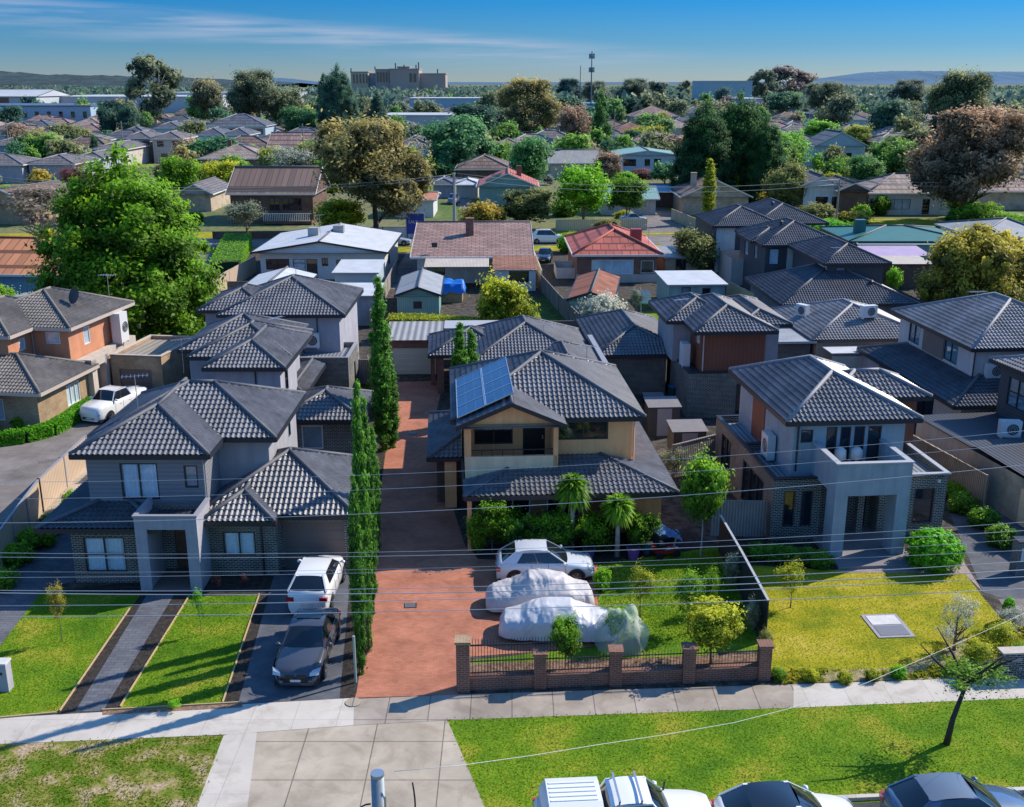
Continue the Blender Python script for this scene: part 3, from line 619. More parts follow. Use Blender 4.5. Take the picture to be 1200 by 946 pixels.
# ============================================================ HOUSE K : dark row of units
K = House('townhouse_row', 'row of dark grey two storey units with stepped tiled roofs', 'house', (27.7, 94.3), R(2))
K.vol(.5, 5.6, .5, 11, 2.7, 5.6, M['board_dark'], f=[(.8, 1.7, 3.6, 5.2, 'b')]); K.part('white_panel', M['render_white'], (.45, .49, .6, 3, 2.8, 5.5)); K.roof(0, 6.1, 0, 11.5, 5.6, .42, m=M['tile_black'])
K.vol(-4.3, 8, -3.8, 8, 0, 2.75, M['brick_grey']); K.roof(-4.8, 7.2, -4.3, 8.5, 2.8, .42, m=M['tile_black'])
K.vol(-2.1, 5.6, 11.7, 22, 0, 5.6, M['board_dark'], l=[(2, 3.4, 3.4, 5, 'l', 1, 1), (6, 7.2, 3.6, 5, 'l')], f=[(.4, 1.4, 3.6, 5.2, 'l')]); K.part('white_panel', M['render_white'], (.1, 2.2, 11.6, 11.68, 2.8, 5.5)); K.roof(-2.6, 6, 11.2, 22.5, 5.6, .42, m=M['tile_black']); K.roof(-3, 2, 14, 20, 5.6, .4, m=M['tile_black'], near=True)
K.vol(-3.8, 5.6, 26.5, 38, 0, 5.6, M['board_dark']); K.part('white_panel', M['render_white'], (-3.75, -1.6, 26.42, 26.48, .3, 5.5)); K.roof(-4.3, 3.8, 26, 36, 5.6, .42, m=M['tile_black']); K.roof(1, 9.5, 28, 42, 5.6, .42, m=M['tile_black'])
K.part('canopy', M['coping_white'], (1.2, 2.4, 10.4, 11.6, 2.8, 2.95)); K.vol(-3.4, -.4, 20, 26, 0, 2.9, M['render_sand'])
K.ac(-2.6, -4.05, 1.4, 0, 1.0, .8); K.ac(7.0, -4.05, 1.6, 0, 1.0, .8)
for x, y, z in ((4.2, 4.0, 6.4), (3.9, -1.4, 3.9), (.5, 16, 7.0), (3.5, 30.5, 7.4)):
    MB().tube([(x, y, z), (x, y, z+.35)], .14, 8).tube([(x, y, z+.35), (x, y, z+.5)], [.26, .05], 8).build('roof_vent', M['gutter_dark'], K.root)
K.antenna(1.6, 1.6, 6.0, .8, .2); K.done()
# ============================================================ L, M, N : right side
Lh = House('house', 'sandy rendered bungalow with slate tiled hip roof carrying two air conditioners, right side', 'house', (22.6, 75.9), R(4))
Lh.vol(-.2, 7.2, .5, 11, 0, 3, M['render_sand']); Lh.roof(-.7, 8.5, 0, 11, 3.0, .36, m=M['tile_grey'], cap=M['cap_light']); Lh.part('awning', M['iron_white'], (0, 6.4, -2.2, -.1, 2.5, 2.56)); Lh.part('awning_wall', M['render_sand'], (.1, 6.4, -2.15, -2, 0, 2.3))
Lh.vol(2.3, 7, -5, -1.5, 0, 2.6, M['render_lilac'], f=[(2.2, 3.0, .8, 2.1, 'd'), (3.6, 4.4, .8, 2.1, 'd')]); Lh.part('coping', M['coping'], (2.2, 7.1, -5.1, -4.9, 2.6, 2.72))
Lh.ac(.6, 6.2, 3.5, R(-60), 1.0, .9, .5); Lh.ac(4.4, 2.6, 4.1, R(10), 1.2, .9, .5); Lh.done()
Mh = House('house', 'pale rendered two storey house with slate tiled roof and dark skirt roof, at right edge', 'house', (27.8, 62.6), R(5), frame=M['frame_dark'])
Mh.vol(.5, 9, .5, 11, 2.6, 5.6, mat('render_palegrey', (.52, .48, .47), .85, .05, 1), l=[(1.5, 3.1, 3.9, 5.3, 'b', 2, 1), (6.6, 8.4, 3.9, 5.3, 'b', 2, 1)], f=[(5.5, 7.5, 3.7, 5, 'd', 2, 1)])
Mh.part('cladding', M['garage'], (.44, .48, 4.4, 7.3, 3.8, 5.5)); Mh.roof(0, 9.5, 0, 11.5, 5.6, .42, m=M['tile_grey'], cap=M['cap_light']); Mh.roof(6, 14, 1.5, 9, 5.6, .42, m=M['tile_grey'], cap=M['cap_light'])
Mh.vol(-1, 9, -1.4, 11, 0, 2.7, M['render_sand'], l=[(2, 4, .2, 2.3, 'd', 2, 1), (6, 9, .2, 2.3, 'd', 2, 1)], f=[(3, 5, 1, 2.2, 'd', 2, 1)]); Mh.roof(-2, 12, -2.4, 12, 2.75, .36, m=M['tile_black'])
Mh.ac(1.7, .28, 3.7, 0, 1.1, .9, .35); Mh.ac(4.4, .28, 4.3, 0, 1.1, .9, .35); Mh.antenna(2.4, 4.6, 6.8, 1.4, .1)
for x in (0.45,): Mh.downpipe(x, .45, 3.2, 5.6)
Mh.done()
Nh = House('house', 'low cream brick house with dark flat metal roof, at the right edge beside the driveway', 'house', (24.3, 53.6), R(-8+18))
Nh = Nh
Nh.root.rotation_euler = (0, 0, R(10))
Nh.vol(0, 9, -10, 0, 0, 2.4, M['brick_cream']); MB().poly([(-.1, -10.2, 2.43), (9.2, -10.2, 2.43), (9.2, .2, 2.75), (-.1, .2, 2.75)]).build('roof', M['deck_dark'], Nh.root)
Nh.vol(.5, 9, .3, 6, 0, 2.3, M['render_sand']); Nh.part('canopy', M['deck_dark'], (.2, 9, .1, 5.8, 2.35, 2.42)); Nh.ac(3.1, 1.2, 2.5, R(-15), 1.1, .9, .5)
Nh.vol(5.1, 13, 1.2, 5.4, 2.3, 5.6, M['board_dark'], l=[(.8, 2.6, 3.2, 4.9, 'b', 2, 2)], f=[(1, 3, 3.2, 4.9, 'b', 2, 2)]); Nh.roof(4.6, 13.5, .7, 5.9, 5.6, .3, m=M['tile_grey'], cap=M['cap_light'])
Nh.part('wall_panel', M['render_cream_pale'], (-.03, -.01, -6.5, -4.6, .05, 1.9)); Nh.done()
# ============================================================ HOUSE E : terracotta render, left
Eh = House('house', 'terracotta rendered two storey house with brown hip roof and satellite dish, left edge', 'house', (-28.9, 68.2), R(-8), frame=M['frame_white'])
gr = plain('gutter_tan', (.5, .42, .36), .5)
kw = dict(m=tilenear('roof_tile_brown', (.17, .15, .135), .6), cap=mat('cap_brown', (.2, .18, .16), .7, .1, 2), gutter=gr)
Eh.vol(-7.5, -.5, .5, 8.3, 2.7, 5.6, M['render_orange'], r=[(1.9, 2.7, 3.9, 5.1, 'l', 1, 1), (5.4, 7.2, 4.7, 5.2, 'l', 3, 1)], f=[(5.4, 6.4, 4.4, 5.2, 'l')]); Eh.vol(-9, -3.1, -2.2, 1, 2.7, 5.6, M['render_orange'], r=[(1.2, 1.9, 4.2, 5, 'l')], sides='frl')
Eh.roof(-8, 0, 0, 8.8, 5.6, .42, **kw); Eh.roof(-9.5, -2.6, -2.7, 6, 5.6, .42, **kw)
Eh.vol(-10, .3, -5.1, 1.6, 0, 2.75, M['brick_tan'], r=[(3.3, 4.9, .8, 2.2, 'l', 3, 1)], f=[(6.5, 8, .8, 2.2, 'l', 2, 1)]); Eh.roof(-8, .85, -5.6, 1.5, 2.8, .42, **kw); Eh.roof(-10, -2, -7, -1, 2.8, .42, **kw); Eh.vol(-10, -2.5, -6.5, -4, 0, 2.75, M['brick_tan'])
Eh.part('portal', M['render_sand'], (.1, .7, .9, 1.5, 0, 3.2), (.1, .7, 2.7, 3.1, 0, 3.2), (.1, .7, .9, 3.1, 2.7, 3.25), (-.4, .1, .9, 8.3, 2.7, 3.25)); Eh.vol(-.5, .2, 1.6, 8.2, 0, 2.7, M['brick_tan'])
Eh.vol(.8, 4.5, 3.2, 9.2, 0, 3.0, M['brick_tan'], f=[(.55, 2.9, 0, 2.1, 'garage', 1, 1, M['garage'])]); Eh.flat(.8, 4.5, 3.2, 9.2, 3.05, .2, M['brick_tan'], M['render_sand'], striped('deck_tan', (.36, .32, .27), .5, 'X', .5, .6, .7, .1))
Eh.ac(.1, 6.2, 3.3, R(90), 1.1, 2.1, .7)
d = MB(); Vv = [(0, 0, .0)]; 
for k in range(3):
    rr = .2*(k+1); Vv += [(rr*math.cos(a*math.pi/8), -.12*(rr/.6)**2, rr*math.sin(a*math.pi/8)) for a in range(16)]
Fv = [(0, 1+a, 1+(a+1) % 16) for a in range(16)]+[(1+k*16+a, 17+k*16+a, 17+k*16+(a+1) % 16, 1+k*16+(a+1) % 16) for k in range(2) for a in range(16)]
d.grid(Vv, Fv); o = d.build('satellite_dish', M['gutter_dark'], Eh.root, True, loc=(-1.6, 3.8, 7.0)); o.rotation_euler = (R(-20), 0, R(-30))
MB().tube([(-1.6, 3.9, 6.2), (-1.6, 3.85, 7.0)], .03).build('dish_mast', M['metal'], Eh.root); Eh.antenna(-.6, 6.5, 6.0, 2.0, 0)
Eh.downpipe(-3.0, .4, 2.8, 5.5, gr); Eh.done()
# ============================================================ mid field houses
F_ = House('house', 'white weatherboard house with low gable iron roof and two rooftop coolers, upper left middle', 'house', (-27.9, 117.8), 0)
F_.vol(0, 13.8, 0, 14, 0, 3.1, M['board_white'], f=[(.6, 3.2, 1.1, 2.3, 'd', 2, 1), (3.6, 5.0, .9, 2.3, 'l', 1, 3), (5.1, 6.3, .1, 2.3, 'd'), (6.8, 7.5, 1.5, 2.4, 'd', 2, 1), (8.4, 9.8, .9, 2.2, 'd')], r=[(3, 5, 1, 2.2, 'd')])
F_.roof(-.8, 14.3, -1, 15, 3.15, .16, '', m=M['iron_white'], near=False, cap=False, gutter=M['gutter_dark'], gm=M['board_white'], axis='y')
for x, y in ((7.6, 8), (5.0, 6.0)): F_.part('cooler', M['iron_grey'], (x-.6, x+.6, y-.6, y+.6, 3.9, 5.0))
F_.antenna(6.0, 4.5, 4.0, 2.6, .4); F_.done()
def shed(name, label, O, rz, w, d, h, wm, rm, t=.3, gab=True, ops=()):
    s = House(name, label, 'shed', O, rz); s.vol(0, w, 0, d, 0, h, wm, f=ops)
    if gab: s.roof(-.2, w+.2, -.2, d+.2, h, t, '', m=rm, near=False, cap=False, gutter=M['gutter_dark'], gm=wm, axis='y')
    else: MB().poly([(-.25, -.3, h), (w+.25, -.3, h), (w+.25, d+.3, h+t), (-.25, d+.3, h+t)]).build('roof', rm, s.root); s.part('fascia', M['coping'], (-.25, w+.25, -.33, -.3, h-.15, h)), s.part('fascia', M['coping'], (-.28, -.25, -.3, d+.3, h-.12, h+.02))
    return s.done()
shed('shed', 'pale lean-to shed with white iron roof against the weatherboard house', (-18.1, 108), 0, 4.3, 6, 2.5, M['board_blue'], M['iron_white'], .3, False)
shed('carport', 'white gabled carport roof in front of the white weatherboard house', (-25.5, 98.6), 0, 5.6, 8.5, 2.4, M['render_white'], M['iron_white'], .25)
shed('shed', 'long white roofed shed with blank grey wall beside the first cypress', (-19.2, 94.2), 0, 7.0, 4.5, 2.8, M['render_lilac'], M['iron_white'], .25, False)
shed('shed', 'small gabled shed with rust streaked iron roof and pale green walls', (-10.7, 97.8), R(2), 3.9, 10, 2.1, M['iron_palegreen'], M['iron_grey'], .35, ops=[(1.5, 2.3, .8, 1.5, 'd')])
G = House('house', 'wide bungalow with mauve brown tiled gable roof and brick chimney, centre of the middle row', 'house', (-10.3, 115.4), R(1))
tb = tilefar('tile_mauve', (.33, .2, .165)); G.vol(0, 12.3, 0, 22, 0, 3, M['render_white'], f=[(1, 3, .9, 2.2, 'd', 2, 1), (9.9, 11.6, .9, 2.3, 'd')])
G.roof(-.7, 12.7, -.9, 23, 3, .19, '', m=tb, near=False, cap=False, gutter=M['gutter_white'], gm=M['render_white'], axis='x'); ch = G.chimney(5.6, 6.6, 3.8, 6.2, M['brick_red'], .9, .9)
MB().poly([(8.2, -5, 2.3), (12.9, -5, 2.3), (12.9, -.8, 3.1), (8.2, -.8, 3.1)]).build('roof', tilefar('tile_rust', (.34, .15, .09)), G.root); G.vol(8.4, 12.7, -4.6, 0, 0, 2.4, M['render_white'], f=[(1.5, 3.6, .9, 2.1, 'd')])
MB().poly([(1, -4.2, 2.5), (7.8, -4.2, 2.5), (7.8, -1, 2.9), (1, -1, 2.9)]).build('verandah_roof', striped('iron_cream', (.6, .5, .4), .15, 'X', .5, .5, .85, .1), G.root)
o = G.part('satellite_dish', M['gutter_dark'], (1.6, 2.2, .2, .3, 3.9, 4.4)); G.antenna(1.7, .3, 3.4, .5, 0); G.done()
H_ = House('house', 'red brick house with red tiled hip roof and roof cooler, centre', 'house', (6.6, 115.4), R(1), frame=M['frame_white'])
tr_ = tilefar('tile_red', (.5, .12, .085)); H_.vol(.5, 9.3, .5, 14, 0, 3, M['brick_red'], f=[(1.6, 6.2, .9, 2.5, 'l', 4, 1), (7, 8.4, 1, 2.4, 'd')])
H_.roof(0, 9.9, 0, 14.5, 3.1, .42, m=tr_, near=False, cap=mat('cap_red', (.4, .1, .07), .7), gutter=M['gutter_white'], capr=.14); H_.part('base_course', M['render_sand'], (.45, 9.35, .42, .5, 0, .9))
H_.part('roof_cooler', plain('cooler_red', (.28, .05, .045), .5), (6.8, 8, 4.2, 5.4, 3.8, 5.3)); H_.vol(-1.6, .5, 3, 8, 0, 1.2, M['render_white']); H_.antenna(8.6, 3, 4, 2, .3); H_.done()
shed('shed', 'long gabled shed with rusty red iron roof between two back yards', (5.2, 95.5), R(-8), 3.9, 12, 2.2, M['iron_palegreen'], M['iron_rust'], .32)
shed('portable_cabin', 'pale teal flat roofed cabin on the lawn behind the brown clad house', (15.1, 101.2), R(3), 5.4, 6.5, 2.5, striped('teal_panel', (.23, .36, .36), 1.3, 'X', .6, .4, .8, .05), M['iron_white'], .15, False, ops=[(1.2, 2.1, .9, 2.2, 'b'), (3.2, 4.0, .1, 2.1, 'd')])
shed('shed', 'dark roofed lean-to shed beside the red brick house', (17.3, 120), R(2), 4, 7, 2.2, M['brick_cream'], M['iron_grey'], .1, False, ops=[(1.2, 2.4, .1, 1.9, 'd')])
Gr = House('house', 'long house with teal green iron roof and lilac verandah roof, right', 'house', (37.9, 113.5), 0)
Gr.vol(1, 13, 9.5, 21, 0, 3.2, M['iron_palegreen']); MB().poly([(1.5, 9, 3.2), (14.5, 9, 3.2), (14.8, 10.7, 3.5), (1, 10.7, 3.5)]).build('fascia_roof', M['iron_palegreen'], Gr.root)
Gr.roof(1, 15.5, 9.6, 22, 3.5, .16, 'lr', m=M['iron_green'], near=False, cap=False, gutter=M['gutter_dark']); MB().poly([(1, 4, 2.7), (8.5, 4, 2.7), (8.5, 9, 3.1), (1, 9, 3.1)]).build('verandah_roof', striped('iron_lilac', (.5, .36, .52), .2, 'X', .5, .5, .85, .1), Gr.root)
MB().poly([(-.5, -1, 2.6), (7, -1, 2.6), (7, 4, 2.7), (-.5, 4, 2.7)]).build('patio_roof', striped('iron_cream', (.6, .5, .4), .15, 'X', .5, .5, .85, .1), Gr.root); Gr.vol(0, 7, -.6, 4, 0, 2.6, M['brick_brown'], sides='flr')
Gr.part('chimney', M['iron_green'], (3, 4.2, 14, 15, 3.6, 5.4)); Gr.done()
Oh = House('house', 'blue walled cottage with orange tiled gable roof, at left edge', 'house', (-57.5, 104), R(-4))
Oh.vol(0, 14, 0, 11, 0, 3.2, mat('render_azure', (.16, .3, .42), .8, .06, 1)); Oh.roof(-1, 15, -.8, 12, 3.2, .42, 'r', m=tilefar('tile_orange', (.55, .22, .1)), near=False, cap=mat('cap_orange', (.45, .17, .08), .7), gutter=M['gutter_white']); Oh.done()
shed('shed', 'metal roofed shed with a white gable beside the blue walled cottage', (-48, 92), R(-30), 8, 7, 2.4, M['render_white'], M['iron_grey'], .12)
# ------------------------------------------------------------ houses beyond the back street, from their base line in the picture
def bgh(px0, px1, pyb, dep, h, label, wm, rm, t=.4, hips='frbl', axis=None, rz=0, name='house', ops=(), chim=None, cap=None, gut='gutter_white', oh=.6, extra=None, rops=()):
    (xa, ya), (xb, _) = P(px0, pyb), P(px1, pyb); w_ = xb-xa
    h_ = House(name, label, 'house', (xa, ya), R(rz)); h_.vol(0, w_, 0, dep, 0, h, wm, f=ops, r=rops)
    h_.roof(-oh, w_+oh, -oh, dep+oh, h, t, hips, m=rm, near=False, cap=cap if cap is not None else False, gutter=M[gut], gm=wm, axis=axis, capr=.14)
    if chim: h_.chimney(chim[0]*w_, chim[1]*dep, h+.3, h+t*min(w_, dep)/2+1.1, M[chim[2]] if len(chim) > 2 else M['brick_brown'], .9, .8)
    if extra: extra(h_, w_)
    return h_.done()
tB = tilefar('tile_brown', (.2, .13, .10)); tG = tilefar('tile_slategrey', (.17, .15, .15)); tP = tilefar('tile_pinkbrown', (.32, .2, .17)); tR = tilefar('tile_red', (.5, .12, .085)); tK = tilefar('tile_bluegrey', (.11, .12, .15)); tF = tilefar('tile_fawn', (.36, .27, .22)); cG = M['cap_light']; cB = mat('cap_brown', (.2, .18, .16))
def rail(h_, w_):
    f = MB()
    for i in range(26): f.box(w_*.42+i*w_*.022, w_*.42+i*w_*.022+.08, -2, -1.94, .6, 1.7)
    f.box(w_*.42, w_, -2.02, -1.92, 1.7, 1.8); f.build('balustrade', M['frame_white'], h_.root); h_.part('verandah', M['brick_brown'], (w_*.42, w_, -1.9, 0, .1, .6))
bgh(272, 368, 262, 13, 4.6, 'brown tiled house with white balustrade verandah behind the road, upper left', M['brick_brown'], tB, .5, '', 'x', 0, ops=[(6, 7.6, 2, 3.9, 'd', 2, 1), (8, 11, 2, 3.9, 'd', 3, 1)], extra=rail)
bgh(212, 248, 248, 13, 3.0, 'small cream gabled house left of the brown tiled verandah house', M['brick_cream'], tG, .5, '', 'y')
bgh(-25, 48, 262, 14, 3.2, 'brown roofed house with a cream painted gable, left edge', M['brick_tan'], tB, .4, '', 'y', -12)
bgh(-60, 28, 215, 12, 4.0, 'mauve walled unit with grey hip roof, leftmost of the long unit row', M['render_lilac'], tG, .3, 'frbl', cap=cG)
bgh(36, 88, 214, 14, 4.0, 'mauve walled unit with grey hip roof, second of the long unit row', M['render_lilac'], tG, .3, cap=cG, ops=[(1.5, 3, 1, 3, 'l')])
bgh(88, 122, 206, 16, 4.0, 'mauve walled unit with pale lit side, third of the long unit row', M['render_lilac'], tG, .3, cap=cG, rops=[(3, 4.5, .8, 3, 'l'), (9, 10.5, .8, 3, 'l')])
bgh(112, 150, 196, 20, 4.6, 'mauve walled unit with pale lit side, last of the long unit row', M['render_sand'], tG, .3, cap=cG, rops=[(3, 4.5, .8, 3, 'l')])
for i, (a, b_, y_) in enumerate(((148, 178, 190), (181, 214, 191))):
    bgh(a, b_, y_, 14, 6.4, ['two storey beige townhouse with garage, left of its matching pair', 'two storey beige townhouse with garage, right of its matching pair'][i], M['render_sand'], tG, .38, cap=cG, name='townhouse', ops=[(1.2, 3, 4.2, 5.8, 'd', 2, 1), (5.2, 7, 4.2, 5.8, 'd', 2, 1), (2, 7, .1, 2.5, 'garage')])
bgh(184, 212, 172, 16, 6.2, 'bluish two storey house with grey hip roof in front of the lime green tree', M['board_blue'], tK, .4, cap=cG, name='townhouse')
bgh(243, 312, 170, 18, 6.5, 'long blue grey two storey house with row of dark windows right of lime green tree', M['board_blue'], tK, .4, cap=cG, name='townhouse', ops=[(3, 6, 3.6, 5.6, 'd', 2, 1), (8, 12, 3.6, 5.6, 'd', 3, 1), (15, 20, 3.6, 5.6, 'd', 3, 1)])
bgh(234, 262, 180, 14, 5.6, 'pale blue two storey house, left of the two in front of the long blue house', M['board_blue'], tK, .45, cap=cG, name='townhouse', ops=[(3, 4.6, 3, 4.6, 'd')])
bgh(265, 292, 180, 14, 5.6, 'pale blue two storey house, right of the two in front of the long blue house', M['board_blue'], tK, .45, cap=cG, name='townhouse', ops=[(3.4, 5, 3, 4.6, 'd')])
bgh(235, 312, 204, 16, 3.6, 'fawn tiled bungalow with two brick chimneys in front of pale blue houses', M['brick_tan'], tF, .35, chim=(.35, .5, 'brick_brown'), cap=cB)
bgh(316, 384, 186, 14, 3.2, 'pink brown tiled gable house behind the silvery bush', M['brick_tan'], tP, .5, '', 'x')
bgh(462, 508, 255, 10, 2.9, 'small white house with orange iron roof under the brown gum tree', M['board_white'], striped('iron_orange', (.55, .22, .12), .2, 'X', .6, .4, .85, .15), .12, '', 'x', ops=[(2, 3, 1, 2.2, 'd')])
bgh(508, 530, 232, 8, 2.6, 'grey roofed garage at end of the far driveway with a parked car', M['render_grey'], tK, .4, cap=cG, name='garage')
bgh(535, 560, 232, 9, 2.5, 'cream carport with peaked roof right of the far driveway', M['render_sand'], M['iron_white'], .3, name='carport')
bgh(536, 598, 216, 15, 3.2, 'brown tiled hip roof house left of the red gabled house', M['brick_brown'], tB, .4, cap=cB)
bgh(562, 628, 240, 12, 3.2, 'teal walled house with red tiled gable roof and solar panels', mat('render_teal', (.22, .34, .3), .8, .06, 1), tR, .42, '', 'y', chim=(.7, .4, 'brick_red'), extra=lambda h_, w_: MB().poly([(1.2, -.2, 4.05), (4.0, -.2, 5.3), (4.0, 6, 5.3), (1.2, 6, 4.05)]).build('solar_panel', solm, h_.root))
bgh(578, 612, 185, 14, 3.2, 'pinkish brick house with brown hip roof beside the large dark green tree', M['brick_cream'], tP, .4, cap=cB)
bgh(645, 700, 210, 15, 3.6, 'grey low gabled house left of the pale blue weatherboard', M['render_sand'], striped('iron_drab', (.3, .29, .27), .3, 'X', .7, .4, .8, .15), .3, '', 'x', chim=(.2, .5, 'brick_grey'), ops=[(3, 5, 1, 2.6, 'd')])
bgh(725, 792, 206, 16, 4.8, 'pale blue weatherboard house with low gable roof and dark blue door', M['board_blue'], M['iron_palegreen'], .14, '', 'y', ops=[(1, 4, 2.2, 3.8, 'd', 2, 1), (6, 7.3, 2.2, 3.8, 'd'), (8.2, 9.8, 1, 3.9, 'd'), (13.6, 15.2, 2.1, 4, 'd')])
bgh(705, 768, 252, 10, 2.7, 'house with pale green iron roof behind the bright lime tree', M['render_sand'], M['iron_palegreen'], .25, '', 'x')
bgh(756, 800, 243, 9, 2.8, 'carport with blue iron roof beside the diagonal cream fence', M['brick_brown'], striped('iron_blue', (.14, .28, .38), .2, 'X', .5, .4, .85, .12), .15, '', 'x', name='carport')
bgh(800, 876, 252, 12, 3.0, 'fawn brick house with brown gable roof behind the yellow cypress', M['brick_cream'], tB, .45, '', 'y', chim=(.2, .3, 'brick_cream'))
bgh(954, 1012, 196, 13, 5.4, 'pale blue gabled house with two dark windows among the trees, upper right', M['board_blue'], tK, .5, '', 'y', ops=[(2.5, 5, 1.8, 3.6, 'd', 2, 1), (7, 9.5, 1.8, 3.6, 'd', 2, 1)])
bgh(940, 980, 252, 15, 4.8, 'gabled house with white triangular front wall and brick side', M['render_white'], tG, .45, '', 'y', rz=-4, ops=[(2, 4, .9, 3, 'd', 2, 1), (4.6, 6.4, .9, 3, 'd', 2, 1)])
bgh(982, 1014, 254, 14, 4.2, 'dark brown brick gabled house beside the white gabled front', M['brick_brown'], tB, .45, '', 'y', rz=-4)
bgh(1016, 1116, 252, 12, 3.6, 'long cream cottage with pink brown roof and white porch under the large bronze tree', M['render_white'], tF, .4, 'l', 'x', ops=[(3, 7, .9, 2.6, 'l', 3, 1), (9, 10.2, .1, 2.6, 'd'), (12, 15, .9, 2.6, 'l', 2, 1)])
bgh(1118, 1230, 246, 14, 3.2, 'fawn brick house behind the low hedge right of the large bronze tree', M['brick_cream'], tP, .4, 'frbl', cap=cB)
bgh(1143, 1225, 302, 12, 2.7, 'house with pale grey corrugated roof above the rounded golden tree', M['render_white'], M['iron_grey'], .22, 'frl', 'x')
bgh(888, 935, 170, 16, 3.2, 'pale blue house with grey striped roof between two tree clumps, upper right', M['board_blue'], tG, .35, cap=cG)
bgh(740, 795, 150, 22, 5.5, 'large grey brown tiled house with projecting wing, upper centre right', M['render_lilac'], tP, .4, cap=cB)
bgh(716, 768, 165, 18, 3.0, 'low red brown roofed house in front of the large tiled house', M['brick_tan'], tilefar('tile_maroon', (.28, .12, .09)), .4, cap=cB)
bgh(775, 815, 160, 18, 3.4, 'fawn roofed house right of the large tiled house', M['render_sand'], tF, .4, cap=cB)
bgh(800, 832, 140, 20, 3.6, 'dark grey roofed house with lilac ridge lines, beyond the large tiled house', M['render_lilac'], tK, .45, cap=cG)
bgh(838, 862, 137, 22, 4, 'striped grey roofed house just above the dark conifers', M['render_sand'], tG, .45, cap=cG)
bgh(78, 122, 160, 20, 4, 'fawn brick house with a sunlit cream side, far upper left', M['brick_tan'], tF, .35, cap=cB)
bgh(38, 72, 170, 18, 3.2, 'pinkish roofed house with parallel ridges, far upper left', M['brick_cream'], tP, .4, cap=cB)
bgh(-10, 30, 182, 16, 3, 'pale grey roofed house at the far left edge', M['render_lilac'], tG, .35, cap=cG)
bgh(262, 302, 148, 20, 3, 'flat fawn roofed house left of the dark pine trees', M['brick_cream'], tF, .2, cap=cB)
bgh(1172, 1240, 205, 18, 3, 'pale fawn roofed house at the far right edge', M['render_sand'], tF, .35, cap=cB)
# ------------------------------------------------------------ big far buildings
def far_box(name, label, px0, px1, y, z1, dep, m, cat, rm=None, extra=None, z0=0):
    xa, xb = (px0-600)/CF*(y*CS+(CH)*SN), (px1-600)/CF*(y*CS+CH*SN)
    h_ = House(name, label, cat, (xa, y), 0); h_.vol(0, xb-xa, 0, dep, z0, z1, m)
    h_.part('roof', rm or M['iron_white'], (-.5, xb-xa+.5, -.5, dep+.5, z1, z1+.5))
    if extra: extra(h_, xb-xa)
    return h_.done()
wp = mat('far_wall', (.45, .47, .5), .8, .05, .1)
def win_row(z, h, n, m, w=.55, y=-.15):
    def f(h_, W):
        for i in range(n): h_.part('window', m, (W*(i+.5-w/2)/n, W*(i+.5+w/2)/n, y, y+.1, z, z+h))
    return f
bw = mat('wall_skyblue', (.32, .42, .52), .7, .04, .1)
far_box('factory', 'long pale blue factory with a row of square dark windows, far upper left', -60, 108, 560, 9.5, 60, bw, 'factory', plain('roof_navy', (.08, .12, .19), .6), win_row(4, 3, 12, M['pane_d'], .3))
far_box('warehouse', 'very long white roofed warehouse stretching across the upper left', 40, 262, 800, 11, 120, wp, 'warehouse', mat('roof_pale', (.48, .49, .5), .6, .1, .05))
def gab(h_, W): h_.part('red_wall', M['brick_red'], (0, W*.45, -.6, -.1, 0, 9))
wg = House('warehouse', 'white gabled warehouse with red brick front, far upper left', 'warehouse', (-400, 760), 0); wg.vol(0, 74, 0, 60, 0, 12, wp); wg.roof(-1, 75, -1, 61, 12, .14, '', m=mat('roof_pale', (.48, .49, .5), .6, .1, .05), near=False, cap=False, gm=wp, axis='x'); wg.part('red_wall', M['brick_red'], (0, 55, -.6, -.1, 0, 11)); wg.done()
far_box('warehouse', 'white flat roofed warehouse behind the tall gum and lime tree', 196, 345, 900, 13, 60, wp, 'warehouse', mat('roof_pale', (.48, .49, .5), .6, .1, .05))
far_box('warehouse', 'long low white shed below the hospital building', 448, 600, 520, 6, 40, wp, 'warehouse', mat('roof_pale', (.48, .49, .5), .6, .1, .05))
far_box('warehouse', 'pale blue long shed directly below the hospital building', 480, 570, 800, 10, 40, bw, 'warehouse')
far_box('warehouse', 'low blue roofed shed near the phone mast', 660, 722, 700, 8, 40, bw, 'warehouse', plain('roof_steelblue', (.12, .25, .35), .6))
far_box('factory', 'pale blue windowless factory block at upper right of centre', 824, 880, 900, 22, 60, mat('wall_ice', (.34, .44, .5), .8, .05, .05), 'factory')
far_box('warehouse', 'white shed with glowing roof right of the factory block', 866, 892, 700, 11, 40, wp, 'warehouse')
Hs = House('hospital', 'large stepped brown concrete hospital block on the skyline', 'hospital', (-268, 1900), 0)
hc = mat('concrete_brown', (.38, .30, .27), .8, .06, .02)
def hb(a, b_, ytop, dep, m, y0=0):
    d_ = 1900+y0; xa = (a-600)/CF*(d_*CS+(CH-30)*SN)+268; xb = (b_-600)/CF*(d_*CS+(CH-30)*SN)+268; zt = Zat(ytop, d_)
    Hs.vol(xa, xb, y0, y0+dep, 0, zt, m); Hs.part('roof', hc, (xa-1, xb+1, y0-1, y0+dep+1, zt, zt+1.5)); return xa, xb, zt
xa, xb, zt = hb(411, 431, 85, 60, mat('concrete_tan', (.46, .37, .28), .8, .06, .02), 0)
for i in range(5): Hs.part('window_strip', M['pane_d'], (xa+4+i*5.5, xa+6.5+i*5.5, -.6, -.2, 20, zt-3))
hb(431, 441, 87, 60, bw, 20); x2 = hb(440, 457, 82, 70, hc, 5); hb(457, 491, 81.5, 70, hc, 0); hb(466, 480, 79, 30, hc, 20); x3 = hb(491, 522, 87, 60, hc, 10)
for i in range(5): Hs.part('window_strip', M['pane_d'], (x2[0]+3+i*5, x2[0]+5.5+i*5, 4.2, 4.8, 22, x2[2]-4))
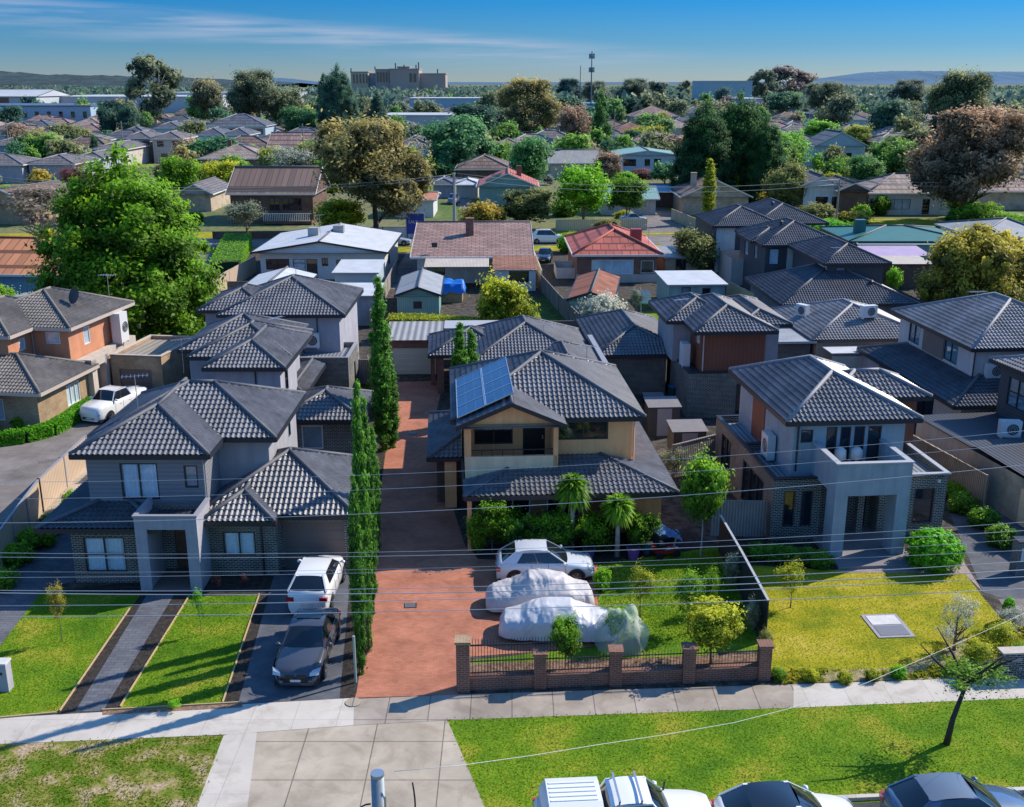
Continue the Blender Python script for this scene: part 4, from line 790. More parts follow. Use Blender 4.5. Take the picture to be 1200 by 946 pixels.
for i in range(2): Hs.part('window_strip', M['pane_d'], (x2[1]+34+i*7, x2[1]+38+i*7, -.8, -.2, 22, x2[2]-6))
for px_, a, b_ in ((464, 74, 82), (491, 73, 82), (488, 76, 82), (412, 80, 86), (513, 81, 87), (440, 78, 82), (474, 76, 80)):
    xx = (px_-600)/CF*(1910*CS)+268; MB().tube([(xx, 10, Zat(b_, 1910)), (xx, 10, Zat(a, 1910))], 1.0, 5).build('rooftop_mast', M['gutter_dark'], Hs.root)
Hs.done()
# ============================================================ GROUND
gmat = ground2('ground_green', (.10, .15, .04), (.16, .22, .05), .03, 1.2, c3=(.19, .18, .09), bump=0)
g = MB().poly([(-14000, -20, -.02), (14000, -20, -.02), (14000, 22000, -.02), (-14000, 22000, -.02)]); struct('ground', g, gmat)
lawn = ground2('lawn_lush', (.07, .17, .008), (.30, .29, .03), .45, 11, c3=(.14, .24, .01), pos=(.36, .68))
lawn_dry = ground2('lawn_dry', (.18, .22, .008), (.46, .37, .05), .5, 11, c3=(.34, .31, .015), pos=(.36, .68))
lawn_bald = ground2('lawn_bald', (.10, .17, .012), (.42, .31, .20), .9, 10, c3=(.24, .22, .05), pos=(.42, .6))
soil = ground2('soil', (.02, .018, .018), (.075, .06, .05), 5, 22, pos=(.3, .7)); yard = ground2('yard', (.045, .04, .035), (.12, .1, .08), 2, 14)
yardg = ground2('yard_grass', (.05, .09, .015), (.13, .16, .03), 1.2, 12)
conc_new = brick('concrete_new', (.54, .485, .42), (.58, .525, .46), (.42, .37, .32), 1.5, 4, .012, 0, .9, .1, .08)
conc_old = brick('concrete_old', (.42, .35, .27), (.46, .39, .305), (.17, .15, .12), 2.3, 2.05, .02, 0, .9, .15, .2)
conc_dk = brick('concrete_aged', (.35, .295, .24), (.39, .33, .275), (.15, .13, .12), 1.45, 4, .018, 0, .9, .15, .25)
asph = ground2('asphalt', (.055, .056, .06), (.085, .085, .088), 1.5, 60, bump=.2, rough=.9); asph_blue = ground2('asphalt_fine', (.10, .105, .12), (.14, .145, .16), 1.3, 60, bump=.15, rough=.85)
asph_far = ground2('asphalt_worn', (.19, .17, .16), (.27, .24, .22), .4, 20, bump=0)
redp = brick('paving_red', (.42, .158, .092), (.49, .195, .12), (.33, .125, .08), .22, .11, .006, .5, .85, .15, .2)
tanc = brick('drive_tan', (.20, .175, .16), (.22, .193, .178), (.15, .13, .12), 4, 4, .02, 0, .9, .1, .25)
greyp = brick('paver_blue', (.11, .115, .135), (.15, .155, .175), (.07, .07, .08), .4, .2, .01, .5, .85, .15, .2)
def sheet(name, pts, m, z, px=True, kind='structure', label=None):
    o = MB().poly(pxpoly(pts, z) if px else [(a, b, z) for a, b in pts]).build(name, m); o['kind'] = kind
    return o
E1, E2, E3, E4 = .004, .008, .012, .016
def rl(x, y): # along-street line through (x,y), street turned 4 degrees
    return lambda xx: y+(xx-x)*.07
kb = rl(10.8, 27.7)
sheet('road', [(-60, kb(-60)-12), (70, kb(70)-12), (70, kb(70)), (-60, kb(-60))], asph, E1, False)
k = MB(); k.bar((-1.0, kb(-1)+.08, .06), (70, kb(70)+.08, .06), .16, .13); k.bar((-60, kb(-60)+.08, .06), (-9.6, kb(-9.6)+.08, .06), .16, .13); struct('kerb', k, conc_new)
sheet('yard_ground', [(-60, kb(-60)+.1), (70, kb(70)+.1), (70, 140), (-60, 140)], yard, E1, False)
sheet('nature_strip', [(524, 843), (568, 946), (566, 965), (1300, 925), (1300, 812), (930, 829)], lawn, E2)
sheet('nature_strip', [(-100, 875), (262, 862), (230, 946), (224, 965), (-160, 990)], lawn_bald, E2)
sheet('driveway_apron', [(300, 851), (415, 848), (524, 843), (568, 946), (575, 975), (282, 975), (290, 946)], conc_old, E2)
sheet('driveway_apron', [(262, 862), (302, 851), (290, 946), (283, 975), (215, 975), (230, 946)], conc_new, E3)
sheet('footpath', [(-120, 877), (-120, 848), (415, 818), (414, 850), (262, 861)], conc_new, E4)
sheet('footpath', [(415, 818), (535, 814), (930, 802), (930, 829.5), (524, 844), (414, 850)], conc_dk, E4)
sheet('footpath', [(930, 802), (1300, 789), (1300, 814), (930, 829.5)], conc_new, E4)
# front gardens of A
sheet('lawn', [(0, 757), (48, 694), (165, 697), (152, 714), (70, 834), (-60, 846), (-60, 800)], lawn, E3)
sheet('garden_bed', [(152, 714), (165, 694), (178, 700), (89, 833), (66, 836)], soil, E2)
sheet('garden_path', [(172, 697), (204, 697), (121, 833), (88, 834)], greyp, E4)
sheet('garden_bed', [(204, 697), (228, 696), (140, 830), (120, 834)], soil, E2)
sheet('lawn', [(222, 699), (304, 697), (261, 824), (141, 829)], lawn, E3)
sheet('garden_bed', [(304, 697), (332, 692), (284, 824), (259, 826)], soil, E2)
sheet('garden_bed', [(120, 832), (284, 823), (284, 829), (120, 838)], ground2('soil_tan', (.2, .12, .08), (.34, .22, .15), 6, 20), .021)
sheet('driveway', [(325, 660), (412, 660), (398, 819), (279, 825)], asph_blue, E3)
sheet('garden_bed', [(240, 672), (330, 660), (330, 697), (160, 700), (85, 690)], soil, E1+.002)
sheet('garden_bed', [(396, 819), (412, 660), (445, 520), (452, 520), (436, 660), (417, 817)], soil, E2)
sheet('driveway', [(-120, 750), (-30, 640), (62, 604), (110, 560), (165, 560), (90, 680), (50, 692), (0, 757), (-60, 820)], greyp, E2)
sheet('driveway', [(0, 512), (60, 500), (100, 482), (135, 458), (200, 458), (112, 528), (0, 616), (-120, 700), (-160, 560)], tanc, E2)
sheet('side_path', [(45, 602), (100, 540), (112, 552), (62, 606)], conc_old, E3)
e = MB()
for a, b_ in (((70, 834), (152, 714)), ((141, 829), (222, 699)), ((261, 824), (304, 697)), ((120, 833), (284, 824)), ((66, 836), (0, 842))):
    pa, pb = P(*a), P(*b_); e.bar((*pa, .03), (*pb, .03), .05, .07)
struct('garden_edging', e, plain('timber_edge', (.5, .36, .18), .8))
# red driveway and C garden
sheet('driveway', [(417, 818), (436, 690), (448, 560), (463, 448), (520, 446), (512, 480), (520, 560), (545, 640), (565, 652), (700, 652), (702, 758), (545, 770), (537, 813)], redp, E2)
sheet('driveway_band', [(416, 819), (417, 813), (536, 808), (537, 814)], redp, E4)
sheet('lawn', [(700, 660), (845, 640), (893, 762), (545, 790), (545, 775), (702, 757)], lawn, E2)
sheet('garden_bed', [(540, 806), (540, 778), (893, 766), (900, 794)], ground2('soil_brown', (.14, .08, .05), (.3, .2, .14), 4, 20), E3)
sheet('garden_bed', [(550, 640), (800, 620), (845, 640), (700, 662), (560, 655)], soil, E3)
# D garden
sheet('lawn', [(862, 655), (975, 668), (1128, 668), (1152, 700), (1186, 740), (1150, 790), (930, 800), (908, 800)], lawn_dry, E2)
sheet('garden_bed', [(912, 801), (908, 788), (1060, 782), (1150, 740), (1186, 735), (1300, 730), (1300, 790)], ground2('soil_sandy', (.2, .19, .06), (.42, .33, .22), 3, 18), E3)
sheet('driveway', [(1108, 590), (1130, 585), (1300, 640), (1300, 712), (1176, 702), (1152, 694)], asph_blue, E3)
sheet('side_path', [(1040, 660), (1108, 640), (1128, 656), (1152, 694), (1130, 672), (975, 671)], ground2('path_mauve', (.33, .25, .23), (.4, .31, .28), 2, 20, bump=.1), E4)
sheet('garden_bed', [(850, 636), (905, 630), (975, 645), (978, 668), (868, 662)], soil, E3)
sheet('driveway', [(1170, 702), (1300, 700), (1300, 738), (1190, 735)], tanc, E4)
# middle distance
sheet('lawn', [(560, 410), (690, 400), (640, 345), (600, 360)], yardg, E3); sheet('lawn', [(722, 385), (790, 382), (782, 364), (735, 366)], lawn, E3); sheet('lawn', [(400, 470), (450, 470), (452, 425), (410, 425)], yardg, E3)
sheet('back_street', [(-140, 136), (150, 152), (150, 161), (-140, 145)], asph_far, E2, False)
sheet('nature_strip', [(-140, 131), (150, 147), (150, 151.5), (-140, 135.5)], lawn_dry, E2, False); sheet('nature_strip', [(-140, 145.5), (150, 161.5), (150, 168), (-140, 152)], lawn_dry, E2, False)
sheet('concrete_drive', [(-50, 116), (-36, 116), (-36, 137), (-50, 137)], tanc, E3, False); sheet('concrete_drive', [(-13.6, 112), (-10.7, 112), (-10.7, 138), (-13.6, 138)], tanc, E3, False)
sheet('concrete_drive', [(-5, 155), (-1.5, 155), (-8, 205), (-11, 205)], asph_far, E3, False); sheet('concrete_drive', [(17, 156), (30, 157), (26, 190), (18, 190)], tanc, E3, False); sheet('concrete_drive', [(20, 131), (26, 131), (26, 148), (20, 148)], tanc, E3, False)
sheet('field', [(30, 160), (110, 165), (120, 175), (30, 172)], lawn_dry, E2, False)
# pit cover in D lawn
pc = thing('pit_cover', 'rectangular concrete pit cover with metal grate set in the dry lawn', 'pit cover', P(1040, 734), R(4))
MB().box(-.75, .75, -.95, .95, 0, .04).build('frame', plain('pit_frame', (.32, .3, .33), .7), pc); MB().box(-.6, .6, .05, .8, .04, .06).build('lid', M['render_white'], pc)
g = MB()
for i in range(12): g.box(-.6, .6, -.8+i*.066, -.76+i*.066, .04, .06)
g.build('grate', M['coping'], pc)
def drain(px, py, w_, label):
    d = thing('drain_grate', label, 'drain', P(px, py), R(4)); MB().box(-w_, w_, -.22, .22, .006, .02).build('frame', M['gutter_dark'], d)
    g = MB()
    for i in range(9): g.box(-w_+.04+i*(2*w_-.1)/8.6, -w_+.07+i*(2*w_-.1)/8.6, -.2, .2, .02, .035)
    g.build('grille', plain('grate_grey', (.2, .19, .2), .5), d)
drain(481, 710, .26, 'square drain grate in the red paving, nearer the street'); drain(483, 508, .26, 'square drain grate in the red paving, farther up beside tall cypress')
mh = MB().tube([(0, 0, 0), (0, 0, .03)], .28, 24).build('manhole_cover', conc_old, loc=(*P(414, 824), .015)); tag(mh, 'round concrete cover in footpath beside the red driveway', 'manhole cover')
# ============================================================ HILLS
def hills(name, pts, y, m, dep=1500, seed=1, rough=.05, n=260):
    r = np.random.default_rng(seed); V = []; xs = np.linspace(pts[0][0], pts[-1][0], n); ys = np.interp(xs, [p[0] for p in pts], [p[1] for p in pts])
    d_ = y*CS
    for px, py in zip(xs, ys):
        x = (px-600)/CF*d_*1.0; z = Zat(py, y)*(1+r.normal()*rough)
        V += [(x, y-dep, -30), (x*1.02, y-dep*.4, z*.55+r.normal()*z*.04), (x*1.03, y, z), (x*1.1, y+dep*2, -30)]
    F = [(4*i+j, 4*i+4+j, 4*i+5+j, 4*i+1+j) for i in range(n-1) for j in range(3)]
    b = MB().grid(V, F).build(name, m, None, True); b['kind'] = 'structure'
hills('hills', [(940, 96), (965, 90), (1000, 85), (1040, 83), (1140, 84), (1200, 84), (1320, 90)], 15000, mat('hill_blue', (.045, .13, .22), 1, .12, .002), 3000, 1, .012)  # both far ranges coloured blue, distance haze put into the paint
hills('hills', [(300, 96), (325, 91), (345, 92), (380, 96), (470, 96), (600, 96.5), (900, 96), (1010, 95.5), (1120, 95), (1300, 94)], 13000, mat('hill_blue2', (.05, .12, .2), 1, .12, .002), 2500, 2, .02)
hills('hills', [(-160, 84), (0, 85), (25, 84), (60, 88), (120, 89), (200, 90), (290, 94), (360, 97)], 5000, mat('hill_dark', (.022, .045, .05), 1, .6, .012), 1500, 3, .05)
# ============================================================ FENCES AND WALLS
def fence(name, label, pts, h, m, z0=0, posts=None, th=.06, pm=None, group=None, cap=None):
    t = thing(name, label, 'fence', (*pts[0], 0), 0, group); o0 = Vector((*pts[0], 0))
    b = MB(); c = MB()
    for a, d in zip(pts, pts[1:]):
        A_, D_ = Vector((*a, 0))-o0, Vector((*d, 0))-o0; b.bar(A_+Vector((0, 0, z0+h/2)), D_+Vector((0, 0, z0+h/2)), th, h)
        c.bar(A_+Vector((0, 0, z0+h+.02)), D_+Vector((0, 0, z0+h+.02)), th+.05, .05)
        if posts:
            n = max(1, int((D_-A_).length/posts))
            for i in range(n+1):
                q = A_+(D_-A_)*i/n; MB().box(q.x-.06, q.x+.06, q.y-.06, q.y+.06, 0, z0+h+.06).build('post', pm or m, t)
    b.build('panel', m, t); c.build('capping', cap or pm or m, t)
    return t
cb = striped('colorbond_tan', (.62, .46, .33), .2, 'X', .5, .8, .7, .06); pal = striped('palings_grey', (.24, .2, .17), .14, 'X', .9, .7, .45, .25); palp = striped('palings_pale', (.36, .30, .27), .14, 'X', .9, .6, .6, .2); crm = striped('colorbond_cream', (.55, .46, .3), .3, 'X', .5, .6, .75, .08)
fence('fence', 'tan ribbed metal fence between the left driveway and the grey townhouse', [P(-120, 770), P(0, 672), P(50, 600), P(104, 545)], 1.75, cb, 0, 2.4, pm=M['coping'])
fence('fence', 'grey paling fence beside the blue grey house above the driveway', [(21.5, 63), (22.3, 58), (24.0, 50.5)], 2.0, striped('palings_tan', (.40, .31, .23), .14, 'X', .9, .7, .5, .25), 0, 2.4)
fence('fence', 'weathered paling fence joining the cream house yard to black brick wall', [(8.9, 55.5), (11.8, 57.5), (12.2, 54.5)], 1.9, palp, 0, 2.4)
fence('fence', 'short grey paling fence in front of black brick wall beside slender tree', [(9.6, 47.6), (12.2, 47.5)], 1.8, palp)
fence('fence', 'paling side fence with dark returns beside brick terrace, centre left', [(-10.6, 76), (-8.6, 66)], 1.8, pal, 0, 2.4); fence('fence', 'dark timber fence across the small back lawn behind cypress', [(-12, 74.8), (-9.2, 74.8)], 1.8, palp)
bf = fence('boundary_wall', 'dark boundary fence with pale capping between the two front lawns', [P(842, 645), P(866, 690), P(897, 752)], 1.75, plain('fence_black', (.02, .022, .028), .6), 0, None, .05, cap=M['coping_white'])
fence('fence', 'grey fence along the narrow yard beside the rusty roofed shed', [(2.8, 113), (4.5, 100), (6.3, 88)], 1.7, pal, 0, 2.4); fence('fence', 'fawn paling fence beside the mauve tiled house', [(2.6, 128), (3.2, 113.5)], 1.7, crm)
fence('fence', 'low grey fence behind the back garden hedge', [(-9, 88), (6, 88.3), (12, 88.8)], 1.7, pal, 0, 3); fence('fence', 'tall tan fence beside the big green tree and white carport', [(-29.6, 92), (-30.4, 108), (-29.5, 122)], 1.9, cb, 0, 4)
fence('fence', 'grey mesh fence left of the white gabled carport', [(-29, 107.5), (-25, 107.5)], 1.6, pal); fence('fence', 'pale fence right of the weatherboard house beside yard path', [(-12.6, 93), (-13.2, 122)], 1.6, palp, 0, 4)
fence('fence', 'cream panelled fence along the far street, right of white van', [(6.5, 158.5), (20, 159.4)], 1.6, crm, 0, 2.6); fence('fence', 'diagonal cream fence up the far driveway, upper right of centre', [(28.5, 150), (25.5, 172)], 1.7, crm, 0, 2.6)
fence('fence', 'white front fence beyond the silver sedan', [(-25, 150.5), (-8, 151.5)], 1.5, M['render_white'], 0, 3.2, pm=M['gutter_dark']); fence('boundary_wall', 'low brown retaining wall in front of the verandah house', [(-42, 150), (-26, 151)], 1.0, M['brick_brown'])
fence('fence', 'pale green metal fence left of the big green tree', [(-52, 128), (-44, 140)], 1.8, M['iron_palegreen'], 0, 4); fence('fence', 'curved cream fence right of the teal cabin', [(22, 108), (23.5, 99), (26.5, 93)], 1.6, crm, 0, 2.5)
fence('fence', 'low timber fence between the small yard and the garden lawn, right of centre', [(7, 88.5), (7.4, 78)], 1.5, pal)
# front brick fence with iron panels
fr = thing('front_fence', 'red brown brick fence with five piers and black iron infill along the footpath', 'fence', (0, 0, 0))
fy = rl(-1.9, 33.95); bm_ = brick('brick_fence', (.24, .095, .06), (.18, .07, .045), (.28, .2, .16)); piers = [P(a, b_)[0] for a, b_ in ((543, 811), (633, 808), (721, 804), (807, 801), (895, 797))]
for i, x in enumerate(piers):
    h = 1.95 if i == 0 else 1.35; s_ = .24 if i == 0 else .22; y = fy(x)
    p_ = MB().box(x-s_, x+s_, y-s_, y+s_, 0, h).build('pier', bm_, fr); MB().box(x-s_-.05, x+s_+.05, y-s_-.05, y+s_+.05, h, h+.09).build('cap', M['brick_tan'] if i == 0 else bm_, p_)
for a, b_ in zip(piers, piers[1:]):
    MB().bar((a+.22, fy(a), .24), (b_-.22, fy(b_), .24), .24, .48).bar((a+.22, fy(a), .51), (b_-.22, fy(b_), .51), .3, .06).build('low_wall', bm_, fr)
    g = MB(); g.bar((a+.22, fy(a), .66), (b_-.22, fy(b_), .66), .035, .035).bar((a+.22, fy(a), 1.12), (b_-.22, fy(b_), 1.12), .035, .035); n = int((b_-a)/.11)
    for k_ in range(1, n):
        x = a+(b_-a)*k_/n
        if a+.25 < x < b_-.25: g.tube([(x, fy(x), .55), (x, fy(x), 1.26), (x, fy(x), 1.34)], [.009, .009, .003], 4)
    g.build('iron_panel', M['gutter_dark'], fr)
gt = thing('sliding_gate', 'open black iron sliding gate standing behind the first fence bay', 'gate', (0, 0, 0)); g = MB(); y0 = lambda x: fy(x)+.45
g.bar((-1.7, y0(-1.7), .15), (2.2, y0(2.2), .15), .05, .05).bar((-1.7, y0(-1.7), 1.5), (2.2, y0(2.2), 1.5), .05, .05)
for k_ in range(36): x = -1.65+k_*.109; g.tube([(x, y0(x), .15), (x, y0(x), 1.75)], .01, 4)
g.build('bars', M['gutter_dark'], gt); MB().tube([(-1.5, y0(-1.5), .08), (-1.5, y0(-1.5)+.04, .08)], .08, 10).build('roller', M['metal'], gt)
gp_ = thing('gate_post', 'pale green steel gate posts with black gate leaf beside the front cypress', 'gate', (*P(417, 800), 0)); MB().tube([(0, 0, 0), (0, 0, 1.9)], .05, 8).build('post', mat('post_green', (.3, .38, .33), .5, .1, 2), gp_); MB().tube([(.1, 2.4, 0), (.1, 2.4, 2.3)], .05, 8).build('post', MC['post_green'], gp_)
g = MB()
for k_ in range(9): g.tube([(.06+.03*k_, 1.0+k_*.16, .2), (.06+.03*k_, 1.0+k_*.16, 1.7)], .015, 4)
g.bar((.06, 1, .2), (.3, 2.4, .2), .04, .05).bar((.06, 1, 1.7), (.3, 2.4, 1.7), .04, .05); g.build('gate_leaf', M['gutter_dark'], gp_)
mbx = thing('letterbox_wall', 'black brick letterbox wall with round holes beside the right footpath', 'letterbox', (*P(1172, 797), 0), R(4))
MB().box(0, 2.6, 0, .4, 0, 1.05).build('wall', M['brick_black'], mbx); MB().box(-.04, 2.64, -.04, .44, 1.05, 1.11).build('capping', M['render_sand'], mbx)
for k_ in range(4):
    MB().box(.35+k_*.55, .72+k_*.55, -.02, 0.001, .74, .9).build('letter_slot', M['coping'], mbx); MB().tube([(.2+k_*.5+.05*math.cos(a*.785), -.02, .45+.05*math.sin(a*.785)) for a in range(9)], .018, 5).build('ring', M['coping_white'], mbx)
ml = thing('letterbox', 'white letterbox pillar at the left edge of the front lawn', 'letterbox', (*P(4, 808), 0)); MB().box(-.3, .3, -.2, .2, 0, 1.1).build('pillar', M['render_lilac'], ml); MB().box(-.33, .33, -.23, .23, 1.1, 1.16).build('cap', M['render_white'], ml); MB().box(-.15, .15, -.22, -.2, .7, .8).build('slot', M['gutter_dark'], ml)
mb2 = thing('meter_box', 'small brick letterbox with white panel at the right edge of the driveway', 'letterbox', (*P(1196, 672), 0)); MB().box(-.4, .6, -.3, .3, 0, 1.6).build('body', M['brick_grey'], mb2); MB().box(-.25, .35, -.32, -.3, .7, 1.35).build('panel', M['render_white'], mb2); MB().box(-.44, .64, -.34, .34, 1.6, 1.66).build('cap', M['gutter_dark'], mb2)
# ============================================================ TREES
def quads_mesh(name, C, Nn, size, tone, asp=(1, 1, 1), elong=1.5):
    """C centres, Nn normals, size per leaf -> leaf-sized faces with a tone attribute"""
    n = len(C); r = RNG.normal(size=(n, 3)); a = np.cross(Nn, r); a /= np.linalg.norm(a, axis=1)[:, None]+1e-9; b = np.cross(Nn, a)
    sc_ = np.array(asp)[None]; a = a*size[:, None]*elong/sc_; b = b*size[:, None]/sc_
    V = np.stack([C-a, C-b*.9+a*.1, C+a, C+b*.9+a*.1], 1).reshape(-1, 3).astype(np.float32)
    me = bpy.data.meshes.new(name); me.vertices.add(4*n); me.loops.add(4*n); me.polygons.add(n)
    me.vertices.foreach_set('co', V.ravel()); me.loops.foreach_set('vertex_index', np.arange(4*n, dtype=np.int32))
    me.polygons.foreach_set('loop_start', np.arange(0, 4*n, 4, dtype=np.int32)); me.polygons.foreach_set('loop_total', np.full(n, 4, np.int32))
    me.update(calc_edges=True); at = me.attributes.new('tone', 'FLOAT', 'FACE'); at.data.foreach_set('value', tone.astype(np.float32))
    return me
def crown(key, blobs, n, leaf, asp=1.0, sub=60, spread=.11, fill=.2, out=1.0, up=.25, seed=1, elong=1.5, jit=.0):
    """blobs (x,y,z,rx,ry,rz) in a unit box; asp = height/width of the tree it is for"""
    r = np.random.default_rng(seed); B = np.array(blobs, float); wgt = B[:, 3]*B[:, 5]; wgt = wgt/wgt.sum()
    bi = r.choice(len(B), sub, p=wgt); d = r.normal(size=(sub, 3)); d[:, 2] += up; d /= np.linalg.norm(d, axis=1)[:, None]
    S = B[bi, :3]+d*B[bi, 3:]*r.uniform(.72, 1.03, (sub, 1)); st = r.uniform(0, 1, sub)
    m = int(n*(1-fill)); k = r.integers(0, sub, m); off = r.normal(size=(m, 3))*spread*np.array([1, 1, 1/asp])*r.uniform(.4, 1.2, (sub, 1))[k]
    C1 = S[k]+off; no = (C1-B[bi[k], :3])/B[bi[k], 3:]
    hz = np.clip(off[:, 2]/(spread/asp)*.5+.5, 0, 1); t1 = (.28*st[k]+.15*r.uniform(0, 1, m)+.62*hz**1.5)*(.68+.5*np.clip(C1[:, 2], 0, 1))  # clump tops and upper crown toned lighter, sunlit tops put into leaf colour
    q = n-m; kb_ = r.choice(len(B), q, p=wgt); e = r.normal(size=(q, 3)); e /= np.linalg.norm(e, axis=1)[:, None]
    C2 = B[kb_, :3]+e*B[kb_, 3:]*(r.uniform(.2, .9, (q, 1))**.6); t2 = r.uniform(.0, .3, q)  # inner leaves kept to the dark tones, crown shade painted in
    C = np.vstack([C1, C2]); no = np.vstack([no, e]); no /= np.linalg.norm(no, axis=1)[:, None]+1e-9
    no = no*out+r.normal(size=no.shape)*.45+np.array([0, 0, .25]); no /= np.linalg.norm(no, axis=1)[:, None]
    global RNG; RNG = r
    return quads_mesh('crown_'+key, C, no, leaf*r.uniform(.5, 1.25, n), np.concatenate([t1, t2]), (1, 1, asp), elong)
def blobs_dome(k, seed, flat=.32):
    r = random.Random(seed); B = [(0, 0, .5, .36, .36, .38)]
    for i in range(k):
        a = r.uniform(0, 6.28); rr = r.uniform(.12, .3); B.append((rr*math.cos(a), rr*math.sin(a), r.uniform(.28, .75), r.uniform(.15, .24), r.uniform(.15, .24), r.uniform(.15, .24)))
    return B
CR = {}
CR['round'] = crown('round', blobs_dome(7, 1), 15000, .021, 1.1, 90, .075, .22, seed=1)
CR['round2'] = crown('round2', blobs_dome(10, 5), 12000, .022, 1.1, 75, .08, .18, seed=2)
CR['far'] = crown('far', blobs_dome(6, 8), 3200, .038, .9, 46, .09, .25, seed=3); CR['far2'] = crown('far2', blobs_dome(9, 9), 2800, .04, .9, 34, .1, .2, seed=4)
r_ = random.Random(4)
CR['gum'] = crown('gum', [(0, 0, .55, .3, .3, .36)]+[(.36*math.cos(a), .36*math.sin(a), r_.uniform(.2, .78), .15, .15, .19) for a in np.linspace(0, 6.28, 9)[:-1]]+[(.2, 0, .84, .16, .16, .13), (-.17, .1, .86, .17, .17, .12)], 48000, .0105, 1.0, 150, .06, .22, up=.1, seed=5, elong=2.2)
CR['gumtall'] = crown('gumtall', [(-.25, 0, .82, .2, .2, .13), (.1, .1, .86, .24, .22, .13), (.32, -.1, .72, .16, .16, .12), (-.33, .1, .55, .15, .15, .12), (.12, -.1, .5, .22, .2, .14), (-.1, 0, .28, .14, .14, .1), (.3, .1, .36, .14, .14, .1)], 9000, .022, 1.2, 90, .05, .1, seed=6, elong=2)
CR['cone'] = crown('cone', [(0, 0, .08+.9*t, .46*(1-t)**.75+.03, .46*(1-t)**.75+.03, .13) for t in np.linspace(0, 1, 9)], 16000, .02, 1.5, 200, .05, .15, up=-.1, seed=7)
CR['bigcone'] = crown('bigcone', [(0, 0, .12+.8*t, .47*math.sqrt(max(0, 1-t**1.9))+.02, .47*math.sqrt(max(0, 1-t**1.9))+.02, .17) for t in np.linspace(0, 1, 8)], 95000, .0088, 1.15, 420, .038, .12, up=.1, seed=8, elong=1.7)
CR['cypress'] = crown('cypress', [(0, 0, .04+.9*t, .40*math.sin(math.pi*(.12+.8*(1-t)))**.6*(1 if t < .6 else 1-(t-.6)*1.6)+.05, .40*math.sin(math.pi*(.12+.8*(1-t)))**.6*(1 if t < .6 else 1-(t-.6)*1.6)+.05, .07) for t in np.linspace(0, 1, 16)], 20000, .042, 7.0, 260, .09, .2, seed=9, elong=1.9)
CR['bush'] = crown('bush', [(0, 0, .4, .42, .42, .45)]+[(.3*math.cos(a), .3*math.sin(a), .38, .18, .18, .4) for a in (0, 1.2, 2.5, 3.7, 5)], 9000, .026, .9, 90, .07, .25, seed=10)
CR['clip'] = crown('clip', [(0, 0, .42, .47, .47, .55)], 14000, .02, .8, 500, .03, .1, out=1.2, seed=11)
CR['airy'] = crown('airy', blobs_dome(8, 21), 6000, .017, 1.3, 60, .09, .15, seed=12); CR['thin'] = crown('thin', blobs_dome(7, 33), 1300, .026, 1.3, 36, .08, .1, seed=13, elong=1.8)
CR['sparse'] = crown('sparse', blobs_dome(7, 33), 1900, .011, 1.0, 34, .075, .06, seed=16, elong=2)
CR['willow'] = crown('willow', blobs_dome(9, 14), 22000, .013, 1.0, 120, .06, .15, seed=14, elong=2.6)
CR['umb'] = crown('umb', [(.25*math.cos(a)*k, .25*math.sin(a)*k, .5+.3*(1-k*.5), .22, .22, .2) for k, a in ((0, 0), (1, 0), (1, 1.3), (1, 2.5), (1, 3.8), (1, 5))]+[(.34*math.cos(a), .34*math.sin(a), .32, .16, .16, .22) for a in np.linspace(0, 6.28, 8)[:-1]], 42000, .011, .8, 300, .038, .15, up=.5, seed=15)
def trunkmesh(key, seed, limbs=6, r0=.03, top=.75, spread=.3, start=.25):
    r = random.Random(seed); b = MB(); pts = [(0, 0, 0)]; n = 6; x = y = 0
    for i in range(1, n+1): x += r.uniform(-.015, .015); y += r.uniform(-.015, .015); pts.append((x, y, top*i/n))
    b.tube(pts, [r0*(1.3 if i == 0 else 1-.8*i/n) for i in range(n+1)], 8)
    for k in range(limbs):
        t = r.uniform(start, .8); i = int(t*n); p = Vector(pts[i]); a = r.uniform(0, 6.28); s_ = r.uniform(.5, 1)*spread
        q = p+Vector((math.cos(a)*s_*.5, math.sin(a)*s_*.5, .12)); e = p+Vector((math.cos(a)*s_, math.sin(a)*s_, r.uniform(.18, .34)))
        b.tube([p, q, e], [r0*.5, r0*.33, r0*.08], 6)
        for _ in range(2):
            e2 = q+Vector((r.uniform(-.12, .12), r.uniform(-.12, .12), r.uniform(.1, .2))); b.tube([q, e2], [r0*.25, r0*.05], 5)
    o = b.build('trunk', mat('bark', (.16, .12, .09), .9, .3, 6)); me = o.data; bpy.data.objects.remove(o); me.materials.clear(); me.materials.append(None)
    for p in me.polygons: p.use_smooth = True
    return me
TR = {'std': trunkmesh('std', 1), 'multi': trunkmesh('multi', 2, 11, .035, .8, .38, .12), 'slim': trunkmesh('slim', 3, 5, .022, .8, .25, .35)}
MT = {}
bark = mat('bark', (.16, .12, .09), .9, .3, 6); barkp = mat('bark_pale', (.42, .36, .32), .85, .25, 4); barkd = mat('bark_dark', (.06, .045, .04), .9, .3, 6)
